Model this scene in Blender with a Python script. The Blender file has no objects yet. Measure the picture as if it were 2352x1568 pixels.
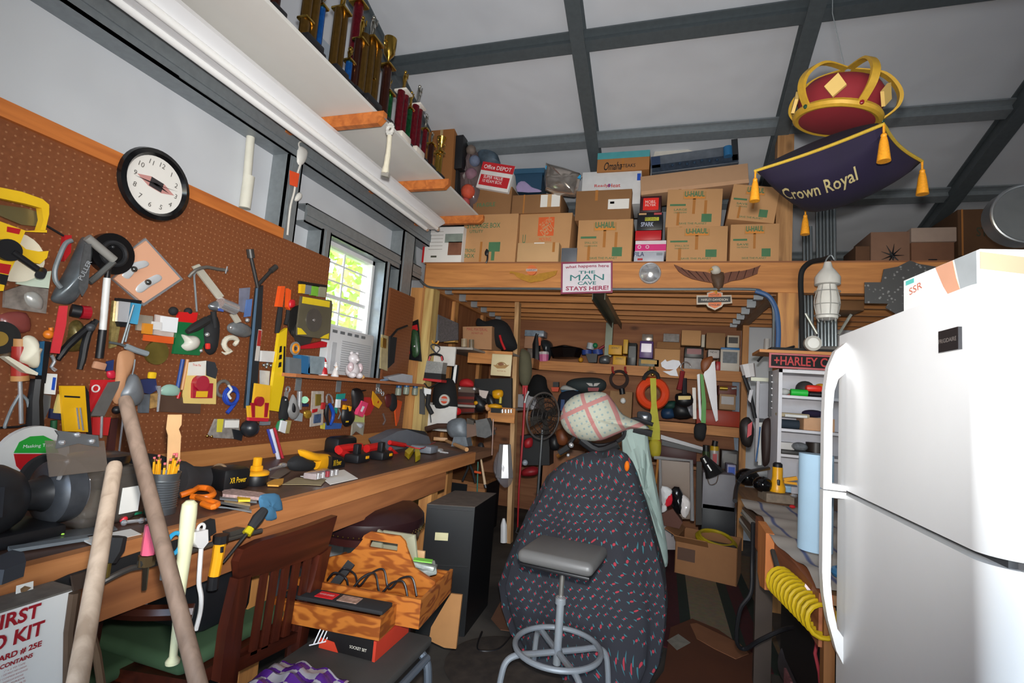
import bpy, bmesh, math, random
from mathutils import Vector as V, Matrix
rnd=random.Random(7)
SC=bpy.context.scene
# ---------- camera, from three vanishing points of the room ----------
FPX=1146.0; CAM=V((0,0,1.40))
def _rot():
    y=V((1525-1176,-(928-784),-FPX)).normalized()
    x=-V((-2520-1176,-(615-784),-FPX)); x=(x-y*x.dot(y)).normalized()
    z=x.cross(y)
    return Matrix((x,y,z))
ROT=_rot()
cd=bpy.data.cameras.new('camera'); co=bpy.data.objects.new('camera',cd); SC.collection.objects.link(co)
cd.sensor_width=36; cd.lens=FPX/2352*36; cd.clip_start=.05
co.matrix_world=Matrix.Translation(CAM)@ROT.to_4x4(); SC.camera=co
# ---------- world, lamps, exposure ----------
w=bpy.data.worlds.new('world'); SC.world=w; w.use_nodes=True
nt=w.node_tree; sky=nt.nodes.new('ShaderNodeTexSky'); sky.sky_type='NISHITA'; sky.sun_disc=False; sky.sun_elevation=math.radians(55); sky.sun_rotation=math.radians(200)
bg=nt.nodes['Background']; nt.links.new(sky.outputs[0],bg.inputs[0]); bg.inputs[1].default_value=1.1
def lamp(kind,name,loc,energy,rot=(0,0,0),col=(1,1,1),**k):
    l=bpy.data.lights.new(name,kind); l.energy=energy; l.color=col
    for a,b in k.items(): setattr(l,a,b)
    o=bpy.data.objects.new(name,l); o.location=loc; o.rotation_euler=rot; SC.collection.objects.link(o); return o
lamp('SUN','sun',(0,0,8),10.0,(math.radians(38),math.radians(-28),0),(1,.96,.88),angle=.01)
# the camera's own flash, just above the lens
fl=lamp('SPOT','camera_flash',CAM+ROT@V((.015,.10,-.02)),385,(0,0,0),(1,.985,.96),spot_size=math.radians(118),spot_blend=1.0,shadow_soft_size=.028)
fl.rotation_euler=(ROT@Matrix.Rotation(math.radians(7),3,'X')).to_euler()
# added ambient fill, standing in for daylight from an unseen doorway behind the camera
lamp('AREA','doorway_fill',(.9,-2.9,1.5),42,(math.radians(90),0,0),(.86,.93,1),shape='RECTANGLE',size=3.4,size_y=2.6)
vs=SC.view_settings; vs.view_transform='Standard'; vs.look='None'; vs.exposure=0.0; vs.gamma=1; vs.use_curve_mapping=False
# ---------- helpers ----------
def P(u,v,ax,val):
    d=ROT@V(((u-1176)/FPX,-(v-784)/FPX,-1)); i='XYZ'.index(ax)
    return CAM+d*((val-CAM[i])/d[i])
def lin(c): return tuple(((x/12.92) if x<=.04045 else ((x+.055)/1.055)**2.4) for x in c)
def hx(s):
    if isinstance(s,str): return lin(tuple(int(s[i:i+2],16)/255 for i in (0,2,4)))
    return s
_m={}
def M(c,rough=.55,metal=0,nz=.10,sc=14,bump=0,trans=0,alpha=1,coat=0,spec=.5):
    k=(c,rough,metal,nz,sc,bump,trans,alpha,coat,spec)
    if k in _m: return _m[k]
    m=bpy.data.materials.new('mat_%d'%len(_m)); m.use_nodes=True; t=m.node_tree; b=t.nodes['Principled BSDF']
    col=hx(c); b.inputs['Roughness'].default_value=rough; b.inputs['Metallic'].default_value=metal
    b.inputs['Specular IOR Level'].default_value=spec
    if trans: b.inputs['Transmission Weight'].default_value=trans
    if alpha<1: b.inputs['Alpha'].default_value=alpha
    if coat: b.inputs['Coat Weight'].default_value=coat
    tc=t.nodes.new('ShaderNodeTexCoord'); n=t.nodes.new('ShaderNodeTexNoise'); n.inputs['Scale'].default_value=sc; n.inputs['Detail'].default_value=4
    t.links.new(tc.outputs['Object'],n.inputs['Vector'])
    mx=t.nodes.new('ShaderNodeMix'); mx.data_type='RGBA'
    mx.inputs[6].default_value=(*[x*(1-nz*1.6) for x in col],1); mx.inputs[7].default_value=(*[min(1,x*(1+nz)) for x in col],1)
    t.links.new(n.outputs['Fac'],mx.inputs[0]); t.links.new(mx.outputs[2],b.inputs['Base Color'])
    if bump:
        bp=t.nodes.new('ShaderNodeBump'); bp.inputs['Strength'].default_value=bump; bp.inputs['Distance'].default_value=.004
        n2=t.nodes.new('ShaderNodeTexNoise'); n2.inputs['Scale'].default_value=sc*8; t.links.new(tc.outputs['Object'],n2.inputs['Vector'])
        t.links.new(n2.outputs['Fac'],bp.inputs['Height']); t.links.new(bp.outputs[0],b.inputs['Normal'])
    _m[k]=m; return m
def wood(c1,c2,axis='X',sc=1.0,rough=.6,knots=True):
    k=('w',c1,c2,axis,sc,rough,knots)
    if k in _m: return _m[k]
    m=bpy.data.materials.new('wood_%d'%len(_m)); m.use_nodes=True; t=m.node_tree; b=t.nodes['Principled BSDF']; L=t.links.new
    b.inputs['Roughness'].default_value=rough
    tc=t.nodes.new('ShaderNodeTexCoord'); mp=t.nodes.new('ShaderNodeMapping'); s=[22*sc]*3; s['XYZ'.index(axis)]=1.6*sc; mp.inputs['Scale'].default_value=s
    L(tc.outputs['Object'],mp.inputs[0])
    n=t.nodes.new('ShaderNodeTexNoise'); n.inputs['Scale'].default_value=1; n.inputs['Detail'].default_value=6; n.inputs['Distortion'].default_value=.8; L(mp.outputs[0],n.inputs['Vector'])
    cr=t.nodes.new('ShaderNodeValToRGB'); e=cr.color_ramp.elements; e[0].position=.3; e[0].color=(*hx(c2),1); e[1].position=.68; e[1].color=(*hx(c1),1); L(n.outputs['Fac'],cr.inputs[0])
    out=cr.outputs[0]
    if knots:
        mp2=t.nodes.new('ShaderNodeMapping'); s=[4.5]*3; s['XYZ'.index(axis)]=2.2; mp2.inputs['Scale'].default_value=s; L(tc.outputs['Object'],mp2.inputs[0])
        vo=t.nodes.new('ShaderNodeTexVoronoi'); L(mp2.outputs[0],vo.inputs['Vector']); vo.inputs['Scale'].default_value=1
        mr=t.nodes.new('ShaderNodeMapRange'); mr.inputs[1].default_value=.05; mr.inputs[2].default_value=.16; mr.inputs[3].default_value=.75; mr.inputs[4].default_value=0; L(vo.outputs['Distance'],mr.inputs[0])
        mx=t.nodes.new('ShaderNodeMix'); mx.data_type='RGBA'; L(mr.outputs[0],mx.inputs[0]); L(out,mx.inputs[6]); mx.inputs[7].default_value=(*[x*.28 for x in hx(c2)],1); out=mx.outputs[2]
    L(out,b.inputs['Base Color']); _m[k]=m; return m
def basis(n):
    n=V(n).normalized(); a=V((0,0,1)) if abs(n.z)<.9 else V((1,0,0)); u=a.cross(n).normalized(); return u,n.cross(u),n
class MB:
    def __init__(s): s.v=[]; s.f=[]; s.mi=[]; s.c=0
    def add(s,vs,fs):
        o=len(s.v); s.v+=[V(x) for x in vs]; s.f+=[[i+o for i in f] for f in fs]; s.mi+=[s.c]*len(fs); return s
    def mat(s,i): s.c=i; return s
    def box(s,c,d,R=None):
        c=V(c); h=[x/2 for x in d]; R=R if R is not None else Matrix.Identity(3)
        if isinstance(R,tuple): R=rot(*R)
        vs=[c+R@V((sx*h[0],sy*h[1],sz*h[2])) for sx in(-1,1) for sy in(-1,1) for sz in(-1,1)]
        return s.add(vs,[(0,1,3,2),(4,6,7,5),(0,4,5,1),(2,3,7,6),(0,2,6,4),(1,5,7,3)])
    def bb(s,x0,x1,y0,y1,z0,z1): return s.box(((x0+x1)/2,(y0+y1)/2,(z0+z1)/2),(abs(x1-x0),abs(y1-y0),abs(z1-z0)))
    def rbox(s,c,d,r=.01,R=None,seg=2):
        bm=bmesh.new(); bmesh.ops.create_cube(bm,size=1); bmesh.ops.scale(bm,vec=V(d),verts=bm.verts)
        bmesh.ops.bevel(bm,geom=list(bm.edges),offset=min(r,min(d)*.49),segments=seg,affect='EDGES',profile=.5)
        if isinstance(R,tuple): R=rot(*R)
        R=R if R is not None else Matrix.Identity(3); c=V(c)
        bm.verts.ensure_lookup_table(); vs=[c+R@v.co for v in bm.verts]; fs=[[v.index for v in f.verts] for f in bm.faces]; bm.free(); return s.add(vs,fs)
    def prism(s,pts,ext):
        n=len(pts); ext=V(ext); a=[V(p) for p in pts]; b=[p+ext for p in a]
        nn=V((0,0,0))
        for i in range(n): nn+=a[i].cross(a[(i+1)%n])
        fw=list(range(n)); bk=list(range(n,2*n))
        if nn.dot(ext)<0: fs=[fw,bk[::-1]]+[(i,i+n,(i+1)%n+n,(i+1)%n) for i in range(n)]
        else: fs=[fw[::-1],bk]+[(i,(i+1)%n,(i+1)%n+n,i+n) for i in range(n)]
        return s.add(a+b,fs)
    def tube(s,pts,r,seg=8,closed=False,cap=True):
        pts=[V(p) for p in pts]; n=len(pts); rs=r if isinstance(r,(list,tuple)) else [r]*n
        vs=[]; prev=None
        for i,p in enumerate(pts):
            if closed: t=pts[(i+1)%n]-pts[i-1]
            else: t=pts[min(i+1,n-1)]-pts[max(i-1,0)]
            if t.length<1e-9: t=V((0,0,1))
            t.normalize()
            if prev is None: u,vv,_=basis(t)
            else:
                u=prev-t*prev.dot(t)
                if u.length<1e-6: u,vv,_=basis(t)
                u.normalize(); vv=t.cross(u)
            prev=u
            vs+=[p+(u*math.cos(2*math.pi*k/seg)+vv*math.sin(2*math.pi*k/seg))*rs[i] for k in range(seg)]
        fs=[]
        for i in range(n if closed else n-1):
            j=(i+1)%n
            fs+=[(i*seg+k,i*seg+(k+1)%seg,j*seg+(k+1)%seg,j*seg+k) for k in range(seg)]
        if not closed and cap: fs+=[list(range(seg))[::-1],[(n-1)*seg+k for k in range(seg)]]
        return s.add(vs,fs)
    def lathe(s,prof,o,ax=(0,0,1),seg=20):
        u,vv,n=basis(ax); o=V(o); vs=[]; fs=[]
        for r,h in prof: vs+=[o+n*h+(u*math.cos(2*math.pi*k/seg)+vv*math.sin(2*math.pi*k/seg))*max(r,1e-4) for k in range(seg)]
        for i in range(len(prof)-1): fs+=[(i*seg+k,i*seg+(k+1)%seg,(i+1)*seg+(k+1)%seg,(i+1)*seg+k) for k in range(seg)]
        fs+=[list(range(seg))[::-1],[(len(prof)-1)*seg+k for k in range(seg)]]
        return s.add(vs,fs)
    def cyl(s,a,b,r,seg=14): return s.tube([a,b],r,seg)
    def ball(s,c,r,seg=12,ax=(0,0,1)):
        rr=r if isinstance(r,(tuple,list)) else (r,r,r); c=V(c); N=seg//2+1; vs=[]; fs=[]
        for i in range(N+1):
            a=math.pi*i/N
            vs+=[c+V((rr[0]*math.sin(a)*math.cos(2*math.pi*k/seg),rr[1]*math.sin(a)*math.sin(2*math.pi*k/seg),-rr[2]*math.cos(a))) for k in range(seg)]
        for i in range(N): fs+=[(i*seg+k,i*seg+(k+1)%seg,(i+1)*seg+(k+1)%seg,(i+1)*seg+k) for k in range(seg)]
        return s.add(vs,fs)
    def torus(s,c,ax,R,r,seg=28,sg=8,a0=0,a1=360,el=1):
        u,vv,n=basis(ax); c=V(c); full=(a1-a0>=360); k=seg if full else seg+1
        return s.tube([c+(u*math.cos(math.radians(a0+(a1-a0)*i/seg))*R+vv*math.sin(math.radians(a0+(a1-a0)*i/seg))*R*el) for i in range(k)],r,sg,closed=full)
    def grid(s,fn,nu,nv):
        vs=[fn(i/nu,j/nv) for j in range(nv+1) for i in range(nu+1)]
        return s.add(vs,[(j*(nu+1)+i,j*(nu+1)+i+1,(j+1)*(nu+1)+i+1,(j+1)*(nu+1)+i) for j in range(nv) for i in range(nu)])
    def obj(s,name,mats,parent=None,label=None,origin=None,ang=35,fix=True):
        if origin is None:
            if parent is not None: origin=parent['_o'] if '_o' in parent else parent.location; origin=V(origin)
            else:
                xs=[v.x for v in s.v]; ys=[v.y for v in s.v]; origin=V(((min(xs)+max(xs))/2,(min(ys)+max(ys))/2,min(v.z for v in s.v)))
        me=bpy.data.meshes.new(name); me.from_pydata([v-origin for v in s.v],[],s.f); 
        if not isinstance(mats,(list,tuple)): mats=[mats]
        for m in mats: me.materials.append(m)
        if len(mats)>1: me.polygons.foreach_set('material_index',s.mi)
        bm=bmesh.new(); bm.from_mesh(me); bmesh.ops.remove_doubles(bm,verts=bm.verts,dist=2e-5)
        if fix: bmesh.ops.recalc_face_normals(bm,faces=bm.faces)
        bm.to_mesh(me); bm.free()
        me.polygons.foreach_set('use_smooth',[True]*len(me.polygons)); me.set_sharp_from_angle(angle=math.radians(ang)); me.update()
        o=bpy.data.objects.new(name,me); SC.collection.objects.link(o)
        if parent is not None: o.parent=parent; WORG[o.name]=origin
        else: o.location=origin
        if parent is not None:
            po=WORG.get(parent.name,V((0,0,0))); o.location=origin-po
        WORG[o.name]=origin
        if label: o['label']=label
        return o
WORG={}
def rot(x=0,y=0,z=0): return (Matrix.Rotation(math.radians(z),3,'Z')@Matrix.Rotation(math.radians(y),3,'Y')@Matrix.Rotation(math.radians(x),3,'X'))
def thing(name,label,cat,loc,group=None,kind=None):
    o=bpy.data.objects.new(name,None); SC.collection.objects.link(o); o.location=loc; o.empty_display_size=.05; WORG[o.name]=V(loc)
    return tag(o,label,cat,group,kind)
def tag(o,label=None,cat=None,group=None,kind=None):
    if label:o['label']=label
    if cat:o['category']=cat
    if group:o['group']=group
    if kind:o['kind']=kind
    return o
def struct(name,mb,mat,parent=None,**k):
    o=mb.obj(name,mat,parent,**k)
    if parent is None:o['kind']='structure'
    return o
def one(name,label,cat,mb,mat,group=None,**k): return tag(mb.obj(name,mat,**k),label,cat,group)
def part(par,name,mb,mat,label=None,**k): return mb.obj(name,mat,par,label,origin=WORG[par.name],**k)
def dup(root,loc,rotz=0,label=None):
    r=root.copy(); SC.collection.objects.link(r); r.location=loc; r.rotation_euler=(0,0,rotz)
    if label:r['label']=label
    for ch in list(root.children):
        c=ch.copy(); SC.collection.objects.link(c); c.parent=r
        for g in ch.children:
            d=g.copy(); SC.collection.objects.link(d); d.parent=c
    return r
# working planes: W = left wall (faces +X), Yp = faces camera (-Y), Zp = horizontal, Rp = faces -X
class Pl:
    def __init__(s,ax,val,up=None):
        s.ax=ax; s.val=val
        s.n={'X':V((1,0,0)),'Y':V((0,-1,0)),'Z':V((0,0,1)),'R':V((-1,0,0))}[ax]
        s.u={'X':V((0,1,0)),'Y':V((1,0,0)),'Z':V((1,0,0)),'R':V((0,-1,0))}[ax]
        s.v=s.n.cross(s.u)
    def pt(s,u,v,off=0):
        a='X' if s.ax=='R' else s.ax
        return P(u,v,a,s.val+off*s.n['XYZ'.index(a)])
    def poly(s,m,pts,t,off=0): return m.prism([s.pt(a,b,off+t) for a,b in pts],s.n*-t)
    def tube(s,m,pts,r,off=None,seg=8,sm=0,**k):
        o=(r if not isinstance(r,(list,tuple)) else max(r)) if off is None else off
        q=[s.pt(p[0],p[1],p[2] if len(p)>2 else o) for p in pts]
        if sm: q=smooth(q,sm); 
        if sm and isinstance(r,(list,tuple)): r=[r[min(len(r)-1,int(i*(len(r)-1)/(len(q)-1)+.5))] for i in range(len(q))]
        return m.tube(q,r,seg,**k)
    def disc(s,m,u,v,r,t,off=0,seg=24,prof=None):
        c=s.pt(u,v,off+t)-s.n*t
        return m.lathe(prof or [(r,0),(r,t)],c,s.n,seg)
    def card(s,m,u,v,w,h,t,rot=0,off=0):
        c=s.pt(u,v,off+t)-s.n*(t/2); a=math.radians(rot); uu=s.u*math.cos(a)+s.v*math.sin(a); vv=s.n.cross(uu)
        return m.box(c,(w,h,t),Matrix((uu,vv,s.n)).transposed())
    def rcard(s,m,u,v,w,h,t,rot=0,off=0,r=.006):
        c=s.pt(u,v,off+t)-s.n*(t/2); a=math.radians(rot); uu=s.u*math.cos(a)+s.v*math.sin(a); vv=s.n.cross(uu)
        return m.rbox(c,(w,h,t),r,Matrix((uu,vv,s.n)).transposed())
def smooth(q,k=6):
    out=[]; n=len(q)
    for i in range(n-1):
        p0=q[max(i-1,0)];p1=q[i];p2=q[i+1];p3=q[min(i+2,n-1)]
        for j in range(k):
            t=j/k; out.append(.5*((2*p1)+(p2-p0)*t+(2*p0-5*p1+4*p2-p3)*t*t+(3*p1-p0-3*p2+p3)*t*t*t))
    out.append(q[-1]); return out
def text(par,s,o,u,n,h,mat,w=None,rotd=0,bold=0,shear=0,name='lettering',label=None,t=.0008,sp=1,arc=0):
    bold=0 if 'M' in s else bold
    cu=bpy.data.curves.new('t','FONT'); cu.body=s; cu.align_x='CENTER'; cu.align_y='CENTER'; cu.size=1; cu.offset=bold; cu.shear=shear; cu.space_character=sp; cu.resolution_u=3; cu.extrude=0
    ob=bpy.data.objects.new('t',cu); SC.collection.objects.link(ob); dg=bpy.context.evaluated_depsgraph_get(); me=bpy.data.meshes.new_from_object(ob.evaluated_get(dg)); bpy.data.objects.remove(ob); bpy.data.curves.remove(cu)
    if not me.vertices: return None
    xs=[v.co.x for v in me.vertices]; ys=[v.co.y for v in me.vertices]; W=max(xs)-min(xs); H=max(ys)-min(ys); cx=(max(xs)+min(xs))/2; cy=(max(ys)+min(ys))/2
    fy=h/H; fx=(w/W) if w else fy
    u=V(u).normalized(); n=V(n).normalized(); vv=n.cross(u); a=math.radians(rotd); u,vv=u*math.cos(a)+vv*math.sin(a),vv*math.cos(a)-u*math.sin(a)
    o=V(o); m=MB(); fs=[list(p.vertices) for p in me.polygons]
    def pt(v):
        x=(v.co.x-cx)*fx; y=(v.co.y-cy)*fy
        if arc: y+=arc*(1-(2*x/(w or W*fx))**2)
        return o+u*x+vv*y+n*t
    m.add([pt(v) for v in me.vertices],fs)
    bpy.data.meshes.remove(me)
    return m.obj(name,mat,par,label,origin=WORG[par.name],fix=False)
# palette
PINE='d8a468'; PINE2='b47c45'
wX=wood('cf8c4c','a86a36','X'); wY=wood('cf8c4c','a86a36','Y'); wZ=wood('cf9454','a87040','Z')
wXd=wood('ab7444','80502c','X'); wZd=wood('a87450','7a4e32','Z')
OR=wood('cf7a38','a85a26','Y',1,.55,False); ply=wood('9c6640','754426','Z',.5,.7); plyX=wood('a06a44','7c4a2c','X',.5,.7)
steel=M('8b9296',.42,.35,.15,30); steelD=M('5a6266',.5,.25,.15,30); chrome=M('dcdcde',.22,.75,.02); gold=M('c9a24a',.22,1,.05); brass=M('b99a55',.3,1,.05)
blk=M('17171a',.45); blkR=M('1b1b1d',.8); dgrey=M('3c3e42',.5); grey=M('7b8087',.5); lgrey=M('a9adb2',.5); white=M('e9e9ea',.5,0,.03); whiteG=M('f0f1f2',.28,0,.02); cream=M('e9e0c8',.6)
red=M('b81c22',.4); redD=M('7d1418',.5); orange=M('f0662a',.45); yel=M('f0c020',.42); dyel=M('f2a818',.42); blue=M('2050b8',.42); navy=M('20284c',.6); green=M('2c9a4a',.5); greenD=M('1f5b36',.6); teal=M('2f9aa0',.5); pink=M('ee6a8a',.45); purple=M('5b2f8a',.5)
card=M('c49464',.8,0,.07,6); cardD=M('8f6640',.85,0,.08,6); cardL=M('caa274',.8,0,.06,6); paper=M('ece9e2',.75,0,.03)
tapeM=M('b5783e',.25,0,.05,20); glass=M('dfe8e8',.08,0,0,5,0,.92); clearP=M('cfd4d4',.18,0,.03,10,0,.0,.35)
# ================= SETTING =================
XL=-2.16; XW=-2.30; XR=4.6; YB=6.15; YF=-3.0
def zr(y): return 3.8-.34*(y-4) if y>1 else zr(1.0001)-.34*(1-y)
conc=bpy.data.materials.new('concrete'); conc.use_nodes=True
def _conc():
    t=conc.node_tree; b=t.nodes['Principled BSDF']; L=t.links.new; tc=t.nodes.new('ShaderNodeTexCoord')
    n=t.nodes.new('ShaderNodeTexNoise'); n.inputs['Scale'].default_value=1.7; n.inputs['Detail'].default_value=8; n.inputs['Distortion'].default_value=1.2; L(tc.outputs['Object'],n.inputs['Vector'])
    cr=t.nodes.new('ShaderNodeValToRGB'); e=cr.color_ramp.elements; e[0].position=.38; e[0].color=(.022,.019,.017,1); e[1].position=.7; e[1].color=(.10,.085,.07,1); L(n.outputs['Fac'],cr.inputs[0]); L(cr.outputs[0],b.inputs['Base Color'])
    b.inputs['Roughness'].default_value=.75
_conc()
panel=bpy.data.materials.new('vinyl_insulation'); panel.use_nodes=True
def _panel():
    t=panel.node_tree; b=t.nodes['Principled BSDF']; L=t.links.new; tc=t.nodes.new('ShaderNodeTexCoord')
    n=t.nodes.new('ShaderNodeTexNoise'); n.inputs['Scale'].default_value=3; n.inputs['Detail'].default_value=5; L(tc.outputs['Object'],n.inputs['Vector'])
    cr=t.nodes.new('ShaderNodeValToRGB'); e=cr.color_ramp.elements; e[0].color=(.56,.58,.62,1); e[1].color=(.66,.68,.71,1); L(n.outputs['Fac'],cr.inputs[0]); L(cr.outputs[0],b.inputs['Base Color']); b.inputs['Roughness'].default_value=.5
    n3=t.nodes.new('ShaderNodeTexNoise'); n3.inputs['Scale'].default_value=2.2; L(tc.outputs['Object'],n3.inputs['Vector'])
    bp=t.nodes.new('ShaderNodeBump'); bp.inputs['Strength'].default_value=.5; bp.inputs['Distance'].default_value=.05; L(n3.outputs['Fac'],bp.inputs['Height']); L(bp.outputs[0],b.inputs['Normal'])
_panel()
m=MB(); m.bb(XW-.2,XR+.2,YF,YB+.2,-.12,0); struct('floor',m,conc)
# left wall with window opening
wy0,wy1,wz0,wz1=2.77,3.44,1.40,2.36
m=MB()
T=.09
def wl(pts): m.prism([V((XW,a,b)) for a,b in pts],V((-T,0,0)))
wl([(YF,0),(wy0,0),(wy0,zr(wy0)),(1,zr(1)),(YF,zr(YF))]); wl([(wy1,0),(YB,0),(YB,zr(YB)),(wy1,zr(wy1))]); wl([(wy0,0),(wy1,0),(wy1,wz0),(wy0,wz0)]); wl([(wy0,wz1),(wy1,wz1),(wy1,zr(wy1)),(wy0,zr(wy0))])
struct('wall_left',m,panel)
m=MB(); m.bb(XW-T,XR+T,YB,YB+.1,0,zr(YB)+.05); struct('wall_back',m,panel)
m=MB(); m.prism([V((XR,YF,0)),V((XR,YB,0)),V((XR,YB,zr(YB))),V((XR,1,zr(1))),V((XR,YF,zr(YF)))],V((T,0,0))); struct('wall_right',m,panel)
m=MB(); m.bb(XW-T,-.9,YF-.1,YF,0,zr(YF)); m.bb(2.8,XR+T,YF-.1,YF,0,zr(YF)); m.bb(-.9,2.8,YF-.1,YF,2.9,zr(YF)); struct('wall_front',m,panel)  # opening left in the unseen front wall so sky light enters
m=MB(); m.prism([V((XW-T,1,zr(1))),V((XW-T,YB+.1,zr(YB+.1))),V((XW-T,YB+.1,zr(YB+.1)+.06)),V((XW-T,1,zr(1)+.06))],V((XR-XW+2*T,0,0)))
m.prism([V((XW-T,1,zr(1))),V((XW-T,YF-.1,zr(YF-.1))),V((XW-T,YF-.1,zr(YF-.1)+.06)),V((XW-T,1,zr(1)+.06))],V((XR-XW+2*T,0,0))); struct('ceiling',m,panel)
# roof steel
tr=thing('trim_1','galvanised steel purlins and rafters under the sloping roof','steel framing',(XW,3,3.5),kind='structure'); del tr['category']
th=math.atan(.34)
def slopebeam(mm,x,y0,y1,wd,dp):
    n=V((0,-math.sin(th),-math.cos(th))); a=V((x-wd/2,y0,zr(y0))); b=V((x-wd/2,y1,zr(y1)))
    mm.prism([a,b,b+n*dp,a+n*dp],V((wd,0,0)))
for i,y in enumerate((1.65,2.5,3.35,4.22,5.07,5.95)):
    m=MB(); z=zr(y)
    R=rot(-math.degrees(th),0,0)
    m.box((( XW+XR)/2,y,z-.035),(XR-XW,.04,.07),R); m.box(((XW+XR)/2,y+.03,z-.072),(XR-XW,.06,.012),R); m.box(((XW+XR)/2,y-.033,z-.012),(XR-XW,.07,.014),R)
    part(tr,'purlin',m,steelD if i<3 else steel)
for x in (XW+.04,-.70,.80,2.30,3.8):
    m=MB(); slopebeam(m,x,1.2,YB,.055,.13); slopebeam(m,x,1.2,YB,.10,.012); n=V((0,-math.sin(th),-math.cos(th)))*.125
    a=V((x-.05,1.2,zr(1.2)))+n; b=V((x-.05,YB,zr(YB)))+n; m.prism([a,b,b+n*.1,a+n*.1],V((.10,0,0))); part(tr,'rafter',m,steelD)
# wall steel
tr=thing('trim_2','galvanised steel girts and studs on the left wall','steel framing',(XW,3,2.5),kind='structure'); del tr['category']
def girt(y0,y1,z0,z1,d=.11):
    m=MB(); m.bb(XW,XW+d,y0,y1,z0,z0+.012); m.bb(XW,XW+d,y0,y1,z1-.012,z1); m.bb(XW+d-.012,XW+d,y0,y1,z0,z1)
    m.bb(XW+d,XW+d+.008,y0,y1,z0+.045,z1-.045); part(tr,'girt',m,steel)
girt(YF,YB,2.70,2.86,.13); girt(2.50,4.05,2.36,2.48,.11)
WP=Pl('X',XL)
def stud(y0,y1,z0,z1,d=.12):
    m=MB(); m.bb(XW,XW+d,y0,y0+.012,z0,z1); m.bb(XW,XW+d,y1-.012,y1,z0,z1); m.bb(XW+d-.012,XW+d,y0,y1,z0,z1); m.bb(XW+d,XW+d+.006,y0+.03,y1-.03,z0,z1)
    part(tr,'stud',m,steel)
ya=P(655,430,'X',-2.18).y; yb=P(690,430,'X',-2.18).y
stud(ya,yb,0,2.70); stud(wy0-.11,wy0-.02,0,2.37); stud(wy1+.01,wy1+.075,0,2.37); 
ya=P(922,600,'X',-2.18).y; yb=P(950,600,'X',-2.18).y; stud(ya,yb,0,2.70)
# white pipe behind vinyl
one('vent_pipe','white plastic vent pipe standing against the white wall behind the pegboard','pipe',MB().cyl(P(577,300,'X',XW+.035),P(562,478,'X',XW+.035),.022).cyl(P(572,405,'X',XW+.035),P(562,478,'X',XW+.035),.030),M('d9d6c8',.5))
# pegboard
peg=bpy.data.materials.new('pegboard_brown'); peg.use_nodes=True
def _peg():
    t=peg.node_tree; b=t.nodes['Principled BSDF']; L=t.links.new; tc=t.nodes.new('ShaderNodeTexCoord')
    sp=t.nodes.new('ShaderNodeSeparateXYZ'); L(tc.outputs['Object'],sp.inputs[0])
    def ma(op,a,b_=None):
        q=t.nodes.new('ShaderNodeMath'); q.operation=op
        for i,x in enumerate((a,b_)):
            if x is None: continue
            if isinstance(x,(int,float)): q.inputs[i].default_value=x
            else: L(x,q.inputs[i])
        return q.outputs[0]
    fy=ma('SUBTRACT',ma('FRACT',ma('MULTIPLY',sp.outputs[1],1/.0254)),.5); fz=ma('SUBTRACT',ma('FRACT',ma('MULTIPLY',sp.outputs[2],1/.0254)),.5)
    d=ma('ADD',ma('MULTIPLY',fy,fy),ma('MULTIPLY',fz,fz)); hole=ma('LESS_THAN',d,.018)
    n=t.nodes.new('ShaderNodeTexNoise'); n.inputs['Scale'].default_value=60; n.inputs['Detail'].default_value=3; L(tc.outputs['Object'],n.inputs['Vector'])
    cr=t.nodes.new('ShaderNodeValToRGB'); e=cr.color_ramp.elements; e[0].color=(*hx('6d3a1e'),1); e[1].color=(*hx('8a5230'),1); L(n.outputs['Fac'],cr.inputs[0])
    mx=t.nodes.new('ShaderNodeMix'); mx.data_type='RGBA'; L(hole,mx.inputs[0]); L(cr.outputs[0],mx.inputs[6]); mx.inputs[7].default_value=(*hx('9c6a48'),1); L(mx.outputs[2],b.inputs['Base Color']); b.inputs['Roughness'].default_value=.5
_peg()
pz0,pz1=.96,2.19
pg=thing('pegboard','brown perforated hardboard covering the wall above the long workbench','pegboard',(XL,2,pz0))
m=MB(); XP=-2.18
m.bb(XP,XL,-1.2,wy0-.03,pz0,pz1); m.bb(XP,XL,wy1+.08,3.93,pz0,pz1-.02); m.bb(XP,XL,wy0-.03,wy1+.08,pz0,1.43); part(pg,'hardboard_sheet',m,peg)
m=MB(); m.bb(XL,XL+.018,-1.2,ya*0+P(645,540,'X',XL).y,pz1-.01,pz1+.05); part(pg,'top_trim',m,OR)
# window
wn=thing('window_1','white sliding sash window above the small shelf, bright greenery outside','window',(XW,wy0,wz0),kind='structure'); del wn['category']
m=MB(); fr=.03; X0,X1=XW-.07,XW+.02
m.bb(X0,X1,wy0,wy0+fr,wz0,wz1); m.bb(X0,X1,wy1-fr,wy1,wz0,wz1); m.bb(X0,X1,wy0,wy1,wz1-fr,wz1); m.bb(X0,X1,wy0,wy1,wz0,wz0+fr)
zm=wz0+.36; m.bb(XW-.05,XW-.01,wy0,wy1,zm,zm+.03); zs=1.985; m.bb(XW-.04,XW-.01,wy0,wy1,zs-.012,zs+.012)
part(wn,'window_frame',m,white)
m=MB(); ym=(wy0+wy1)/2; m.bb(XW-.035,XW-.02,ym-.007,ym+.007,zm,wz1)
for z in (1.88,2.10,2.23): m.bb(XW-.034,XW-.021,wy0,wy1,z-.005,z+.005)
part(wn,'muntin',m,white)
m=MB(); m.bb(XW-.030,XW-.026,wy0+.02,wy1-.02,zm,wz1-.02); part(wn,'pane',m,M('ffffff',.02,0,0,5,0,1))
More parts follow.
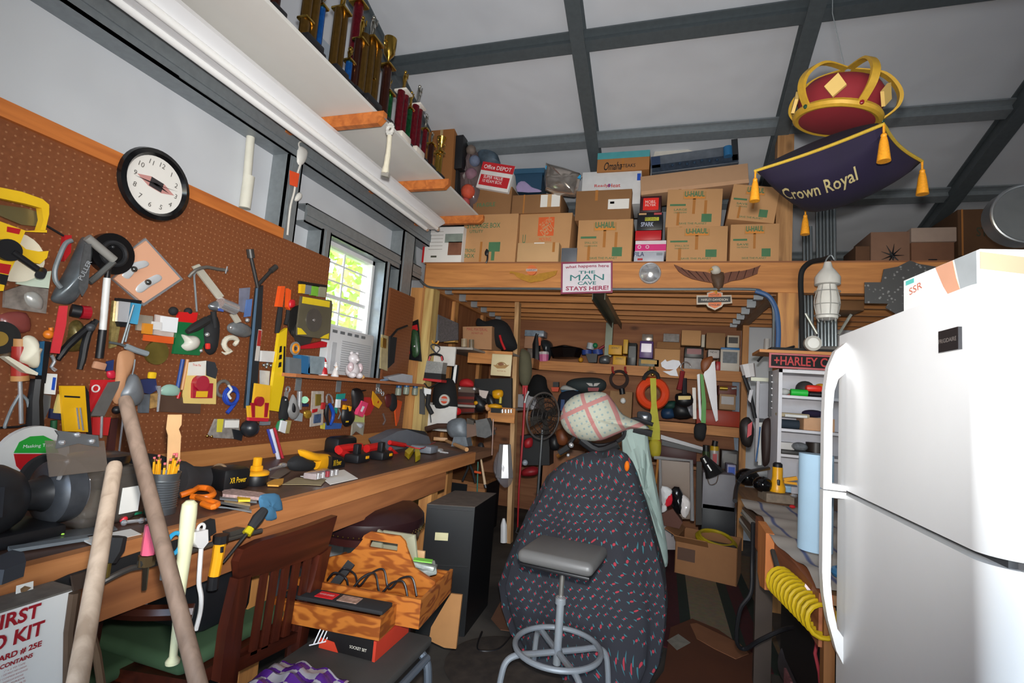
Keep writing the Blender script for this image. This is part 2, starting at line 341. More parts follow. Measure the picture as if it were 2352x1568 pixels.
# foliage outside
mb=MB(); r2=random.Random(3)
for i in range(5200):
    c=V((-3.9+r2.uniform(-.7,.7),r2.uniform(3.3,8.4),r2.uniform(.3,4.8))); s=r2.uniform(.05,.11); R=rot(r2.uniform(0,360),r2.uniform(0,360),0)
    mb.add([c+R@V(p)*s for p in ((-1,0,0),(0,-.5,0),(1,0,.1),(0,.5,0))],[(0,1,2,3)])
t_=thing('garden_tree','leafy bright green tree growing outside behind the window panes','tree',(-4,5.5,0))
part(t_,'foliage',mb,M('c4dc6a',.6,0,.15,3),fix=False); part(t_,'trunk',MB().tube([(-5.0,5.5,0),(-4.9,5.4,1.5),(-4.9,5.6,3)],[.12,.1,.05]),M('5a4636',.9))
gr=MB(); gr.bb(-12,XW-.3,-6,14,-.3,-.12); struct('trim_3',gr,M('6d8a3c',.9,0,.2,2))
# ================= LOFT, BENCHES, SHELVES =================
YBm=4.10
lf=thing('storage_loft','pine storage loft with front beam, joists and posts across the back of the shop','loft',(-.6,4.1,0))
m=MB(); m.bb(-2.17,4.5,YBm,YBm+.04,2.30,2.53); part(lf,'front_beam',m,wX)
m=MB(); m.bb(-2.17,4.5,YBm+.042,YBm+.08,2.30,2.53); part(lf,'inner_beam',m,wX)
m=MB(); m.bb(-2.2,4.5,YBm+.02,YB-.02,2.532,2.548); part(lf,'deck',m,plyX)
for k,y in enumerate((4.46,4.82,5.16,5.48,5.78,6.02)):
    m=MB(); m.bb(-2.12,.74,y,y+.038,2.33,2.53); part(lf,'joist',m,wX)
    for s,x in ((1,-2.12),(-1,.74)):
        m=MB(); m.bb(x-.003,x+.003,y-.012,y+.05,2.33,2.45); m.bb(min(x,x+s*.07),max(x,x+s*.07),y-.006,y,2.32,2.44); m.bb(min(x,x+s*.07),max(x,x+s*.07),y,y+.04,2.318,2.33); part(lf,'joist_hanger',m,M('aeb4b8',.4,.5))
    m=MB(); m.bb(.82,4.5,y,y+.038,2.33,2.53); part(lf,'joist',m,wX)
m=MB(); m.bb(-2.16,-2.122,4.18,6.1,2.3,2.53); part(lf,'ledger',m,wY)
m=MB(); m.bb(.745,.815,4.18,6.1,2.29,2.53); part(lf,'ledger',m,wood('9c734c','7a5534','Y'))
x0=P(948,700,'Y',YBm).x; x1=P(972,700,'Y',YBm).x; x2=P(992,700,'Y',YBm).x
m=MB(); m.bb(x0-.03,x1,YBm,YBm+.14,0,2.30); part(lf,'corner_post',m,wZ)
m=MB(); m.bb(x1,x2,YBm+.01,YBm+.14,0,2.30); part(lf,'corner_post',m,wood('d8bd7a','b08a50','Z'))
px0=P(1787,700,'Y',YBm).x; px1=P(1836,700,'Y',YBm).x
m=MB(); m.bb(px0,px1,YBm+.01,YBm+.15,0,2.30); part(lf,'right_post',m,wZ)
m=MB(); m.bb(P(1784,400,'Y',4.2).x,P(1822,400,'Y',4.2).x,4.19,4.29,2.55,zr(4.25)-.12); part(lf,'upper_post',m,wood('b98a58','8d6238','Z'))
m=MB(); m.bb(3.1,3.22,4.19,4.3,2.55,zr(4.3)-.12); part(lf,'upper_post',m,wood('7a5a3c','5c4028','Z'))
m=MB(); m.bb(3.05,3.18,4.11,4.25,0,2.3); part(lf,'far_post',m,wZ)
# steel channel under the joists
m=MB(); x=-.57
m.bb(x-.055,x+.055,4.2,5.95,2.30,2.306); m.bb(x-.055,x-.049,4.2,5.95,2.24,2.30); m.bb(x+.049,x+.055,4.2,5.95,2.24,2.30); m.bb(x-.12,x-.04,5.87,5.95,1.9,2.30)
part(lf,'steel_channel',m,M('6d7468',.45,.6))
m=MB(); a=P(1190,695,'Z',2.33); b=P(1170,1245,'Z',0)
m.prism([b+V((-.022,-.04,0)),b+V((.022,-.04,0)),b+V((.022,.045,0)),b+V((-.022,.045,0))],a-b); part(lf,'stud_post',m,wood('d2a878','ac8052','Z'))
# plywood lining
m=MB(); m.bb(-2.2,-2.17,4.14,6.12,0,2.53); struct('trim_4',m,ply)
m=MB(); m.bb(-2.2,.80,6.08,6.13,0,2.53); struct('trim_5',m,plyX)
m=MB(); 
for y in (4.75,5.6): m.bb(-2.17,-2.13,y,y+.09,0,2.3)
struct('trim_6',m,wZ)
# upper shelf on brackets + fluorescent strip
zs=2.865
sh=thing('trophy_shelf','long white melamine shelf on pine brackets high along the left wall','shelf',(-1.9,1.4,2.79))
m=MB(); m.bb(-2.17,-1.58,-1.0,3.83,zs,zs+.018); part(sh,'shelf_board',m,M('d9d6d0',.5,0,.02))
for i,(y) in enumerate((-.6,1.13,2.22,3.08,3.79)):
    m=MB(); m.prism([V((-2.18,y,zs-.002)),V((-1.52,y,zs-.002)),V((-1.52,y,zs-.04)),V((-1.55,y,zs-.07)),V((-2.18,y,zs-.07))],V((0,.038,0))); part(sh,'bracket',m,OR)
ft=thing('fluorescent_fixture','long white fluorescent strip light hanging under the trophy shelf, unlit','light fixture',(-1.9,1.3,2.70))
m=MB()
X0,X1=-2.02,-1.83
def strip(y0,y1):
    m.prism([V((X0,y0,2.79)),V((X1,y0,2.79)),V((X1+.01,y0,2.765)),V((X1-.045,y0,2.735)),V((X1-.055,y0,2.715)),V((X0+.055,y0,2.715)),V((X0+.045,y0,2.735)),V((X0-.01,y0,2.765))],V((0,y1-y0,0)))
strip(-.3,3.70); part(ft,'housing',m,M('e4e4e6',.35,0,.02))
for x in (-1.975,-1.875):
    m=MB(); m.cyl((x,-.3,2.712),(x,3.66,2.712),.017); part(ft,'tube',m,M('f4f4f2',.25,0,.01))
    m=MB(); m.cyl((x,3.66,2.712),(x,3.69,2.712),.017); m.cyl((x-.006,3.69,2.712),(x-.006,3.715,2.712),.003,6); m.cyl((x+.006,3.69,2.712),(x+.006,3.715,2.712),.003,6); part(ft,'end_cap',m,chrome)
Zf=Pl('Z',2.735)
m=MB(); c=P(648,200,'X',-1.842); m.box(c+V((.004,0,0)),(.004,.10,.022),(0,-60,0)); part(ft,'sticker',m,M('c9b0ae',.6))
# wooden long workbench
wb=thing('workbench','long wooden workbench with dark top running under the pegboard','workbench',(-1.75,1.2,0))
XB=-1.34
m=MB(); m.bb(XL-.02,XB-.035,-1.2,3.60,.885,.925); part(wb,'bench_top',m,wood('5f4438','46322a','Y',.6,.45,False))
m=MB(); m.bb(XB-.035,XB,-1.2,3.60,.853,.932); part(wb,'front_edge',m,wood('c58450','a5673a','Y'))
m=MB(); m.bb(XB-.06,XB-.018,-1.2,3.12,.735,.850); part(wb,'apron',m,wood('a86b40','8a5432','Y'))
m=MB(); m.bb(XL,XL+.02,-1.2,3.93,.925,1.005); part(wb,'back_rail',m,wood('c98a50','aa6c38','Y'))
for y in (-.9,1.55,3.02): m=MB(); m.bb(XB-.15,XB-.062,y,y+.09,0,.885); part(wb,'leg',m,wZ)
m=MB(); m.bb(XL,XL+.09,-1.2,3.9,.75,.885); part(wb,'back_support',m,wY)
m=MB(); m.bb(-1.5,-1.38,3.2,3.60,.70,.80); 
# second part of bench carrying the vise
m=MB(); m.bb(XL,XB+.0,3.60,4.02,.87,.925); part(wb,'vise_board',m,wood('8a6247','6b4833','Y'))
m=MB(); m.bb(-1.75,-1.66,3.85,3.95,0,.87); part(wb,'leg',m,wZ)
# small ledge shelf under window
ls=thing('window_ledge_shelf','narrow wooden shelf on metal brackets under the window','shelf',(XL,3,1.39))
m=MB(); m.bb(XL,XL+.16,2.36,3.97,1.392,1.412); part(ls,'shelf_board',m,wood('b5734a','935632','Y'))
for y in (2.55,2.95,3.45,3.8):
    m=MB(); m.bb(XL,XL+.004,y,y+.05,1.31,1.392); m.bb(XL,XL+.10,y,y+.05,1.388,1.392); part(ls,'bracket',m,steel)
# left back shelves
def zpoly(m,pts,z,t): 
    q=[P(u,v,'Z',z) for u,v in pts]; return m.prism(q,V((0,0,-t)))
bsL=thing('side_shelving','pine shelving unit built against the left wall below the loft','shelves',(-1.7,4.6,0))
m=MB(); m.prism([V((-2.12,4.26,1.78)),V((-1.70,4.26,1.78)),V((-1.70,4.62,1.78)),V((-1.42,4.62,1.78)),V((-1.42,5.2,1.78)),V((-2.12,5.2,1.78))],V((0,0,-.02))); part(bsL,'upper_shelf',m,M('9a9189',.7))
m=MB(); m.bb(-1.88,-1.42,4.60,4.62,1.66,1.79); part(bsL,'fascia',m,wX)
m=MB(); m.bb(-2.12,-1.86,4.24,4.26,1.60,1.775); part(bsL,'white_end_panel',m,M('d8d4d0',.5))
m=MB(); m.prism([V((-2.12,4.26,1.25)),V((-1.95,4.26,1.25)),V((-1.62,4.62,1.25)),V((-1.35,4.62,1.25)),V((-1.35,5.2,1.25)),V((-2.12,5.2,1.25))],V((0,0,-.02))); part(bsL,'lower_shelf',m,M('9a9189',.7))
m=MB(); m.bb(-1.62,-1.35,4.60,4.62,1.11,1.25); part(bsL,'fascia',m,wX)
m=MB(); m.bb(-2.12,-1.80,4.24,4.26,1.00,1.23); part(bsL,'white_end_panel',m,M('d8d4d0',.5))
# back wall shelves
YS=5.72
bb=thing('back_shelving','pine shelves along the plywood back wall under the loft','shelves',(-.3,5.9,0))
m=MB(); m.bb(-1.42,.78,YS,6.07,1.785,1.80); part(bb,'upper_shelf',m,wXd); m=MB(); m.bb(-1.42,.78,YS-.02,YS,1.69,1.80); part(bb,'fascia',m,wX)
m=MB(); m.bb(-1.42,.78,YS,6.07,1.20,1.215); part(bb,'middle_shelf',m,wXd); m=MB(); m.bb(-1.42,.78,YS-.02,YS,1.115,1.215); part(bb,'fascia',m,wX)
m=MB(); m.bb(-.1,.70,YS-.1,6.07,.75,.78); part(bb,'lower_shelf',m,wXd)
m=MB(); m.bb(.76,.82,YS-.04,YS+.04,0,2.33); part(bb,'upright',m,wZ); m=MB(); m.bb(-1.46,-1.42,YS-.3,YS,1.69,1.80); part(bb,'fascia',m,wXd)
# low bench at back left with plywood front
lb=thing('low_bench','low plywood bench box behind the shelving, red parts lying on it','bench',(-1.5,5,0))
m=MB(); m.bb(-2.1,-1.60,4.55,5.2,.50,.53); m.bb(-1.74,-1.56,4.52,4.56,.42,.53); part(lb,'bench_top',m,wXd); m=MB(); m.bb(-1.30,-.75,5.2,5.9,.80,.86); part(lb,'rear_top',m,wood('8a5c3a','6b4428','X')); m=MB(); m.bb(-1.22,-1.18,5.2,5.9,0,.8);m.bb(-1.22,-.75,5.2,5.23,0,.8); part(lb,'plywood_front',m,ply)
m=MB(); m.bb(-2.1,-1.62,4.60,5.15,0,.50); part(lb,'lower_box',m,blk)
# conduit on the beam
Bp=Pl('Y',YBm)
cpts=[(957,530),(953,580),(957,625),(972,650),(1000,661),(1100,662),(1250,663),(1400,664),(1560,664),(1720,664),(1752,672),(1770,692),(1777,720),(1776,800)]
m=MB(); Bp.tube(m,cpts,.011,off=.014,sm=5); 
cdt=one('electrical_conduit','thin grey metal conduit bent along the front of the loft beam','conduit',m,M('8d9598',.3,.8))
m=MB(); Bp.tube(m,[(1735,668),(1765,680),(1783,712),(1788,760),(1786,810)],.018,off=.02,sm=5); one('blue_hose','blue hose curving down the right loft post beside the conduit','hose',m,M('3d5f8f',.4))
# ---------------- right bench ----------------
rb=thing('side_workbench','cluttered workbench on the right covered with an old striped cloth','workbench',(.8,2.8,0))
m=MB(); m.bb(.53,1.25,1.86,4.05,.82,.85); part(rb,'bench_top',m,wood('8f6a48','6f4e34','Y'))
m=MB(); m.bb(.49,.53,1.86,3.0,.69,.85); part(rb,'apron',m,wood('a0603a','80482a','Y'))
for y in (1.84,3.0): m=MB(); m.bb(.50,.53 if y<2 else .58,y,y+.04,0,.82); part(rb,'leg',m,wood('94602e','70451f','Z') if y<2 else M('4c4038',.6,.2))
m=MB(); m.bb(1.15,1.24,3.6,3.7,0,.82); part(rb,'leg',m,wZd)
m=MB(); m.prism([V((.455,2.52,.87)),V((.455,2.72,.88)),V((.455,2.70,.65)),V((.455,2.63,.61)),V((.455,2.52,.63))],V((.034,0,0))); part(rb,'corner_block',m,wood('d8894a','b86a30','Z'))
r3=random.Random(5)
def clothf(s,t):
    x=.485+.72*s; y=1.87+1.55*t; z=.861+.006*math.sin(9*x+14*y)+.004*math.sin(31*y)
    if s<.02: z-=.0
    return V((x+.02*math.sin(12*t),y,z))
m=MB(); m.grid(clothf,24,40)
clM=bpy.data.materials.new('striped_cloth'); clM.use_nodes=True
def _cl():
    t=clM.node_tree;b=t.nodes['Principled BSDF'];L=t.links.new;tc=t.nodes.new('ShaderNodeTexCoord');n=t.nodes.new('ShaderNodeTexWave');n.inputs['Scale'].default_value=2.2;n.inputs['Distortion'].default_value=2.5;L(tc.outputs['Object'],n.inputs['Vector'])
    cr=t.nodes.new('ShaderNodeValToRGB');e=cr.color_ramp.elements;e[0].color=(.08,.10,.22,1);e[0].position=.0;e[1].color=(.42,.38,.34,1);e[1].position=.06;L(n.outputs['Fac'],cr.inputs[0]);L(cr.outputs[0],b.inputs['Base Color']);b.inputs['Roughness'].default_value=.9
_cl()
one('bench_cloth','pale grey cloth with blue pencil-like stripes spread over the right bench','cloth',m,clM,fix=False)
# ================= LARGE OBJECTS =================
def PD(u,v,zc): return CAM+ROT@V(((u-1176)/FPX*zc,-(v-784)/FPX*zc,-zc))
def blob(m,pl,pts,front,back=.01,off=0,K=5,sm=4,wob=0,seed=1):
    q=[pl.pt(a,b,off) for a,b in pts]
    if sm: 
        q=smooth(q[-2:]+q+q[:2],sm); q=q[2*sm:-(sm*1+1)-0] if False else q[2*sm:len(q)-1-sm]
    n=len(q); c=sum(q,V((0,0,0)))/n; r=random.Random(seed); vs=[]; fs=[]
    for sgn,d in ((1,front),(-1,back)):
        o=len(vs)
        for k in range(K+1):
            a=k/K*math.pi/2; s=math.cos(a); h=math.sin(a)
            if k==K: vs.append(c+pl.n*d*sgn)
            else: vs+=[c+(p-c)*s+pl.n*(sgn*d*h*(1+wob*r.uniform(-1,1))) for p in q]
        for k in range(K-1):
            for i in range(n): j=(i+1)%n; fs.append((o+k*n+i,o+k*n+j,o+(k+1)*n+j,o+(k+1)*n+i))
        t=o+K*n
        for i in range(n): fs.append((o+(K-1)*n+i,o+(K-1)*n+(i+1)%n,t))
    return m.add(vs,fs)
Pl.blob=lambda s,m,pts,front,**k: blob(m,s,pts,front,**k)
# ---- fridge ----
FX=.517
fr_=thing('refrigerator','large white top-freezer refrigerator with curved door handles at the right','refrigerator',(.9,1.4,0))
fridgeW=M('eceef0',.32,0,.015)
m=MB(); m.rbox((.92,1.415,.84),(.66,.75,1.60),.02); part(fr_,'body',m,fridgeW)
def door(z0,z1,nm):
    m=MB(); y0,y1=1.035,1.80; pr=[(y1,.585),(y1,FX+.012),(y1-.015,FX)]
    for k in range(9):
        a=k/8*math.pi/2; pr.append((y0+.055-.055*math.sin(a),FX+.055-.055*math.cos(a)))
    pr.append((y0,.585)); m.prism([V((x,y,z0)) for y,x in pr],V((0,0,z1-z0))); return part(fr_,nm,m,fridgeW)
d1=door(1.192,1.655,'freezer_door'); d2=door(.06,1.178,'fridge_door')
m=MB(); m.bb(FX+.03,.60,1.05,1.79,1.176,1.194); part(fr_,'door_gap',m,dgrey,label='dark gap between the doors')
m=MB(); m.prism([V((x,1.725,z)) for x,z in [(FX+.004,1.63),(.490,1.60),(.472,1.55),(.464,1.48),(.462,1.40),(.462,1.187),(FX+.004,1.187),(FX+.004,1.203),(.484,1.205),(.484,1.42),(.488,1.48),(.498,1.515),(FX+.004,1.54)]],V((0,.034,0))); part(d1,'handle',m,whiteG) if False else part(fr_,'freezer_handle',m,whiteG)
m=MB(); m.prism([V((x,1.725,z)) for x,z in [(FX+.004,1.183),(.462,1.183),(.462,.95),(.466,.89),(.478,.82),(.50,.74),(FX+.004,.70),(FX+.004,.775),(.502,.80),(.490,.86),(.484,.92),(.484,1.165),(FX+.004,1.166)]],V((0,.034,0))); part(fr_,'fridge_handle',m,whiteG)
RP=Pl('R',FX); c=RP.pt(2186,781)
m=MB(); m.box(c-V((.002,0,0)),(.008,.070,.042)); bdg=part(fr_,'badge',m,M('2a2a2e',.3,.3)); m=MB(); m.box(c-V((.003,-.0,0)),(.009,.074,.003)); 
text(fr_,'FRIGIDAIRE',c-V((.0063,0,0)),(0,-1,0),(-1,0,0),.008,M('d8d8d8',.3,.8),w=.062,bold=.01)
m=MB(); m.bb(.56,.66,1.03,1.05,1.176,1.194); m.cyl((.58,1.05,1.17),(.58,1.05,1.20),.012); part(fr_,'hinge',m,chrome)
m=MB(); m.bb(.625,.72,1.036,1.04,1.56,1.64); one('fridge_magnet','small colourful picture magnet on the near side of the refrigerator','magnet',m,M('4b7f86',.4,0,.9,60))
# box on fridge
a=P(2076,718,'Z',1.658); b=P(2252,664,'Z',1.658); a.z=b.z=1.657; e=(b-a).normalized(); pn=V((-e.y,e.x,0)); pn=pn if pn.x>0 else -pn; H=.078
bx=thing('massager_box','white product carton with photos of hands lying on top of the refrigerator','box',(a+b)/2)
m=MB(); m.prism([a,b,b+pn*.42,a+pn*.42],V((0,0,H))); part(bx,'carton',m,M('e6eaea',.4,0,.02))
sk=M('d9a184',.6,0,.08)
def onface(o,u,n,pts,mat,par,name,lab=None,t=.001):
    vv=V((0,0,1)); m=MB(); m.prism([o+u*x+vv*y+n*t for x,y in pts],n*-t*.8); return part(par,name,m,mat,label=lab)
L=(b-a).length; nl=-pn
ph=onface(a,e,nl,[(L*.48,H*.99),(L*.58,H*.40),(L*.66,H*.05),(L*.80,H*.02),(L*.74,H*.5),(L*.70,H*.99)],sk,bx,'printed_photo','printed photo of a hand')
onface(a,e,nl,[(L*.80,H*.02),(L*.97,H*.02),(L*.97,H*.99),(L*.72,H*.99)],M('a9b0b4',.5,0,.3,9),bx,'printed_photo','grey printed picture of the device')
text(bx,'SSR',a+e*L*.20+V((0,0,H*.62))+nl*.001,e,nl,.016,M('c96a50',.6),w=.05,rotd=8)
m=MB(); m.prism([a+e*L*.04+V((0,0,H*.82))+nl*.001,a+e*L*.17+V((0,0,H*.82))+nl*.001,a+e*L*.17+V((0,0,H*.95))+nl*.001,a+e*L*.04+V((0,0,H*.95))+nl*.001],nl*-.0005); part(bx,'printed_tag',m,M('5cc0b8',.5))
o2=b+V((0,0,0)); nf=e; u2=pn
onface(o2,u2,nf,[(.0,.04),(.10,.028),(.20,.035),(.30,.018),(.40,.02),(.40,.06),(.30,.055),(.18,.05),(.08,.062),(.0,.073)],sk,bx,'printed_photo','printed photo of forearms')
# ---- motorcycle with cover ----
def ylev(v): return 2.80+.5*(1560-v)/515
Lp=[(1335,1045),(1290,1062),(1258,1088),(1238,1130),(1212,1180),(1190,1235),(1168,1285),(1150,1335),(1160,1385),(1182,1440),(1210,1500),(1240,1545)]
Rp=[(1440,1043),(1452,1064),(1462,1090),(1474,1130),(1490,1180),(1504,1235),(1516,1285),(1526,1335),(1530,1385),(1526,1440),(1516,1500),(1490,1550)]
mc=thing('motorcycle','motorcycle hidden under a patterned sheet, black handlebars and chrome showing at the top','motorcycle',(-.4,3.9,0))
cv=MB(); rings=[]; NA=72; r4=random.Random(11)
ph_=[r4.uniform(0,6.28) for _ in range(6)]
for i,(l,r) in enumerate(zip(Lp,Rp)):
    yl=ylev((l[1]+r[1])/2); a=P(l[0],l[1],'Y',yl); b=P(r[0],r[1],'Y',yl); c=(a+b)/2; hw=(b-a).length/2; z=max(.02,(a.z+b.z)/2)
    fr0=.10+.12*min(1,i/6); bk=.25+1.2*min(1,i/5)
    ring=[]
    for k in range(NA):
        an=2*math.pi*k/NA; ca,sa=math.cos(an),math.sin(an)
        fold=1+.035*min(1,i/4)*(math.sin(9*an+ph_[0]+i*.35)+.6*math.sin(17*an+ph_[1]-i*.2)+.4*math.sin(5*an+i*.5))
        rr=abs(sa)**.9*(1 if sa>0 else -1)
        y=yl-(fr0*rr*fold if sa>0 else bk*rr)
        zz=a.z+(b.z-a.z)*(.5+.5*ca); zz+=.012*math.sin(3*an+i)
        ring.append(V((c.x+hw*ca*(fold if abs(ca)<.97 else 1),y,max(.012,zz) if i<11 else .012+.006*math.sin(11*an))))
    rings.append(ring)
# top cap
top=[V((p.x*.55+sum(q.x for q in rings[0])/NA*.45,p.y*.55+sum(q.y for q in rings[0])/NA*.45,p.z+.02)) for p in rings[0]]
tc_=sum(top,V((0,0,0)))/NA+V((0,0,.01))
allr=[top]+rings; vs=[p for r in allr for p in r]; fs=[]
for i in range(len(allr)-1):
    fs+=[(i*NA+k,i*NA+(k+1)%NA,(i+1)*NA+(k+1)%NA,(i+1)*NA+k) for k in range(NA)]
vs.append(tc_); fs+=[(k,(k+1)%NA,len(vs)-1) for k in range(NA)]
cv.add(vs,fs)
cvm=bpy.data.materials.new('patterned_sheet'); cvm.use_nodes=True
def _cv():
    t=cvm.node_tree;b=t.nodes['Principled BSDF'];L=t.links.new;tc=t.nodes.new('ShaderNodeTexCoord')
    nz=t.nodes.new('ShaderNodeTexNoise'); nz.inputs['Scale'].default_value=3; L(tc.outputs['Object'],nz.inputs['Vector'])
    va=t.nodes.new('ShaderNodeVectorMath'); va.operation='MULTIPLY_ADD'; va.inputs[1].default_value=(.22,.22,.22); L(nz.outputs['Color'],va.inputs[0]); L(tc.outputs['Object'],va.inputs[2])
    sp=t.nodes.new('ShaderNodeSeparateXYZ'); L(va.outputs[0],sp.inputs[0])
    def ma(op,a,b_=None,c_=None):
        q=t.nodes.new('ShaderNodeMath'); q.operation=op
        for i,x in enumerate((a,b_,c_)):
            if x is None: continue
            if isinstance(x,(int,float)): q.inputs[i].default_value=x
            else: L(x,q.inputs[i])
        return q.outputs[0]
    S=1/.046
    hx_=ma('MULTIPLY',sp.outputs[0],S); hz=ma('MULTIPLY',sp.outputs[2],S*.95)
    row=ma('FLOOR',hz); par=ma('MULTIPLY',ma('MODULO',ma('ADD',row,200),2),.5)
    fx=ma('SUBTRACT',ma('FRACT',ma('ADD',hx_,par)),.5); fz=ma('SUBTRACT',ma('FRACT',hz),.5)
    ax=ma('ABSOLUTE',fx); az=ma('ABSOLUTE',fz)
    redm=ma('LESS_THAN',ma('ADD',ma('MULTIPLY',ax,ax),ma('MULTIPLY',az,az)),.014)
    az2=ma('ABSOLUTE',ma('SUBTRACT',az,.22)); te=ma('MULTIPLY',ma('GREATER_THAN',ma('MULTIPLY',fx,fz),.012),ma('LESS_THAN',ma('ADD',ax,az),.36))
    m1=t.nodes.new('ShaderNodeMix');m1.data_type='RGBA';L(te,m1.inputs[0]);m1.inputs[6].default_value=(*hx('2b2b32'),1);m1.inputs[7].default_value=(*hx('3a727a'),1)
    m2=t.nodes.new('ShaderNodeMix');m2.data_type='RGBA';L(redm,m2.inputs[0]);L(m1.outputs[2],m2.inputs[6]);m2.inputs[7].default_value=(*hx('a83442'),1)
    L(m2.outputs[2],b.inputs['Base Color']); b.inputs['Roughness'].default_value=.9
_cv()
one('motorcycle_cover','dark grey bed sheet with small red and teal diamonds draped over the motorcycle','sheet',cv,cvm)
Y1=Pl('Y',3.35)
m=MB(); Y1.tube(m,[(1308,1020),(1325,1000),(1345,1018),(1390,1022),(1430,1005),(1438,975),(1460,962),(1500,975)],.013,sm=4); part(mc,'handlebar',m,blk)
m=MB(); Y1.tube(m,[(1455,985),(1498,996)],.022); part(mc,'grip',m,blkR)
m=MB(); Y1.tube(m,[(1284,1040),(1306,1026)],.020); part(mc,'grip',m,blkR)
m=MB(); Y1.blob(m,[(1463,950),(1470,944),(1493,948),(1497,962),(1490,974),(1468,972)],.02); part(mc,'mirror',m,M('4a4c50',.2,.6))
for (u,v,r) in ((1312,1022,.018),(1458,975,.016),(1420,1040,.016),(1305,1045,.012),(1440,985,.012)):
    m=MB(); m.ball(Y1.pt(u,v,.03),r); part(mc,'chrome_fitting',m,chrome)
m=MB(); m.ball(Y1.pt(1440,1070,.20),(.016,.02,.032)); part(mc,'turn_signal',m,M('e07018',.25,0,.05,20),label='amber turn signal')
for y in (3.15,4.7):
    m=MB(); m.torus((-.42,y,.31),(1,0,0),.26,.05,32,10); part(mc,'wheel',m,blkR)
m=MB(); m.tube([(-.42,3.2,.85),(-.42,3.7,.80),(-.42,4.2,.62),(-.42,4.6,.60)],[.08,.16,.12,.08],14); m.tube([(-.42,3.25,.95),(-.42,3.18,.31)],.04); part(mc,'tank_and_fork',m,blk)
m=MB(); Y1.tube(m,[(1335,1010),(1375,1035),(1420,1020)],.03,sm=3); part(mc,'gauge_cluster',m,blk)
tw=MB(); Y1.blob(tw,[(1287,962),(1296,930),(1320,908),(1360,900),(1392,903),(1412,925),(1432,952),(1470,968),(1492,985),(1450,985),(1412,1000),(1380,1012),(1345,1012),(1318,1002),(1298,988)],.16,back=.05,sm=3,wob=.04)
twm=bpy.data.materials.new('pieced_towel'); twm.use_nodes=True
def _tw():
    t=twm.node_tree;b=t.nodes['Principled BSDF'];L=t.links.new;tc=t.nodes.new('ShaderNodeTexCoord')
    mp=t.nodes.new('ShaderNodeMapping'); mp.inputs['Rotation'].default_value=(0,math.radians(28),0); L(tc.outputs['Object'],mp.inputs[0])
    sp=t.nodes.new('ShaderNodeSeparateXYZ');L(mp.outputs[0],sp.inputs[0])
    def ma(op,a,b_=None):
        q=t.nodes.new('ShaderNodeMath'); q.operation=op
        for i,x in enumerate((a,b_)):
            if x is None: continue
            if isinstance(x,(int,float)): q.inputs[i].default_value=x
            else: L(x,q.inputs[i])
        return q.outputs[0]
    s1=ma('LESS_THAN',ma('FRACT',ma('MULTIPLY',sp.outputs[0],6.5)),.16); s2=ma('LESS_THAN',ma('FRACT',ma('MULTIPLY',sp.outputs[2],4.2)),.12); st=ma('MAXIMUM',s1,s2)
    fx=ma('ABSOLUTE',ma('SUBTRACT',ma('FRACT',ma('MULTIPLY',sp.outputs[0],28)),.5)); fz=ma('ABSOLUTE',ma('SUBTRACT',ma('FRACT',ma('MULTIPLY',sp.outputs[2],28)),.5)); dt=ma('LESS_THAN',ma('MAXIMUM',fx,fz),.17)
    m1=t.nodes.new('ShaderNodeMix');m1.data_type='RGBA';L(dt,m1.inputs[0]);m1.inputs[6].default_value=(*hx('b2b3a3'),1);m1.inputs[7].default_value=(*hx('8a9c9c'),1)
    m2=t.nodes.new('ShaderNodeMix');m2.data_type='RGBA';L(st,m2.inputs[0]);L(m1.outputs[2],m2.inputs[6]);m2.inputs[7].default_value=(*hx('b57c78'),1)
    L(m2.outputs[2],b.inputs['Base Color']); b.inputs['Roughness'].default_value=.95
_tw()
one('windshield_towel','cream pieced towel with pink bands balled over the motorcycle windshield','towel',tw,twm)
m=MB(); Y1.blob(m,[(1432,975),(1455,962),(1482,975),(1492,1030),(1505,1100),(1520,1180),(1533,1260),(1532,1300),(1518,1290),(1500,1230),(1470,1185),(1450,1140),(1436,1080),(1428,1020)],.07,back=.02,off=-.02,sm=3,wob=.25)
one('hanging_cloth','pale grey-green cloth hanging from the right handlebar down the sheet','cloth',m,M('8fa09a',.95,0,.12,8))
# ---- stool ----
sx,sy=-.425,2.45
stl=thing('swivel_stool','grey padded swivel stool with round foot ring in front of the covered motorcycle','stool',(sx,sy,0))
gp=M('8f9499',.4,.15,.06,30)
m=MB(); m.rbox((sx,sy,.655),(.36,.33,.062),.03,rot(0,0,-6),4); part(stl,'seat',m,M('646362',.42,0,.06,9))
m=MB(); m.rbox((sx,sy,.617),(.33,.30,.016),.004,rot(0,0,-6)); part(stl,'seat_base',m,blk)
m=MB(); m.cyl((sx,sy,.44),(sx,sy,.615),.0125); part(stl,'spindle',m,M('b8b4ac',.3,.8))
m=MB(); m.cyl((sx,sy,.16),(sx,sy,.45),.019); m.cyl((sx,sy,.43),(sx,sy,.455),.026); part(stl,'column',m,gp)
m=MB(); m.lathe([(.024,0),(.024,.006),(.015,.012)],(sx,sy,.455)); part(stl,'collar',m,chrome)
m=MB(); m.torus((sx,sy,.235),(0,0,1),.20,.013,48,10); part(stl,'foot_ring',m,gp)
for k in range(4):
    a=math.radians(35+90*k); d=V((math.cos(a),math.sin(a),0)); o=V((sx,sy,0))
    q=smooth([o+d*.02+V((0,0,.215)),o+d*.12+V((0,0,.215)),o+d*.20+V((0,0,.215)),o+d*.25+V((0,0,.19)),o+d*.27+V((0,0,.12)),o+d*.28+V((0,0,.012))],5)
    m=MB(); m.tube(q,.014,10); part(stl,'leg',m,gp)
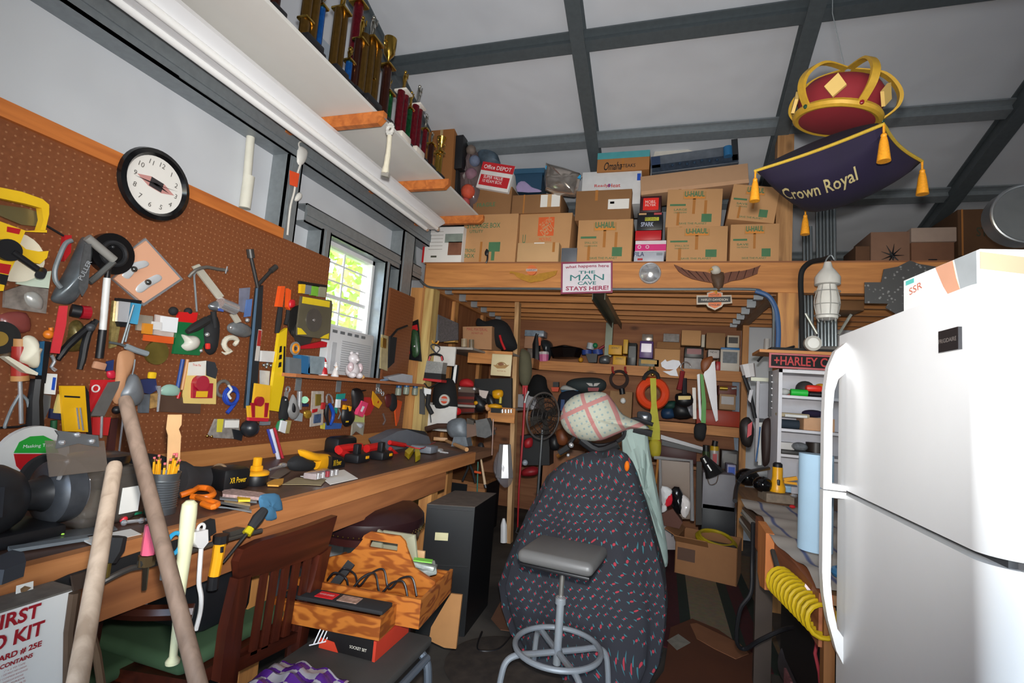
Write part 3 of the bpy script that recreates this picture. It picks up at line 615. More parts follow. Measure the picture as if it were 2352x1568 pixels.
# ---- filing cabinet ----
A=P(981,1158,'Z',.72); B=P(1091,1165,'Z',.72); Cc=P(1140,1133,'Z',.72); D=Cc-(B-A)
fc=thing('filing_cabinet','black two-drawer filing cabinet with a dusty top standing beside the workbench','filing cabinet',(A+Cc)/2-V((0,0,.72)))
dn=V((0,0,-.715)); m=MB(); m.prism([A,B,Cc,D],dn); m2_=M('141416',.42,.2,.1); part(fc,'body',m,m2_)
m=MB(); m.prism([A,B,Cc,D],V((0,0,.003))); part(fc,'dusty_top',m,M('5a5048',.8,0,.35,18))
ex=(B-A).normalized(); nx=V((ex.y,-ex.x,0)); W_=(B-A).length
for z0,z1 in ((.40,.70),(.05,.385)):
    m=MB(); m.prism([A+ex*.012+V((0,0,z0-.72)),B-ex*.012+V((0,0,z0-.72)),B-ex*.012+V((0,0,z1-.72)),A+ex*.012+V((0,0,z1-.72))],nx*.010); dr=part(fc,'drawer',m,m2_)
    c=A+ex*W_*.36+V((0,0,(z0+z1)/2-.72+.0))+nx*.012
    m=MB(); m.box(c,(.075,.012,.042),rot(0,0,math.degrees(math.atan2(ex.y,ex.x)))); 
    if z0>.2: part(dr,'label_holder',m,M('d8cfa0',.5),label='cream label holder')
# ---- low step bench with tray ----
sb=thing('utility_bench','low bench with dark padded top and bent grey tube legs under the tool tray','bench',(-1.03,1.55,0))
m=MB(); m.rbox((-1.03,1.53,.405),(.40,.78,.035),.012); part(sb,'top',m,M('45423f',.8,0,.2,10))
gt=M('6f7883',.35,.5,.06)
for y in (1.22,1.86):
    q=smooth([V((-.80,y,.0)),V((-.81,y,.30)),V((-.84,y,.375)),V((-.90,y,.385)),V((-1.16,y,.385)),V((-1.22,y,.375)),V((-1.25,y,.30)),V((-1.26,y,0))],5); m=MB(); m.tube(q,.016,10); part(sb,'leg_frame',m,gt)
m=MB(); m.tube([V((-.82,1.22,.37)),V((-.82,1.86,.37))],.014,10); part(sb,'side_rail',m,gt)
rbx=thing('socket_set_box','flat black and red retail box under the wooden tool tray','box',(-1.0,1.75,.424))
m=MB(); m.bb(-1.16,-.93,1.66,1.90,.424,.492); part(rbx,'carton',m,M('1c1a1a',.4)); m=MB(); m.prism([V((-1.162,1.658,.424)),V((-1.08,1.658,.424)),V((-1.10,1.658,.455)),V((-1.162,1.658,.46))],V((0,-.002,0))); part(rbx,'red_flash',m,M('d8452c',.45)); m=MB(); m.bb(-.94,-.929,1.657,1.901,.424,.493); part(rbx,'red_end',m,M('c03a26',.5)); text(rbx,'SOCKET SET',V((-1.0,1.6575,.455)),(1,0,0),(0,-1,0),.010,M('e8e2d0',.5),w=.07)
# caddy
cw=bpy.data.materials.new('stained_plywood'); cw.use_nodes=True
def _cw():
    t=cw.node_tree;b=t.nodes['Principled BSDF'];L=t.links.new;tc=t.nodes.new('ShaderNodeTexCoord');mp=t.nodes.new('ShaderNodeMapping');mp.inputs['Scale'].default_value=(2.2,2.2,7);L(tc.outputs['Object'],mp.inputs[0])
    n=t.nodes.new('ShaderNodeTexNoise');n.inputs['Scale'].default_value=2.3;n.inputs['Detail'].default_value=2;L(mp.outputs[0],n.inputs['Vector'])
    w_=t.nodes.new('ShaderNodeMath');w_.operation='MULTIPLY';w_.inputs[1].default_value=38;L(n.outputs['Fac'],w_.inputs[0]);s=t.nodes.new('ShaderNodeMath');s.operation='SINE';L(w_.outputs[0],s.inputs[0])
    cr=t.nodes.new('ShaderNodeValToRGB');e=cr.color_ramp.elements;e[0].position=.1;e[0].color=(*hx('854416'),1);e[1].position=.7;e[1].color=(*hx('ad6626'),1)
    mr=t.nodes.new('ShaderNodeMapRange');mr.inputs[1].default_value=-1;L(s.outputs[0],mr.inputs[0]);L(mr.outputs[0],cr.inputs[0]);L(cr.outputs[0],b.inputs['Base Color']);b.inputs['Roughness'].default_value=.4
_cw()
cz=.497
cad=thing('tool_caddy','stained plywood tool carrier with cut-out handle sitting on the low bench','tool carrier',(-1.08,1.8,cz))
O=P(620,1422,'Z',cz); Ax=(P(870,1472,'Z',cz)-O); LA=Ax.length; ea=Ax.normalized(); eb=V((-ea.y,ea.x,0))
def cb(a0,a1,b0,b1,z0,z1,nm='side_board'):
    m=MB(); m.prism([O+ea*a0+eb*b0+V((0,0,z0)),O+ea*a1+eb*b0+V((0,0,z0)),O+ea*a1+eb*b1+V((0,0,z0)),O+ea*a0+eb*b1+V((0,0,z0))],V((0,0,z1-z0))); return part(cad,nm,m,cw)
t=.012; h1=.075; LB=LA+.095
cb(0,LA,0,t,0,h1,'front_board'); cb(0,t,t,.13,0,h1); cb(LA-t,LA,t,.13,0,h1); cb(t,LA-t,t,.13,0,.008,'bottom'); 
cb(0,LB,.13,.13+t,0,.105,'front_board'); cb(LB-t,LB,.13+t,.50,0,.10); cb(0,t,.13+t,.50,0,.10); cb(t,LB-t,.13+t,.50-t,0,.008,'bottom'); cb(0,LB,.50-t,.50,0,.09,'back_board')
# centre partition with handle
def cpt(a,z,b=.30): return O+ea*a+eb*b+V((0,0,z))
m=MB(); hb=.305
outl=[(t,.008),(LB-t,.008),(LB-t,.11),(LB*.80,.15),(LB*.70,.245),(LB*.655,.265),(LB*.40,.265),(LB*.35,.245),(LB*.25,.17),(t,.13)]
hole=[(LB*.405,.205),(LB*.645,.205),(LB*.645,.235),(LB*.405,.235)]
# build around the hole with four prisms
def pp(pts): m.prism([cpt(a,z,hb) for a,z in pts],eb*t)
pp([(t,.008),(LB-t,.008),(LB-t,.11),(LB*.80,.15),(LB*.74,.205),(LB*.31,.205),(LB*.25,.17),(t,.13)]); pp([(LB*.31,.205),(LB*.405,.205),(LB*.405,.235),(LB*.345,.235)]); pp([(LB*.645,.205),(LB*.74,.205),(LB*.71,.235),(LB*.645,.235)]); pp([(LB*.335,.235),(LB*.715,.235),(LB*.70,.25),(LB*.655,.268),(LB*.40,.268),(LB*.35,.25)])
part(cad,'handle_partition',m,cw)
m=MB(); c=O+ea*LA*.52+eb*.065+V((0,0,h1-.001)); ag=math.degrees(math.atan2(ea.y,ea.x)); m.rbox(c+V((0,0,.008)),(LA*.93,.085,.016),.005,rot(0,0,ag))
kb=thing('black_pouch','long black zip case with a red label lying in the front of the tool tray','case',c-V((0,0,.0))); part(kb,'case',m,blkR)
m=MB(); m.box(c-ea*.045+V((0,0,.0168)),(.075,.05,.002),rot(0,0,ag)); part(kb,'label',m,M('d8242c',.4)); m=MB(); m.box(c+ea*.05+V((0,0,.0168)),(.08,.05,.002),rot(0,0,ag)); part(kb,'picture_label',m,M('a88a7c',.4,0,.9,70))
text(kb,'POWER GRABBER',c-ea*.045+V((0,0,.0182)),ea,(0,0,1),.012,M('f0d8d8',.5),w=.06)
m=MB(); q=[O+ea*a+eb*b+V((0,0,z)) for a,b,z in [(.10,.20,.09),(.14,.18,.13),(.17,.22,.10),(.21,.19,.07),(.25,.20,.12),(.30,.21,.14),(.34,.19,.08),(.38,.2,.12),(.43,.2,.13),(.46,.19,.07)]]
m.tube(smooth(q,6),.004,6); q=[p+V((.02,.03,.01)) for p in q[::-1]]; m.tube(smooth(q,6),.004,6); one('black_cable','thin black cable looping loosely inside the tool tray','cable',m,blk)
m=MB(); c=O+ea*.14+eb*.235+V((0,0,.10)); m.box(c,(.035,.012,.12),rot(-35,25,ag)); one('emblem_strap','black strap with a small orange badge lying in the tool tray','strap',m,blkR)
m=MB(); c=O+ea*(LB-.10)+eb*.38+V((0,0,.12)); m.rbox(c,(.12,.08,.03),.008,rot(8,-12,30)); m.rbox(c+V((.01,0,.02)),(.10,.07,.02),.006,rot(-8,6,10)); one('rag_packet','grey plastic packet with bright green label on the right of the tray','packet',m,[M('9aa09a',.3,0,.5,30)])
m=MB(); m.box(c+V((0,0,.040)),(.08,.04,.004),rot(0,4,20)); one('green_label','bright green paper label on the plastic packet in the tray','label',m,M('7fcf50',.5))
# slotted wood box behind tray
wbx=thing('divider_box','pale grey-green wooden divider box behind the tool tray handle','box',P(900,1290,'Y',2.2)*1)
Yb=Pl('Y',2.15)
m=MB(); Yb.poly(m,[(850,1255),(868,1216),(878,1222),(876,1262),(890,1290),(850,1290)],.012,off=.08); part(wbx,'side_board',m,M('9a9880',.7,0,.06)); m=MB(); Yb.poly(m,[(880,1218),(950,1228),(948,1285),(880,1285)],.012); part(wbx,'back_board',m,M('9a9880',.7,0,.06)); m=MB(); Yb.poly(m,[(925,1242),(952,1228),(958,1290),(925,1300)],.012,off=.10)
part(wbx,'side_board',m,M('9a9880',.7,0,.06))
m=MB(); Yb.poly(m,[(950,1262),(975,1266),(972,1300),(950,1300)],.01,off=.03); part(wbx,'end_board',m,cardL)
# board leaning against cabinet
Yc=Pl('Y',2.45); m=MB(); Yc.poly(m,[(1035,1363),(1061,1366),(1047,1490),(1020,1487),(985,1470),(990,1440)],.012); one('plywood_offcut','pale plywood offcut leaning against the front of the filing cabinet','board',m,M('b5814f',.6))
# dark stool leg right of bench
# ---- leather bar stool ----
bs=thing('leather_stool','round dark leather stool with brass nail heads pushed under the workbench','stool',(-1.47,2.42,0))
bc=V((-1.47,2.42,0)); lea=M('2c1618',.35,0,.1,9)
m=MB(); m.lathe([(.02,.76),(.18,.76),(.25,.745),(.285,.71),(.29,.67),(.275,.64),(.02,.64)],bc,(0,0,1),36); part(bs,'seat',m,lea)
m=MB(); m.lathe([(.255,.60),(.27,.605),(.27,.64),(.255,.64)],bc,(0,0,1),36); part(bs,'seat_rail',m,M('3a1512',.4))
m=MB()
for k in range(70):
    a=2*math.pi*k/70; m.ball(bc+V((math.cos(a)*.290,math.sin(a)*.290,.655)),.0045,6)
part(bs,'nail_heads',m,brass)
for k in range(4):
    a=math.radians(30+90*k); m=MB(); m.tube([bc+V((math.cos(a)*.22,math.sin(a)*.22,.61)),bc+V((math.cos(a)*.27,math.sin(a)*.27,0.005))],[.024,.018],8); part(bs,'leg',m,M('2e1412',.4))
m=MB(); m.torus(bc+V((0,0,.25)),(0,0,1),.24,.012,32,8); part(bs,'foot_ring',m,M('2e1412',.4))
# ---- wooden armchair (back to camera) ----
CX=-1.285; XPl=Pl('X',CX); mah=wood('4c1f12','2c100a','Z',1,.35,False); mahY=wood('4c1f12','2c100a','Y',1,.35,False)
ac=thing('wooden_armchair','dark mahogany slat-back armchair with green cushion pulled up to the workbench','chair',(-1.3,1.35,0))
def xp(pts,t,off=0,nm='slat',mt=mah): m=MB(); XPl.poly(m,pts,t,off); return part(ac,nm,m,mt)
xp([(560,1262),(600,1242),(660,1225),(720,1205),(775,1184),(752,1262),(715,1282),(640,1308),(552,1332),(548,1290)],.03,nm='top_rail',mt=mahY)
xp([(548,1330),(578,1320),(560,1420),(545,1568),(505,1568),(520,1450)],.035,nm='back_post')
xp([(735,1275),(762,1255),(745,1330),(715,1420),(700,1500),(685,1500),(700,1400),(722,1330)],.035,nm='back_post')
for i in range(5):
    u0=605+i*25; u1=u0+13; 
    xp([(u0,1312-i*9),(u1,1308-i*9),(u1-28,1500-i*14),(u0-30,1506-i*14)],.012,off=.008)
xp([(545,1512),(688,1450),(690,1470),(542,1545)],.02,nm='lower_rail',mt=mahY)
m=MB(); m.prism([V((CX,1.22,.50)),V((CX,1.72,.50)),V((CX-.42,1.74,.50)),V((CX-.45,1.14,.50))],V((0,0,-.04))); part(ac,'seat',m,mahY)
m=MB(); m.rbox((CX-.24,1.45,.525),(.44,.48,.05),.022,None,3); part(ac,'cushion',m,M('3f5a3c',.9,0,.08),label='green cushion')
q=[V((CX+.01,1.20,.70)),V((CX-.1,1.12,.705)),V((CX-.25,1.10,.70)),V((CX-.38,1.14,.695))]; m=MB(); m.tube(smooth(q,4),.022,8); m.tube([q[-1],V((CX-.36,1.15,.5))],.02); part(ac,'armrest',m,M('3a1a10',.3))
q=[V((CX+.01,1.72,.66)),V((CX-.1,1.76,.665)),V((CX-.38,1.76,.655))]; m=MB(); m.tube(smooth(q,4),.022,8); m.tube([q[-1],V((CX-.36,1.73,.5))],.02); part(ac,'armrest',m,M('3a1a10',.3))
for x,y in ((CX-.02,1.25),(CX-.02,1.69),(CX-.42,1.20),(CX-.42,1.70)): m=MB(); m.tube([(x,y,.48),(x,y,.004)],[.022,.018],8); part(ac,'leg',m,mah)
m=MB(); m.rbox((CX-.20,1.42,.645),(.24,.22,.17),.03); one('black_bin','black plastic bin standing on the green chair cushion','bin',m,M('1a1c20',.4))
# second cushion/chair at left
c2=thing('second_armchair','dark wooden armchair with green cushion mostly hidden under the bench at far left','chair',(-1.72,1.05,0))
m=MB(); m.rbox((-1.72,1.12,.49),(.44,.5,.05),.022,None,3); part(c2,'cushion',m,M('3f5a3c',.9,0,.08),label='green cushion')
m=MB(); m.rbox((-1.72,1.12,.44),(.47,.52,.05),.01); part(c2,'seat',m,mahY)
for x in(-1.92,-1.52):
    for y in(.9,1.34): m=MB(); m.tube([(x,y,.42),(x,y,.004)],.022,8); part(c2,'leg',m,mah)
m=MB(); m.tube(smooth([V((-1.50,1.02,.46)),V((-1.47,1.05,.58)),V((-1.50,1.08,.68))],4),.025,8); part(c2,'armrest',m,M('3a1a10',.3))
# ---- long sticks ----
def stick(nm,lab,cat,t,b,zt,zb,r,mt,n=2,rr=None):
    a=PD(*t,zt); c=PD(*b,zb); d=(c-a); k=(a.z-.01)/(a.z-c.z) if c.z<a.z else 1; e=a+d*k
    m=MB(); m.tube([a,a+d*.02,e],[r*.85,r,r],14); return one(nm,lab,cat,m,mt)
stick('broom_handle','weathered pale wooden pole leaning on the bench beside the first aid sign','pole',(264,1066),(178,1568),1.12,.80,.0150,wood('cfb8a2','a48d78','Z',1.5,.6,False))
stick('rake_handle','longer grey-brown wooden pole leaning across the bench in front of the pencil can','pole',(287,915),(455,1568),1.28,.98,.0160,wood('8f7868','705c4e','Z',1.5,.6,False))
m=MB(); a=P(437,1148,'X',-1.283); c=P(396,1525,'X',-1.27); L_=(a-c)
m.lathe([(.004,0),(.017,.002),(.018,.01),(.010,.022),(.0105,.10),(.014,.22),(.018,.32),(.0205,.42),(.019,.45),(.010,.460),(.002,.461)],c,L_,16); k=L_.length/.461
bt=MB(); bt.lathe([(r*1.02,h*k) for r,h in [(.004,0),(.017,.002),(.018,.01),(.010,.022),(.0105,.10),(.014,.22),(.018,.32),(.0205,.42),(.019,.45),(.010,.460),(.002,.461)]],c,L_,18)
one('souvenir_bat','small cream-painted baseball bat hanging knob down from the bench tool strip','bat',bt,M('e2e0b8',.4,0,.03))
# ================= THINGS ON THE LOFT =================
ZL=2.549
class Carton:
    def __init__(s,name,label,cat,px,Y,dep,mat,rz=0,zb=None,group=None,r=.004,taper=0,bodyname='body'):
        u0,v0,u1,v1=px; um=(u0+u1)/2; vm=(v0+v1)/2
        x0=P(u0,vm,'Y',Y).x; x1=P(u1,vm,'Y',Y).x; zt=P(um,v0,'Y',Y).z; z0=P(um,v1,'Y',Y).z
        if zb is not None: z0=zb
        s.W=x1-x0; s.H=zt-z0; s.D=dep; s.c=V(((x0+x1)/2,Y,(zt+z0)/2)); a=math.radians(rz); s.u=V((math.cos(a),0,math.sin(a))); s.v=V((-math.sin(a),0,math.cos(a))); s.n=V((0,-1,0))
        cc=s.c+V((0,dep/2,0)); s.t=thing(name,label,cat,V((cc.x,cc.y,z0)),group); s.top=zt; s.z0=z0
        R=Matrix((s.u,V((0,1,0)),s.v)).transposed(); m=MB(); m.rbox(cc,(s.W,dep,s.H),r,R)
        if taper: m.v=[V((p.x+(s.c.x-p.x)*taper*((p.z-s.z0)/s.H),p.y,p.z)) for p in m.v]
        s.body=part(s.t,bodyname,m,mat); s.R=R
    def at(s,x,y,o=.0012): return s.c+s.u*(x*s.W/2)+s.v*(y*s.H/2)+s.n*o
    def patch(s,x0,y0,x1,y1,mat,nm='printed_patch',lab=None,o=.0012,rot=0):
        m=MB(); m.prism([s.at(x0,y0,o),s.at(x1,y0,o),s.at(x1,y1,o),s.at(x0,y1,o)],V((0,o*.8,0))); return part(s.t,nm,m,mat,label=lab)
    def text(s,tx,x,y,h,w,mat,rot=0,bold=.01,**k): return text(s.t,tx,s.at(x,y,.002),s.u,s.n,h*s.H,mat,w=w*s.W if w else None,rotd=rot,bold=bold,t=.0004,**k)
    def tape(s,x=0,w=.10,y0=.5,y1=1.0,top=True,mat=None):
        m=MB(); m.prism([s.at(x-w/2,y0,.001),s.at(x+w/2,y0,.001),s.at(x+w/2,y1,.001),s.at(x-w/2,y1,.001)],V((0,.0008,0)))
        o=s.at(x,1.0,0); m.prism([o-s.u*w*s.W/4+s.v*.0006,o+s.u*w*s.W/4+s.v*.0006,o+s.u*w*s.W/4+s.v*.0006+V((0,s.D,0)),o-s.u*w*s.W/4+s.v*.0006+V((0,s.D,0))],s.v*.0006); return part(s.t,'packing_tape',m,mat or tapeM)
inkG=M('4d7a55',.8); inkO=M('d98a3a',.8); inkK=M('4a4a3c',.8)
def uhaul(px,Y,lab,rz=0,zb=None,small=True,tapes=3,mat=card,extra='SMALL BOX'):
    b=Carton('moving_box',lab,'cardboard box',px,Y,.40,mat,rz,zb,'moving boxes stacked along the loft front')
    b.patch(-.42,.46,.42,.86,M('b98a55',.8),lab='logo panel',o=.001); b.patch(-.38,.50,.38,.62,inkO,'printed_patch','orange stripe',o=.0018)
    b.text('U-HAUL',0,.74,.15,.36,inkG,bold=.03)
    b.patch(-.88,.12,-.30,.22,inkG,'printed_patch','green printed band'); b.text(extra,-.48,-.08,.055,.24,inkG); b.text('CAJA PEQUENA',-.48,-.24,.045,.24,inkG)
    b.text('SAVE THE PLANET',.0,-.80,.05,.5,inkG); b.patch(.30,-.72,.66,-.30,inkG,'printed_patch','printed tree picture')
    m=MB(); 
    for i,x in enumerate((0,-.55,.42)[:tapes]): b.tape(x,.10,(-.3,-.9,-.3)[i],(.5,-.2,.4)[i],top=i==0)
    return b
# --- row 1 bottom
Y0=4.16
b=Carton('photo_carton','white carton with red spine and brown photo print at the left end of the loft','cardboard box',(972,521,1062,602),4.13,.34,M('e4e1dc',.5,0,.02),zb=ZL)
b.patch(-1,-1,-.90,1,red,'red_spine'); b.patch(.30,-.6,.98,.15,M('8a5a44',.5,0,.5,9),lab='brown photo print'); b.patch(.1,.1,.98,.6,M('8f9a90',.5,0,.3,12),lab='grey photo print')
for k in range(6): b.patch(-.7,.75-k*.2,.0,.72-k*.2,M('a8a29a',.7),'text_line')
b.patch(-.55,-.72,-.25,-.62,inkK,'logo_block')
b1=Carton('storage_carton','brown storage box with green print and torn tape, second from left on the loft','cardboard box',(1063,492,1187,602),4.20,.42,card,zb=ZL,group='plain and printed cartons on the loft')
b1.text('STORAGE BOX',-.25,.55,.10,.62,inkG); b1.text('UTILITY',-.5,.32,.06,.25,inkG); b1.patch(.0,-.5,.42,-.12,inkG,lab='green printed sofa picture'); b1.patch(.12,-.85,.24,-.5,inkG,lab='green printed lamp picture'); b1.text('STRONG',-.7,-.45,.07,.22,inkG); b1.text('BOX',-.7,-.66,.08,.2,inkG); b1.tape(-.28,.08,-.9,-.1)
Carton('bulging_carton','bulging brown carton with green and orange print stacked above the storage box','cardboard box',(1088,432,1172,500),4.22,.36,cardD,2,zb=None,taper=-.08).text('FRAGILE',-.3,-.1,.14,.5,inkG)
b=Carton('store_carton','white and red office store carton tilted on top of the bulging carton','cardboard box',(1100,376,1176,436),4.18,.30,M('e6e2de',.5),-12); b.patch(-1,.36,1,1,M('c8242c',.45),'red_band'); b.text('Office DEPOT',0,.66,.15,.85,M('f0e6e4',.6)); b.patch(-.9,-.75,.9,.05,M('c8242c',.45),'red_band'); b.text('SUPER VALUE',-.1,-.1,.12,.6,M('f0e6e4',.6)); b.text('10 REAM BOX',-.1,-.4,.12,.6,M('f0e6e4',.6))
b=Carton('home_store_carton','brown carton with orange square logo, flaring sides, right of the storage box','cardboard box',(1194,490,1308,602),4.22,.42,card,zb=ZL,group='plain and printed cartons on the loft',taper=-.06)
b.patch(-.28,.12,.36,.85,M('e0622c',.7),'orange_logo_panel'); b.text('THE HOME',.04,.62,.12,.26,cardL,rot=38); b.text('DEPOT',.10,.36,.16,.26,cardL,rot=38); b.text('MOVING',.04,-.02,.07,.24,M('e0622c',.7)); b.text('U',-.82,.0,.18,.06,inkG)
b=Carton('small_carton','small light tan carton in front of the orange-logo carton','cardboard box',(1188,557,1283,602),4.12,.2,cardL,zb=ZL,group='plain and printed cartons on the loft'); b.tape(.75,.12,-.0,1); b.patch(-.2,.9,.3,1,paper,'paper_label')
b=Carton('flat_carton','flat brown carton with white shipping labels lying on the orange-logo carton','cardboard box',(1176,446,1288,489),4.20,.36,cardD,group='plain and printed cartons on the loft'); b.patch(.18,-.4,.46,.9,paper,'shipping_label'); b.patch(.62,-.4,.96,.9,paper,'shipping_label'); b.patch(.46,-.4,.62,.9,cardL,'packing_tape'); b.tape(-.5,.06,-1,1)
# blue bin with purple cloth
bn=thing('plastic_bin','translucent dark blue plastic bin with lilac cloth inside on the flat carton','bin',P(1215,440,'Y',4.3))
Yq=Pl('Y',4.2)
m=MB(); Yq.poly(m,[(1182,392),(1247,389),(1242,441),(1188,441)],.20,off=-.2); part(bn,'body',m,M('2f4d66',.2,0,.1,8,0,0,.9)); m=MB(); Yq.poly(m,[(1178,388),(1251,385),(1250,396),(1180,399)],.23,off=-.215); part(bn,'rim',m,M('365a74',.25))
m=MB(); Yq.blob(m,[(1188,440),(1190,420),(1205,416),(1222,430),(1240,436),(1240,441)],.012,off=.0,sm=2); part(bn,'lilac_cloth',m,M('a090b8',.8))
m=MB(); Yq.blob(m,[(1254,382),(1262,378),(1334,400),(1332,412),(1324,448),(1312,452),(1252,438)],.10,sm=2,wob=.12); sbag=thing('zip_bag','shiny silver zip bag with bright blue top edge leaning beside the blue bin','bag',P(1290,450,'Y',4.2)); part(sbag,'pouch',m,M('b7ada4',.16,.75,.2,25)); m=MB(); Yq.poly(m,[(1253,380),(1334,402),(1333,410),(1253,389)],.02,off=.02); part(sbag,'blue_zip',m,M('2aa0d8',.4))
b=Carton('labelled_carton','brown carton with white address label stacked at centre of the loft','cardboard box',(1322,436,1450,505),4.18,.4,cardD,zb=None,group='plain and printed cartons on the loft'); b.patch(.18,-.3,.92,.35,paper,'address_label'); b.patch(.25,.05,.4,.2,blk,'barcode_block'); b.tape(-.25,.10,.3,1)
uhaul((1326,504,1452,602),4.15,'taped moving box with green and orange print under the address-label carton',zb=ZL)
b=Carton('grey_bin','small dark grey plastic bin between the cartons beside the taped moving box','bin',(1289,569,1325,602),4.14,.2,M('60646c',.5),zb=ZL)
b=Carton('heat_pack_carton','white carton with small red and blue lettering above the address-label carton','cardboard box',(1336,392,1472,470),4.26,.35,M('d6d6d6',.5),zb=None); b.text('Ready',-.32,.12,.11,.24,M('c83a38',.6)); b.text('Heat',.12,.12,.11,.2,M('c83a38',.6)); b.patch(.86,.35,.98,.75,blue,'blue_mark'); b.patch(-.1,.05,-.02,.22,blue,'blue_mark')
b=Carton('steak_carton','brown carton with teal top band and black script word on the white carton','cardboard box',(1372,348,1492,392),4.24,.28,M('a8703c',.8,0,.06)); b.patch(-1,.32,1,1,M('4a9aa0',.6),'teal_band'); b.text('Omaha',-.38,-.45,.42,.34,blk,shear=.3); b.text('STEAKS',.2,-.5,.18,.28,blk); b.tape(.0,.09,-1,1)
# narrow column
b=Carton('red_part_box','black box with glossy red label, top of the narrow column of small boxes','box',(1470,450,1519,487),4.17,.25,M('3a1216',.4),zb=None); b.patch(-.7,-.75,.75,.75,M('e8342c',.25),'red_label'); b.text('MOBIL',.0,.25,.2,.5,M('f0d0c8',.5)); b.text('FILTER',.0,-.15,.12,.5,M('f0d0c8',.5))
b=Carton('black_part_box','black box with yellow and white print below the red-labelled box','box',(1464,488,1522,528),4.16,.25,M('1c1c20',.35)); b.patch(-.4,.05,.7,.45,M('c8c83a',.4),'yellow_swoosh'); b.text('PERFORMANCE',.1,.25,.16,.48,blk); b.patch(-.9,.75,-.3,.95,M('c8a070',.5),'printed_patch'); b.patch(.3,.72,.9,.95,M('b8484c',.5),'printed_patch'); b.text('SPARK',-.2,-.35,.25,.5,M('c0c8e0',.5))
b=Carton('red_lid_box','plain bright red box between the black box and the pink box','box',(1459,529,1519,551),4.15,.24,M('c01c24',.4))
b=Carton('pink_shoe_box','white and hot pink shoe box with ring marks second from bottom','box',(1459,552,1530,577),4.14,.26,M('e8dce0',.4)); b.patch(-1,-.9,1,.3,M('d82c7c',.4),'pink_band'); 
for x in (-.72,-.2): 
    m=MB(); m.torus(b.at(x,-.2,.003),(0,-1,0),.012,.003,20,6); part(b.t,'printed_ring',m,M('f0e0e8',.4))
b=Carton('grey_shoe_box','grey shoe box with navy lettering at the bottom of the narrow column','box',(1456,577,1525,602),4.13,.28,M('b4b8c4',.4),zb=ZL); b.text('FILA',-.66,.45,.42,.34,M('282c5c',.5)); b.patch(-.75,-.75,-.4,-.35,red,'red_logo'); b.patch(.5,.2,.9,.7,M('8a9098',.5),'size_label')
uhaul((1531,520,1671,602),4.15,'moving box with green tree print, bottom, right of the shoe boxes',zb=ZL,tapes=2)
uhaul((1531,434,1658,522),4.17,'shiny taped moving box stacked on the green tree-print box',rz=-1.5,tapes=3,extra='LARGE')
uhaul((1677,514,1790,602),4.15,'moving box with long green bottom band at the right end, bottom',zb=ZL,tapes=1,extra='SAVE')
uhaul((1677,426,1786,508),4.17,'tilted moving box behind the hanging tassel at the right end, top',rz=-8,tapes=2,extra='SAVE')
b=Carton('long_carton','long plain tan carton lying tilted across the tops of the moving boxes','cardboard box',(1472,390,1719,434),4.20,.3,M('b58e6c',.8,0,.04),4.5); b.patch(-1,-1,1,-.62,M('c79c78',.8),'lower_flap')
b=Carton('fishing_kit','long clear blister pack with dark blue parts on top of the long tan carton','package',(1496,346,1696,386),4.28,.10,M('5f6670',.15,0,.3,14,0,0,1),4.5); b.patch(-.98,-.9,.98,-.05,M('2c3848',.35,0,.6,40),'dark_parts'); b.patch(-1,-.4,-.78,.9,M('2a3c5c',.4),'blue_end'); m=MB(); m.cyl(b.at(.76,.7,.03),b.at(.76,-.35,.03),.035,16); part(b.t,'blue_jar',m,M('2a6a9a',.3)); b.patch(.86,-.7,1.,1.7,M('25282c',.4),'black_end')
for k in range(7): m=MB(); m.ball(b.at(-.5+k*.17,-.4+.1*math.sin(k*2),.01),.012,8); part(b.t,'lure',m,M('3a5068',.25,.4))
m=MB(); Pl('Y',4.45).poly(m,[(1512,322),(1602,350),(1640,362),(1500,362)],.01); tri=one('card_sheet','white triangular corner of a card sheet behind the blister pack','sheet',m,M('cfcac0',.6))
# left pile behind trophies
b=Carton('taped_carton','brown taped carton at the far left of the loft behind the gold cups','cardboard box',(976,284,1040,440),4.02,.18,M('96602f',.8,0,.05),2); b.tape(.1,.2,-.2,1,mat=M('b59a70',.5)); 
b=Carton('speaker_case','tall black case standing behind the gold cups, left end of the loft','case',(1012,312,1062,388),4.06,.15,blk,2); b=Carton('speaker_case','black case lower left of the loft beneath the tall one','case',(1004,390,1050,470),4.1,.25,blkR,2)
gb=thing('clear_bag','clear plastic bag stuffed with orange and pink things at the left of the loft','bag',P(1085,480,'Y',4.3)); Yr=Pl('Y',4.27)
m=MB(); Yr.blob(m,[(1062,340),(1085,330),(1100,345),(1112,400),(1108,450),(1095,478),(1060,470),(1052,420)],.13,sm=3,wob=.12,seed=4); part(gb,'bag',m,M('6a5a5a',.15,0,.5,9,0,0,1))
for i,(u,v,c,r) in enumerate([(1075,440,'d8583c',.07),(1082,400,'8f6a78',.06),(1090,370,'6d7890',.055),(1068,465,'b04a4a',.05),(1082,345,'7a6a60',.05)]): m=MB(); m.ball(Yr.pt(u,v,.10),r,10); part(gb,'stuffed_toy',m,M(c,.7,0,.3,20))
m=MB(); Yr.blob(m,[(1100,335),(1130,340),(1150,375),(1120,385),(1100,372)],.08,sm=2); one('dark_bundle','dark grey and blue bundle of bags behind the tilted office carton','bag',m,M('4a5a68',.6,0,.7,12))
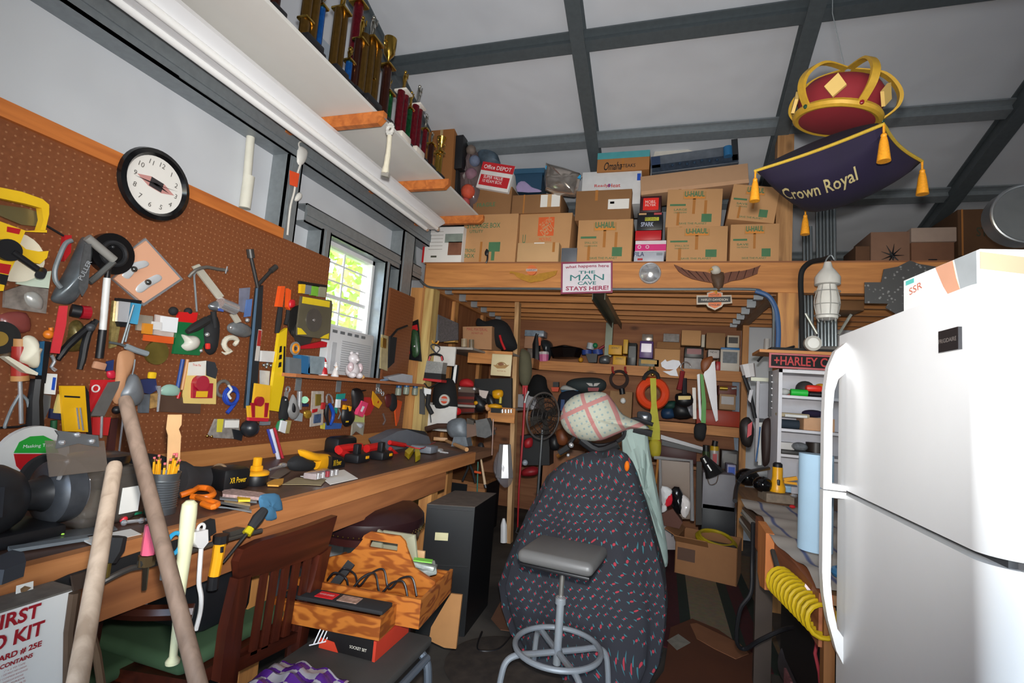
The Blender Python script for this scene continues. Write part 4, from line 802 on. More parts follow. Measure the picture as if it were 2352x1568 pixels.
# right loft boxes
b=Carton('dark_carton','large dark brown carton at the far right of the loft','cardboard box',(2200,478,2420,592),4.9,.5,M('5e4028',.85),zb=ZL); b.tape(-.9,.04,-1,1); b.text('STORAGE',-.1,.4,.12,.5,M('3c4030',.8)); b.patch(-1,-.25,1,-.21,M('3a2818',.8),'fold_line')
b=Carton('file_box','pale lidded file box with black hand hole on the right loft','file box',(2093,532,2192,592),4.75,.40,M('8a6048',.8),zb=ZL); m=MB(); m.rbox(b.c+V((0,.2,b.H/2-.03)),(b.W*1.06,.44,.12),.006); part(b.t,'lid',m,M('b09a8c',.7)); m=MB(); m.rbox(b.at(0,-.15,.0),(.06,.01,.018),.004); part(b.t,'hand_hole',m,blk)
b=Carton('open_carton','tan carton with a dark star-shaped stain left of the file box','cardboard box',(2000,532,2090,592),4.7,.4,M('8f6c58',.85),zb=ZL)
m=MB()
for k in range(9): a=k*.7; m.tube([b.at(.1,.0,.003),b.at(.1+.6*math.cos(a),.5*math.sin(a),.003)],[.008,.001],6)
part(b.t,'stain',m,blk)
b=Carton('narrow_carton','narrow dark tan carton leftmost of the group on the right loft','cardboard box',(1965,565,1998,592),4.7,.3,M('6a4a34',.85),zb=ZL)  # narrow carton in one dark tan
dc=thing('metal_duct','coiled silver flexible duct end hanging at the far right edge','duct',V((0,0,0))+P(2352,490,'Y',3.6)); Yd=Pl('Y',3.6)
m=MB(); c=Yd.pt(2362,490)
for k in range(6): m.torus(c+V((0,.02*k,0)),(0,-1,0),.175-.022*k,.010,36,8)
part(dc,'coil_rings',m,M('b8bcc0',.3,.8)); m=MB(); m.lathe([(.02,0),(.17,.0),(.18,.1)],c,(0,1,0),30); part(dc,'duct_body',m,M('8a8e92',.4,.6))
# conduits bundle
for i in range(9):
    u=1846+i*8+(6 if i>2 else 0); a=P(u,468 if i>2 else 520,'Y',4.27+.02*(i%2)); bt=P(u+4,795,'Y',4.27+.02*(i%2))
    m=MB(); m.cyl(a,V((bt.x,bt.y,bt.z)),.0115,10); one('conduit_pipe','galvanised conduit pipe in the upright bundle behind the right loft post','pipe',m,M('8f979b',.3,.8),group='conduit pipes standing right of the loft post')
m=MB(); m.tube(smooth([P(1843,810,'Y',3.98),P(1841,700,'Y',3.98),P(1839,650,'Y',3.98),P(1843,620,'Y',3.96),P(1862,602,'Y',3.9),P(1890,596,'Y',3.8),P(1908,590,'Y',3.7)],5),.018,10); arm=one('hook_arm','thick black curved arm rising beside the post and carrying the trouble light','arm',m,blkR)
# trouble light
YT=Pl('Y',3.68); tl=thing('trouble_light','white caged trouble light hanging from the black curved arm','work light',YT.pt(1900,740))
c=YT.pt(1900,690); zz=lambda v:YT.pt(1900,v).z; xx=lambda u:YT.pt(u,680).x
m=MB(); m.tube(smooth([V((xx(1896),3.68,zz(612))),V((xx(1896),3.68,zz(598))),V((xx(1907),3.68,zz(586))),V((xx(1915),3.68,zz(596)))],5),.005,8); part(tl,'hook',m,steel)
hh=zz(602)-zz(655); m=MB(); m.lathe([(.03,0),(.075,.005),(.075,hh*.35),(.05,hh*.6),(.03,hh*.75),(.02,hh)],V((c.x,3.68,zz(655))),(0,0,1),14); part(tl,'socket_hood',m,M('dcdad4',.4))
h2=zz(655)-zz(735); m=MB(); m.lathe([(.02,0),(.062,.01),(.068,h2*.5),(.05,h2)],V((c.x,3.68,zz(735))),(0,0,1),20); part(tl,'bulb_shield',m,M('e4e2dc',.35))
m=MB()
for k in range(8): a=2*math.pi*k/8; m.tube(smooth([V((c.x+math.cos(a)*.05,3.68+math.sin(a)*.05,zz(655))),V((c.x+math.cos(a)*.075,3.68+math.sin(a)*.075,zz(695))),V((c.x+math.cos(a)*.05,3.68+math.sin(a)*.05,zz(738)))],4),.003,6)
for v in (670,700,725): m.torus(V((c.x,3.68,zz(v))),(0,0,1),.073,.003,24,6)
part(tl,'wire_cage',m,M('c9c9c4',.3,.5))
for s in (-1,1): m=MB(); m.tube([V((c.x+s*.13,3.66,zz(722))),V((c.x+s*.06,3.66,zz(768)))],.009,8); part(tl,'spring_clip',m,M('b8bab0',.25,.7))
# star of diamond plate
dp=bpy.data.materials.new('diamond_plate'); dp.use_nodes=True
def _dp():
    t=dp.node_tree;b=t.nodes['Principled BSDF'];L=t.links.new;tc=t.nodes.new('ShaderNodeTexCoord');v=t.nodes.new('ShaderNodeTexVoronoi');v.inputs['Scale'].default_value=34;L(tc.outputs['Object'],v.inputs['Vector'])
    cr=t.nodes.new('ShaderNodeValToRGB');e=cr.color_ramp.elements;e[0].position=.18;e[0].color=(.30,.30,.31,1);e[1].position=.3;e[1].color=(.09,.09,.095,1);L(v.outputs['Distance'],cr.inputs[0]);L(cr.outputs[0],b.inputs['Base Color']);b.inputs['Roughness'].default_value=.45;b.inputs['Metallic'].default_value=.5
_dp()
m=MB(); YT2=Pl('Y',4.085); YT2.poly(m,[(1986,648),(2024,648),(2030,618),(2062,612),(2090,598),(2112,606),(2150,612),(2150,700),(2108,722),(2085,735),(2060,722),(2034,706),(2040,697),(1986,696)],.006); one('diamond_plate_panel','dark grey diamond-plate metal panel with stepped edge hanging by the loft beam behind the refrigerator','panel',m,dp)
b=Carton('hanging_carton','tan carton on the far shelf below the right loft beam, beside the diamond plate','cardboard box',(1925,672,1985,712),4.6,.3,cardD); 
b=Carton('white_tube','white roll lying above the tan carton under the right loft','roll',(1920,657,1985,668),4.5,.08,M('c9c4c4',.5),r=.03)
# ================= SIGNS ON THE BEAM =================
Bs=Pl('Y',YBm)
sg=thing('man_cave_sign','white metal sign with maroon border lettered THE MAN CAVE on the loft beam','sign',Bs.pt(1348,676))
def quad(m,pts,t,off): Bs.poly(m,pts,t,off)
m=MB(); quad(m,[(1289,602),(1407,599),(1407,672),(1288,675)],.004,.02); part(sg,'border',m,M('8a3050',.5))
m=MB(); quad(m,[(1293,606),(1403,603),(1403,668),(1292,671)],.002,.0235); part(sg,'plate',m,M('e0d8e0',.45))
def st(s,u,v,hpx,wpx,mt,**k): 
    px=Bs.pt(u+.5,v,.03)-Bs.pt(u-.5,v,.03); text(sg,s,Bs.pt(u,v,.0262),(1,0,.035),(0,-1,0),hpx*px.length,mt,w=wpx*px.length,**k)
mrn=M('a03a58',.6); tl_=M('2a7a7a',.6)
st('what happens here',1348,613,9,100,mrn,arc=.006,bold=.02); st('THE',1348,625,7,38,tl_,bold=.02); st('MAN',1348,637,14,78,tl_,bold=.008); st('CAVE',1348,650,8,42,tl_,bold=.02); st('STAYS HERE!',1348,661,10,98,mrn,arc=-.004,bold=.03)
wg=thing('winged_emblem','brass-coloured winged wooden emblem with orange centre on the loft beam, left of the sign','emblem',Bs.pt(1225,645))
gw=M('b88428',.45,.2,.2,40)
for k,pts in enumerate([[(1200,628),(1172,622),(1170,627),(1180,628),(1186,635),(1198,642),(1212,647),(1215,635)],[(1238,628),(1280,621),(1276,631),(1262,638),(1245,645),(1228,647),(1226,635)]]):
    m=MB(); Bs.poly(m,pts,.012,.0); part(wg,'wing',m,gw)
m=MB(); Bs.poly(m,[(1208,632),(1232,632),(1228,647),(1218,649),(1210,646)],.014); part(wg,'crest',m,gw)
m=MB(); m.lathe([(.045,0),(.045,.018)],Bs.pt(1221,620,.018)+V((0,.018,0)),(0,-1,0),20); part(wg,'orange_disc',m,M('d8703a',.5)); m=MB(); Bs.card(m,1221,620,.10,.022,.004,0,.018); part(wg,'name_bar',m,M('c8b0a8',.5)); text(wg,'HARLEY',Bs.pt(1221,620,.024),(1,0,.03),(0,-1,0),.012,blk,w=.085)
# chrome dome
cdm=thing('chrome_dome','round chrome hubcap-like dome mounted on the loft beam','dome',Bs.pt(1493,650)); c=Bs.pt(1493,628,0)
m=MB(); m.lathe([(.088,0),(.088,.010),(.080,.020),(.060,.035),(.03,.048),(.004,.052)],c,(0,-1,0),36); part(cdm,'dome',m,chrome)
m=MB(); 
m.torus(c+V((0,-.02,0)),(0,-1,0),.080,.006,36,8); part(cdm,'rim',m,chrome)
# eagle
eg=thing('wooden_eagle','dark carved wooden eagle with spread wings on the loft beam above an orange emblem','eagle carving',Bs.pt(1650,668))
br_=M('6b3a22',.6,0,.25,30)
for pts in ([(1548,607),(1556,610),(1572,618),(1590,622),(1620,624),(1634,628),(1640,650),(1612,645),(1590,640),(1572,632),(1558,622)],[(1748,608),(1740,612),(1722,618),(1704,622),(1676,624),(1660,628),(1655,655),(1680,645),(1704,641),(1722,635),(1740,628),(1742,618)]):
    m=MB(); Bs.poly(m,pts,.018); 
    part(eg,'wing',m,br_)
for s,arr in ((-1,[(1565,615,1585,634),(1580,621,1602,641),(1598,623,1618,645),(1615,625,1630,647)]),(1,[(1733,615,1728,632),(1715,620,1708,640),(1698,622,1690,643),(1680,624,1672,647)])):
    for a in arr: m=MB(); Bs.tube(m,[(a[0],a[1],.02),(a[2],a[3],.02)],[.004,.002],seg=6); part(eg,'feather_groove',m,M('3f2012',.7))
m=MB(); Bs.blob(m,[(1632,625),(1662,625),(1664,648),(1655,668),(1645,668),(1634,648)],.045,sm=2); part(eg,'breast',m,M('5a4230',.6,0,.3,40))
m=MB(); Bs.blob(m,[(1632,616),(1640,610),(1650,612),(1656,622),(1650,630),(1636,630)],.04,off=.02,sm=2); part(eg,'head',m,M('c9c4b8',.6)); m=MB(); m.tube([Bs.pt(1636,617,.06),Bs.pt(1627,622,.06)],[.012,.002],8); part(eg,'beak',m,M('c8902c',.5))
m=MB(); Bs.tube(m,[(1642,668,.03),(1645,676,.03)],.018); Bs.tube(m,[(1634,668,.03),(1640,677,.03)],.012); part(eg,'talons',m,M('b8842c',.5))
hd=thing('shield_emblem','orange and black shield emblem with a name bar hanging below the eagle','emblem',Bs.pt(1642,712))
Bh=Pl('Y',YBm-.03)
m=MB(); Bh.poly(m,[(1600,678),(1624,678),(1624,672),(1642,668),(1660,672),(1660,678),(1680,677),(1682,696),(1662,698),(1658,704),(1642,712),(1626,705),(1622,699),(1600,699)],.012); part(hd,'silver_backing',m,M('a09488',.4,.4))
m=MB(); Bh.poly(m,[(1627,674),(1642,670),(1657,674),(1657,700),(1642,708),(1627,701)],.003,.0125); part(hd,'orange_shield',m,M('d8703a',.5)); m=MB(); Bh.poly(m,[(1603,682),(1678,681),(1678,693),(1603,695)],.003,.0158); part(hd,'name_bar',m,blk)
q=Bh.pt(1641,688,.0196); text(hd,'HARLEY-DAVIDSON',q,(1,0,.03),(0,-1,0),.018,M('c9c2b8',.5),w=.19,bold=.01); text(hd,'MOTOR',Bh.pt(1641,677,.0162),(1,0,.03),(0,-1,0),.014,blk,w=.07,bold=.03); text(hd,'CYCLES',Bh.pt(1641,700,.0162),(1,0,.03),(0,-1,0),.014,blk,w=.075,bold=.03)
for k in range(8): 
    u,v=[(1120,590),(1180,605),(1455,603),(1553,600),(1750,598),(1320,664),(1610,665),(1120,595)][k]
m=MB(); m.tube(smooth([P(1118,572,'Y',4.08),P(1120,585,'Y',4.08),P(1119,598,'Y',4.07),P(1116,604,'Y',4.07)],3),[.008]*10,6); m.ball(P(1118,580,'Y',4.075),(.02,.01,.03)); one('wall_hook','small black metal hook standing on the left end of the loft beam','hook',m,blk)
# ================= HANGING CROWN AND PILLOW =================
pn_=lambda u,v,z=2.42:P(u,v,'Z',z)
Lc,Nc,Rc,Bc=pn_(1735,392),pn_(2030,285),pn_(2118,370),pn_(1850,478); ctr=(Lc+Nc+Rc+Bc)/4
pil=thing('velvet_pillow','dark purple velvet pillow with gold braid and lettering hanging under the roof','pillow',ctr-V((0,0,.12)))
def pf(sgn,h):
    def f(s,t):
        a=s*2-1; b=t*2-1; p=(Lc*(1-s)+Nc*s)*(1-t)+(Bc*(1-s)+Rc*s)*t
        k=max(0,(1-a*a)*(1-b*b))**.42; pinch=.10*(1-abs(a))*0
        q=p+(ctr-p)*(.10*(1-max(abs(a),abs(b))**8)*0); 
        if max(abs(a),abs(b))>.999: q=p+(ctr-p)*.07*(1-min(abs(a),abs(b))**2)
        else: q=p+(ctr-p)*.07*(1-min(abs(a),abs(b))**2)*max(abs(a),abs(b))
        return q+V((0,0,sgn*h*k))
    return f
vel=M('0f091c',.75,0,.3,6); velP=M('160a2c',.85,0,.4,4)
m=MB(); m.grid(pf(1,.10),18,18); part(pil,'top_cushion',m,vel,fix=False); m=MB(); m.grid(pf(-1,.13),18,18); part(pil,'under_cushion',m,velP,fix=False)
edge=[pf(1,0)(i/14,0) for i in range(15)]+[pf(1,0)(1,i/14) for i in range(1,15)]+[pf(1,0)(1-i/14,1) for i in range(1,15)]+[pf(1,0)(0,1-i/14) for i in range(1,14)]
m=MB(); m.tube(edge,.0065,8,closed=True); gold2=M('c9a83c',.5,.2,.2,200); part(pil,'gold_piping',m,gold2)
for c in (Lc,Nc,Rc,Bc):
    m=MB(); m.cyl(c,c+V((0,0,-.035)),.004,6); m.ball(c+V((0,0,-.042)),.010,10); m.lathe([(.010,0),(.014,-.02),(.020,-.075),(.021,-.085),(.004,-.085)],c+V((0,0,-.05)),(0,0,1),14); part(pil,'tassel',m,M('e0941c',.55,.1,.25,150))
# lettering on the near-left underside, laid on the surface
def surf_text(s,s0,t0,h,w,mat,scale_t=1):
    f=pf(-1,.131); cu=bpy.data.curves.new('t','FONT'); cu.body=s; cu.align_x='CENTER'; cu.align_y='CENTER'; cu.shear=.35; cu.offset=.012; cu.resolution_u=2
    ob=bpy.data.objects.new('t',cu); SC.collection.objects.link(ob); me=bpy.data.meshes.new_from_object(ob.evaluated_get(bpy.context.evaluated_depsgraph_get())); bpy.data.objects.remove(ob)
    bm=bmesh.new(); bm.from_mesh(me); bmesh.ops.triangulate(bm,faces=bm.faces); xs=[v.co.x for v in bm.verts]; W=max(xs)-min(xs); cx=(max(xs)+min(xs))/2; H=max(v.co.y for v in bm.verts)-min(v.co.y for v in bm.verts); 
    vv=[]; 
    for v in bm.verts: 
        p=f(s0+(v.co.x-cx)/W*w,t0-(v.co.y)/H*h*1.0); vv.append(p+V((0,-.003,-.0045)))
    bm.verts.index_update(); m=MB(); m.add(vv,[[x.index for x in fc_.verts] for fc_ in bm.faces]); bm.free(); return part(pil,'lettering',m,mat,fix=False)
surf_text('Crown Royal',.45,.235,.22,.64,M('d8c890',.4,.3))
# crown
cp=thing('plush_crown','plush red and gold crown toy hanging on wires above the purple pillow','crown',ctr+V((0,0,.11)))
ch=P(1925,230,'Y',2.1); cz=ch+V((-.005,0,-.075)); CS=.86; tilt=V((.17,-.12,.98)).normalized()
u_,v_,n_=basis(tilt); 
m=MB(); m.lathe([(r*CS,h*CS) for r,h in [(.10,-.03),(.15,-.015),(.155,.02),(.170,.06),(.168,.10),(.145,.135),(.09,.160),(.02,.166)]],cz,tilt,32); part(cp,'red_velvet_cap',m,M('74101c',.85,0,.15,9))
gm=M('b8902c',.5,.15,.15,60)
m=MB(); m.torus(cz,tilt,.160*CS,.016,40,8); part(cp,'gold_band',m,gm)
for k in range(5):
    a=2*math.pi*k/5-1.0; d=u_*math.cos(a)+v_*math.sin(a); s_=n_.cross(d)
    q=smooth([cz+(d*.165+tilt*.0)*CS,cz+(d*.212+tilt*.06)*CS,cz+(d*.205+tilt*.13)*CS,cz+(d*.13+tilt*.20)*CS,cz+(d*.01+tilt*.215)*CS],5); m=MB()
    vs=[]; 
    for p in q: vs+=[p-s_*.014,p+s_*.014,p+s_*.014+d*.012+tilt*.004,p-s_*.014+d*.012+tilt*.004]
    fs=[]; n=len(q)
    for i in range(n-1):
        for j in range(4): fs.append((i*4+j,i*4+(j+1)%4,(i+1)*4+(j+1)%4,(i+1)*4+j))
    fs+=[(0,1,2,3),((n-1)*4,(n-1)*4+1,(n-1)*4+2,(n-1)*4+3)]; m.add(vs,fs); part(cp,'gold_arch',m,gm)
    a2=a+math.pi/5; d2=u_*math.cos(a2)+v_*math.sin(a2); s2=n_.cross(d2); o=cz+(d2*.174+tilt*.06)*CS
    m=MB(); m.prism([o-s2*.035,o-tilt*.04,o+s2*.035,o+tilt*.045],d2*.012); part(cp,'gold_diamond',m,M('c9a860',.6))
    m=MB(); m.ball(cz+d*.176*CS,.009,8); part(cp,'jewel',m,[M('1c3a2c',.2),M('7a1420',.2)][k%2])
m=MB(); m.tube([cz+tilt*.16,P(1912,30,'Y',2.1),V((P(1912,30,'Y',2.1).x,2.1,zr(2.1)-.02))],.0015,4); part(cp,'hanging_wire',m,steel)
# ================= TROPHIES ON THE HIGH SHELF =================
ZT=2.883
holoR=M('6a1420',.25,.5,.5,60); holoG=M('1c5a34',.2,.6,.6,60); holoB=M('1a5aa8',.2,.6,.4,60); holoD=M('3a1c14',.25,.5,.4,60); goldC=M('6f5224',.25,.8,.3,50)
def trophy(lab,y,h,col,kind,x=-1.72,w=.075,figm=None,ncol=1,basem=None):
    h*=1.3; x=min(-1.62,x+.06) if x<-1.8 else -1.635; t=thing('trophy',lab,'trophy',(x,y,ZT),'trophies crowded along the high white shelf'); figm=figm or gold
    m=MB(); m.rbox((x,y,ZT+.02),(w*1.25,w*1.25,.04),.006); part(t,'base',m,basem or blk)
    hf=min(.17,h*.33); hc=h-hf-.04
    if hc>.02:
        for k in range(ncol):
            dx=(k-(ncol-1)/2)*w*.55; r=w*.26 if ncol>1 else w*.33; m=MB(); m.cyl((x,y+dx,ZT+.04),(x,y+dx,ZT+.04+hc),r,12); part(t,'column',m,col)
        m=MB(); m.rbox((x,y,ZT+.045+hc),(w*.95,w*.95,.014),.004); part(t,'riser',m,M('d8d2c8',.3) if basem else gold)
    z=ZT+.052+max(hc,0); m=MB()
    if kind=='cup':
        m.lathe([(.022,0),(.012,.01),(.006,.03),(.012,.045),(.03,.07),(.036,.10),(.038,hf)],(x,y,z),(0,0,1),18)
        for s in(-1,1): m.torus((x,y+s*.040,z+hf*.68),(1,0,0),.018,.003,14,6)
    elif kind=='fig':
        k=hf/.17; P_=lambda a,b,c:V((x+a*k,y+b*k,z+c*k))
        m.lathe([(.02*k,0),(.022*k,.006*k),(.012*k,.012*k)],(x,y,z),(0,0,1),12)
        m.tube([P_(0,-.012,.01),P_(.005,-.012,.045),P_(0,-.006,.08)],[.006*k,.008*k,.011*k],8); m.tube([P_(0,.014,.01),P_(-.005,.012,.045),P_(0,.006,.08)],[.006*k,.008*k,.011*k],8)
        m.tube([P_(0,0,.075),P_(0,0,.10),P_(0,0,.125)],[.013*k,.015*k,.010*k],8); m.ball(P_(0,0,.143),.011*k,8)
        m.tube([P_(0,.014,.122),P_(0,.03,.115),P_(.0,.034,.15)],.005*k,6); m.tube([P_(0,-.014,.122),P_(.012,-.026,.105)],.005*k,6)
    else:
        m.tube(smooth([V((x,y,z)),V((x,y-.006,z+.03)),V((x,y+.01,z+.06)),V((x,y,z+hf-.02))],4),[.012,.010,.008,.008,.010,.014,.012,.010,.010,.008,.006,.006,.004],8); m.ball((x,y,z+hf-.01),.014,8)
    part(t,'cup' if kind=='cup' else 'figurine',m,figm)
    return t
def yb(u,v=None):
    v=v if v is not None else (u-603)*1.03
    return P(u,v,'Z',ZT).y
T=trophy
silv=M('c8c4b8',.2,1,.05)
T('small gold figure trophy nearest the camera, almost cut off at the top of the picture',yb(640),.16,holoD,'fig',w=.06)
T('tall dark trophy with gold and red columns, third from the near end',yb(712),.52,goldC,'cup',ncol=2,w=.09)
T('gold ball-topped trophy in front of the tall red-columned one',yb(705),.14,holoD,'twist',x=-1.64,w=.06)
T('tall green and blue column trophy with gold figure, rising to the roof line',yb(775)-.02,.60,holoG,'fig',x=-1.86,ncol=2,w=.09)
T('gold winged-figure trophy on amber column between green and blue ones',yb(775),.40,goldC,'fig',x=-1.68,w=.08,ncol=2)
T('short trophy with bright blue column and pearl top',yb(802),.17,holoB,'twist',x=-1.63,w=.055)
T('wide gold and black multi-column trophy topped by a gold ornament',yb(842),.42,goldC,'fig',x=-1.70,ncol=3,w=.11,figm=silv)
T('tallest dark maroon column trophy with gold pitcher figure',yb(862)-.02,.66,holoR,'fig',x=-1.86,w=.09)
T('short blue and gold trophy beside the wide multi-column one',yb(855),.21,holoB,'twist',x=-1.63,w=.05,ncol=2)
T('gold cup trophy on dark base behind the bracket end',yb(880),.40,holoD,'cup',x=-1.75,w=.08)
T('gold bowling figure trophy on dark green column over the hanging brush',yb(888),.24,holoG,'fig',x=-1.65,w=.07,ncol=2)
T('slender gold figure trophy on thin column against the white wall',yb(905)-.02,.46,goldC,'fig',x=-1.86,w=.06)
T('white-riser trophy with green and red columns, nearer of the two',yb(918),.36,holoR,'fig',x=-1.70,w=.09,ncol=2,basem=M('d8d0c4',.4))
T('white-riser trophy with red and purple columns, farther of the two',yb(950),.38,holoR,'fig',x=-1.70,w=.09,ncol=2,basem=M('d0c8bc',.4),figm=silv)
T('small gold and silver figure trophy leaning near the shelf end',yb(988)-.02,.22,holoD,'fig',x=-1.70,w=.06,figm=silv)
T('shiny gold flame cup trophy last on the shelf',yb(1008)-.02,.24,gold,'cup',x=-1.66,w=.06)
T('thin green column trophy with gold figure between the two white-riser ones',yb(935),.30,holoG,'fig',x=-1.75,w=.05)
T('small blue column trophy with silver star close to the near end of the shelf',yb(735),.30,holoB,'twist',x=-1.64,w=.05,figm=silv)
T('gold figure trophy on two dark columns behind the pearl-topped blue one',yb(820),.36,holoD,'fig',x=-1.8,w=.07,ncol=2)
T('silver figure trophy on short red column near the far bracket',yb(970),.28,holoR,'fig',x=-1.66,w=.05,figm=silv)
T('slim gold figure trophy next to the flame cup',yb(1000),.20,gold,'fig',x=-1.62,w=.05)
m=MB(); m.rbox((-2.0,yb(650),ZT+.16),(.25,.25,.32),.01); one('dark_display_box','dark box standing among the trophies near the camera end of the high shelf','box',m,M('1c1a1c',.5))
for u,c,l,h in ((690,'4d5560','tall grey-blue plaque standing behind the near trophies',.40),(865,'4a5268','blue-grey slanted plaque behind the maroon trophy',.34),(792,'9aa4b0','white and blue engraved plaque between the green and blue trophies',.22)):
    m=MB(); m.box((-1.95 if u!=792 else -1.75,yb(u),ZT+h/2),(.02,.16,h),(0,8,0)); o=one('award_plaque',l,'plaque',m,M(c,.3,.2,.1)); o['group']='plaques on the high shelf'
# things hanging from the shelf
hb_=thing('back_scratcher','pale carved wooden brush with silvery medallion hanging from the shelf bracket end','brush',P(895,400,'Y',2.26))
Yh=Pl('Y',2.235)
m=MB(); Yh.tube(m,[(895,312),(893,340),(889,370),(884,398)],[.013,.013,.015,.019],off=.01,sm=3,seg=10); part(hb_,'handle',m,M('cfc8b4',.6,0,.1,40)); m=MB(); Yh.poly(m,[(877,392),(893,396),(891,406),(875,402)],.02); part(hb_,'grey_end',m,M('8a8680',.6))
m=MB(); c=Yh.pt(896,297,.012); 
for k in range(14): a=2*math.pi*k/14; m.ball(c+V((math.cos(a)*.019,0,math.sin(a)*.032)),.008,6)
m.torus(c,(0,-1,0),.017,.009,20,8); part(hb_,'medallion',m,M('d4d2cc',.3,.2)); m=MB(); m.tube([c+V((0,0,.035)),V((-1.522,2.24,2.83))],.004,6); part(hb_,'hanging_loop',m,steel)
plg=thing('extension_plug','white plug and cord with an orange tag hanging on the wall stud','power cord',P(690,345,'X',-2.14)); WQ=Pl('X',-2.165)
m=MB(); WQ.blob(m,[(683,345),(688,335),(700,340),(706,350),(700,372),(690,380),(682,372)],.02,sm=2); part(plg,'plug',m,M('dcdad4',.4)); m=MB(); WQ.tube(m,[(690,378),(680,410),(676,440),(668,470),(664,500),(660,540)],.006,sm=3); WQ.tube(m,[(688,340),(686,330),(692,325),(705,330)],.004,sm=3); part(plg,'cord',m,M('d8d4cc',.5)); m=MB(); WQ.poly(m,[(666,391),(688,399),(683,430),(666,424)],.003,off=.012); part(plg,'orange_tag',m,M('f0562a',.5))
m=MB(); WQ.blob(m,[(682,445),(690,442),(693,452),(684,462),(676,460)],.015,sm=2); part(plg,'connector',m,M('dcdad4',.4))
# ================= THINGS ON THE PEGBOARD =================
def run(pl,m,o):
    k=o[0]; a=o[1:]
    if k=='p': pl.poly(m,*a)
    elif k=='t': pl.tube(m,a[0],a[1],off=a[2] if len(a)>2 else None,sm=a[3] if len(a)>3 else 0)
    elif k=='d': pl.disc(m,*a)
    elif k=='b': blob(m,pl,a[0],a[1],off=a[2] if len(a)>2 else 0,sm=3)
    elif k=='c': pl.card(m,*a)
    elif k=='r': pl.rcard(m,*a)
    elif k=='s': m.ball(pl.pt(a[0],a[1],a[2]),a[3],10)
    elif k=='o': m.torus(pl.pt(a[0],a[1],a[4] if len(a)>4 else a[3]),pl.n,a[2],a[3],24,8,*(a[5:] if len(a)>5 else ()))
    elif k=='l': m.cyl(pl.pt(*a[0]),pl.pt(*a[1]),a[2],12)
def G(pl,name,label,cat,parts,group=None,texts=()):
    if len(parts)==1 and not texts:
        m=MB(); [run(pl,m,o) for o in parts[0][2]]; return one(name,label,cat,m,parts[0][1],group)
    ms=[]
    for p in parts:
        m=MB(); [run(pl,m,o) for o in p[2]]; ms.append(m)
    vs=ms[0].v; o=V((sum(v.x for v in vs)/len(vs),sum(v.y for v in vs)/len(vs),min(v.z for v in vs)))
    t=thing(name,label,cat,o,group)
    for p,m in zip(parts,ms): part(t,p[0],m,p[1],label=p[3] if len(p)>3 else None)
    for s,u,v,off,h,w,mt,*r in texts:
        text(t,s,pl.pt(u,v,off),pl.u,pl.n,h,mt,w=w,rotd=r[0] if r else 0,bold=.01)
    return t
W=WP
# clock
WC=Pl('X',-2.145); cc=WC.pt(350,425,.0)
ck=thing('wall_clock','round black-rimmed clock with white face hung over the pegboard trim','clock',cc-V((0,0,.15)))
m=MB(); m.lathe([(.02,0),(.145,0),(.155,.012),(.150,.030),(.132,.036),(.120,.020),(.02,.018)],cc,(1,0,0),44); part(ck,'rim',m,M('101012',.15))
m=MB(); m.lathe([(.02,.018),(.121,.0185),(.121,.021),(.02,.0215)],cc,(1,0,0),44); part(ck,'face',m,M('e6e2dc',.4,0,.02))
ca=math.radians(-9); cu_=lambda x,y,o=.0225: cc+V((o,x*math.cos(ca)-y*math.sin(ca),x*math.sin(ca)+y*math.cos(ca)))
for k in range(1,13):
    a=math.radians(90-30*k); text(ck,str(k),cu_(.093*math.cos(a),.093*math.sin(a)),(0,1,0),(1,0,0),.021,M('55504c',.5),rotd=-9,name='numeral')
m=MB(); m.prism([cu_(-.085,.0),cu_(-.03,.022),cu_(.03,.022),cu_(.085,.0),cu_(.03,-.022),cu_(-.03,-.022)],V((.0006,0,0))); part(ck,'red_wing_mark',m,M('c9908a',.5))
m=MB(); m.prism([cu_(-.028,.022),cu_(.028,.022),cu_(.028,-.020),cu_(-.028,-.020)],V((.0012,0,0))); part(ck,'centre_emblem',m,M('3a3638',.4))
def hand(an,L,w,nm):
    a=math.radians(90-an); d=(math.cos(a),math.sin(a)); m=MB(); m.prism([cu_(-d[1]*w,d[0]*w,.025),cu_(d[0]*L,d[1]*L,.025),cu_(d[1]*w,-d[0]*w,.025),cu_(-d[0]*.02,-d[1]*.02,.025)],V((.001,0,0))); part(ck,nm,m,blk)
hand(95,.06,.006,'hour_hand'); hand(262,.092,.004,'minute_hand'); hand(75,.095,.0015,'second_hand')
# long tape reel
G(W,'tape_reel','big yellow open-reel measuring tape with black crank at the left edge of the pegboard','measuring tape',[
 ('frame',yel,[('p',[(-40,420),(0,430),(50,440),(98,457),(113,470),(113,492),(104,530),(92,530),(100,505),(96,478),(60,468),(0,455),(-40,450)],.03,.03),('p',[(-40,505),(0,508),(60,530),(108,528),(108,534),(58,532),(46,560),(60,572),(92,578),(112,576),(108,592),(92,606),(64,600),(40,590),(14,640),(8,668),(-12,668),(-40,600)],.03,.03)]),
 ('tape_coil',cream,[('d',35,590,.085,.022,.01)]),('hub',blk,[('d',22,574,.036,.02,.06)]),
 ('crank',blk,[('l',(28,578,.075),(100,628,.075),.011),('l',(96,622,.075),(92,632,.11),.014)]),
 ('blade_window',M('7a6f4c',.3,.4),[('p',[(0,470),(60,478),(92,488),(88,520),(50,516),(0,495)],.012,.01)]),
 ('red_label',red,[('p',[(17,520),(48,526),(44,538),(16,532)],.002,.0605),('p',[(0,604),(26,608),(20,630),(0,626)],.002,.0605)]),('black_label',blk,[('p',[(0,628),(20,632),(14,655),(0,652)],.002,.0605)])])
G(W,'screw_extractor_case','thin dark metal rod sticking out right of the yellow tape reel','rod',[('rod',blk,[('t',[(105,517,.02),(152,545,.02)],.004)])])
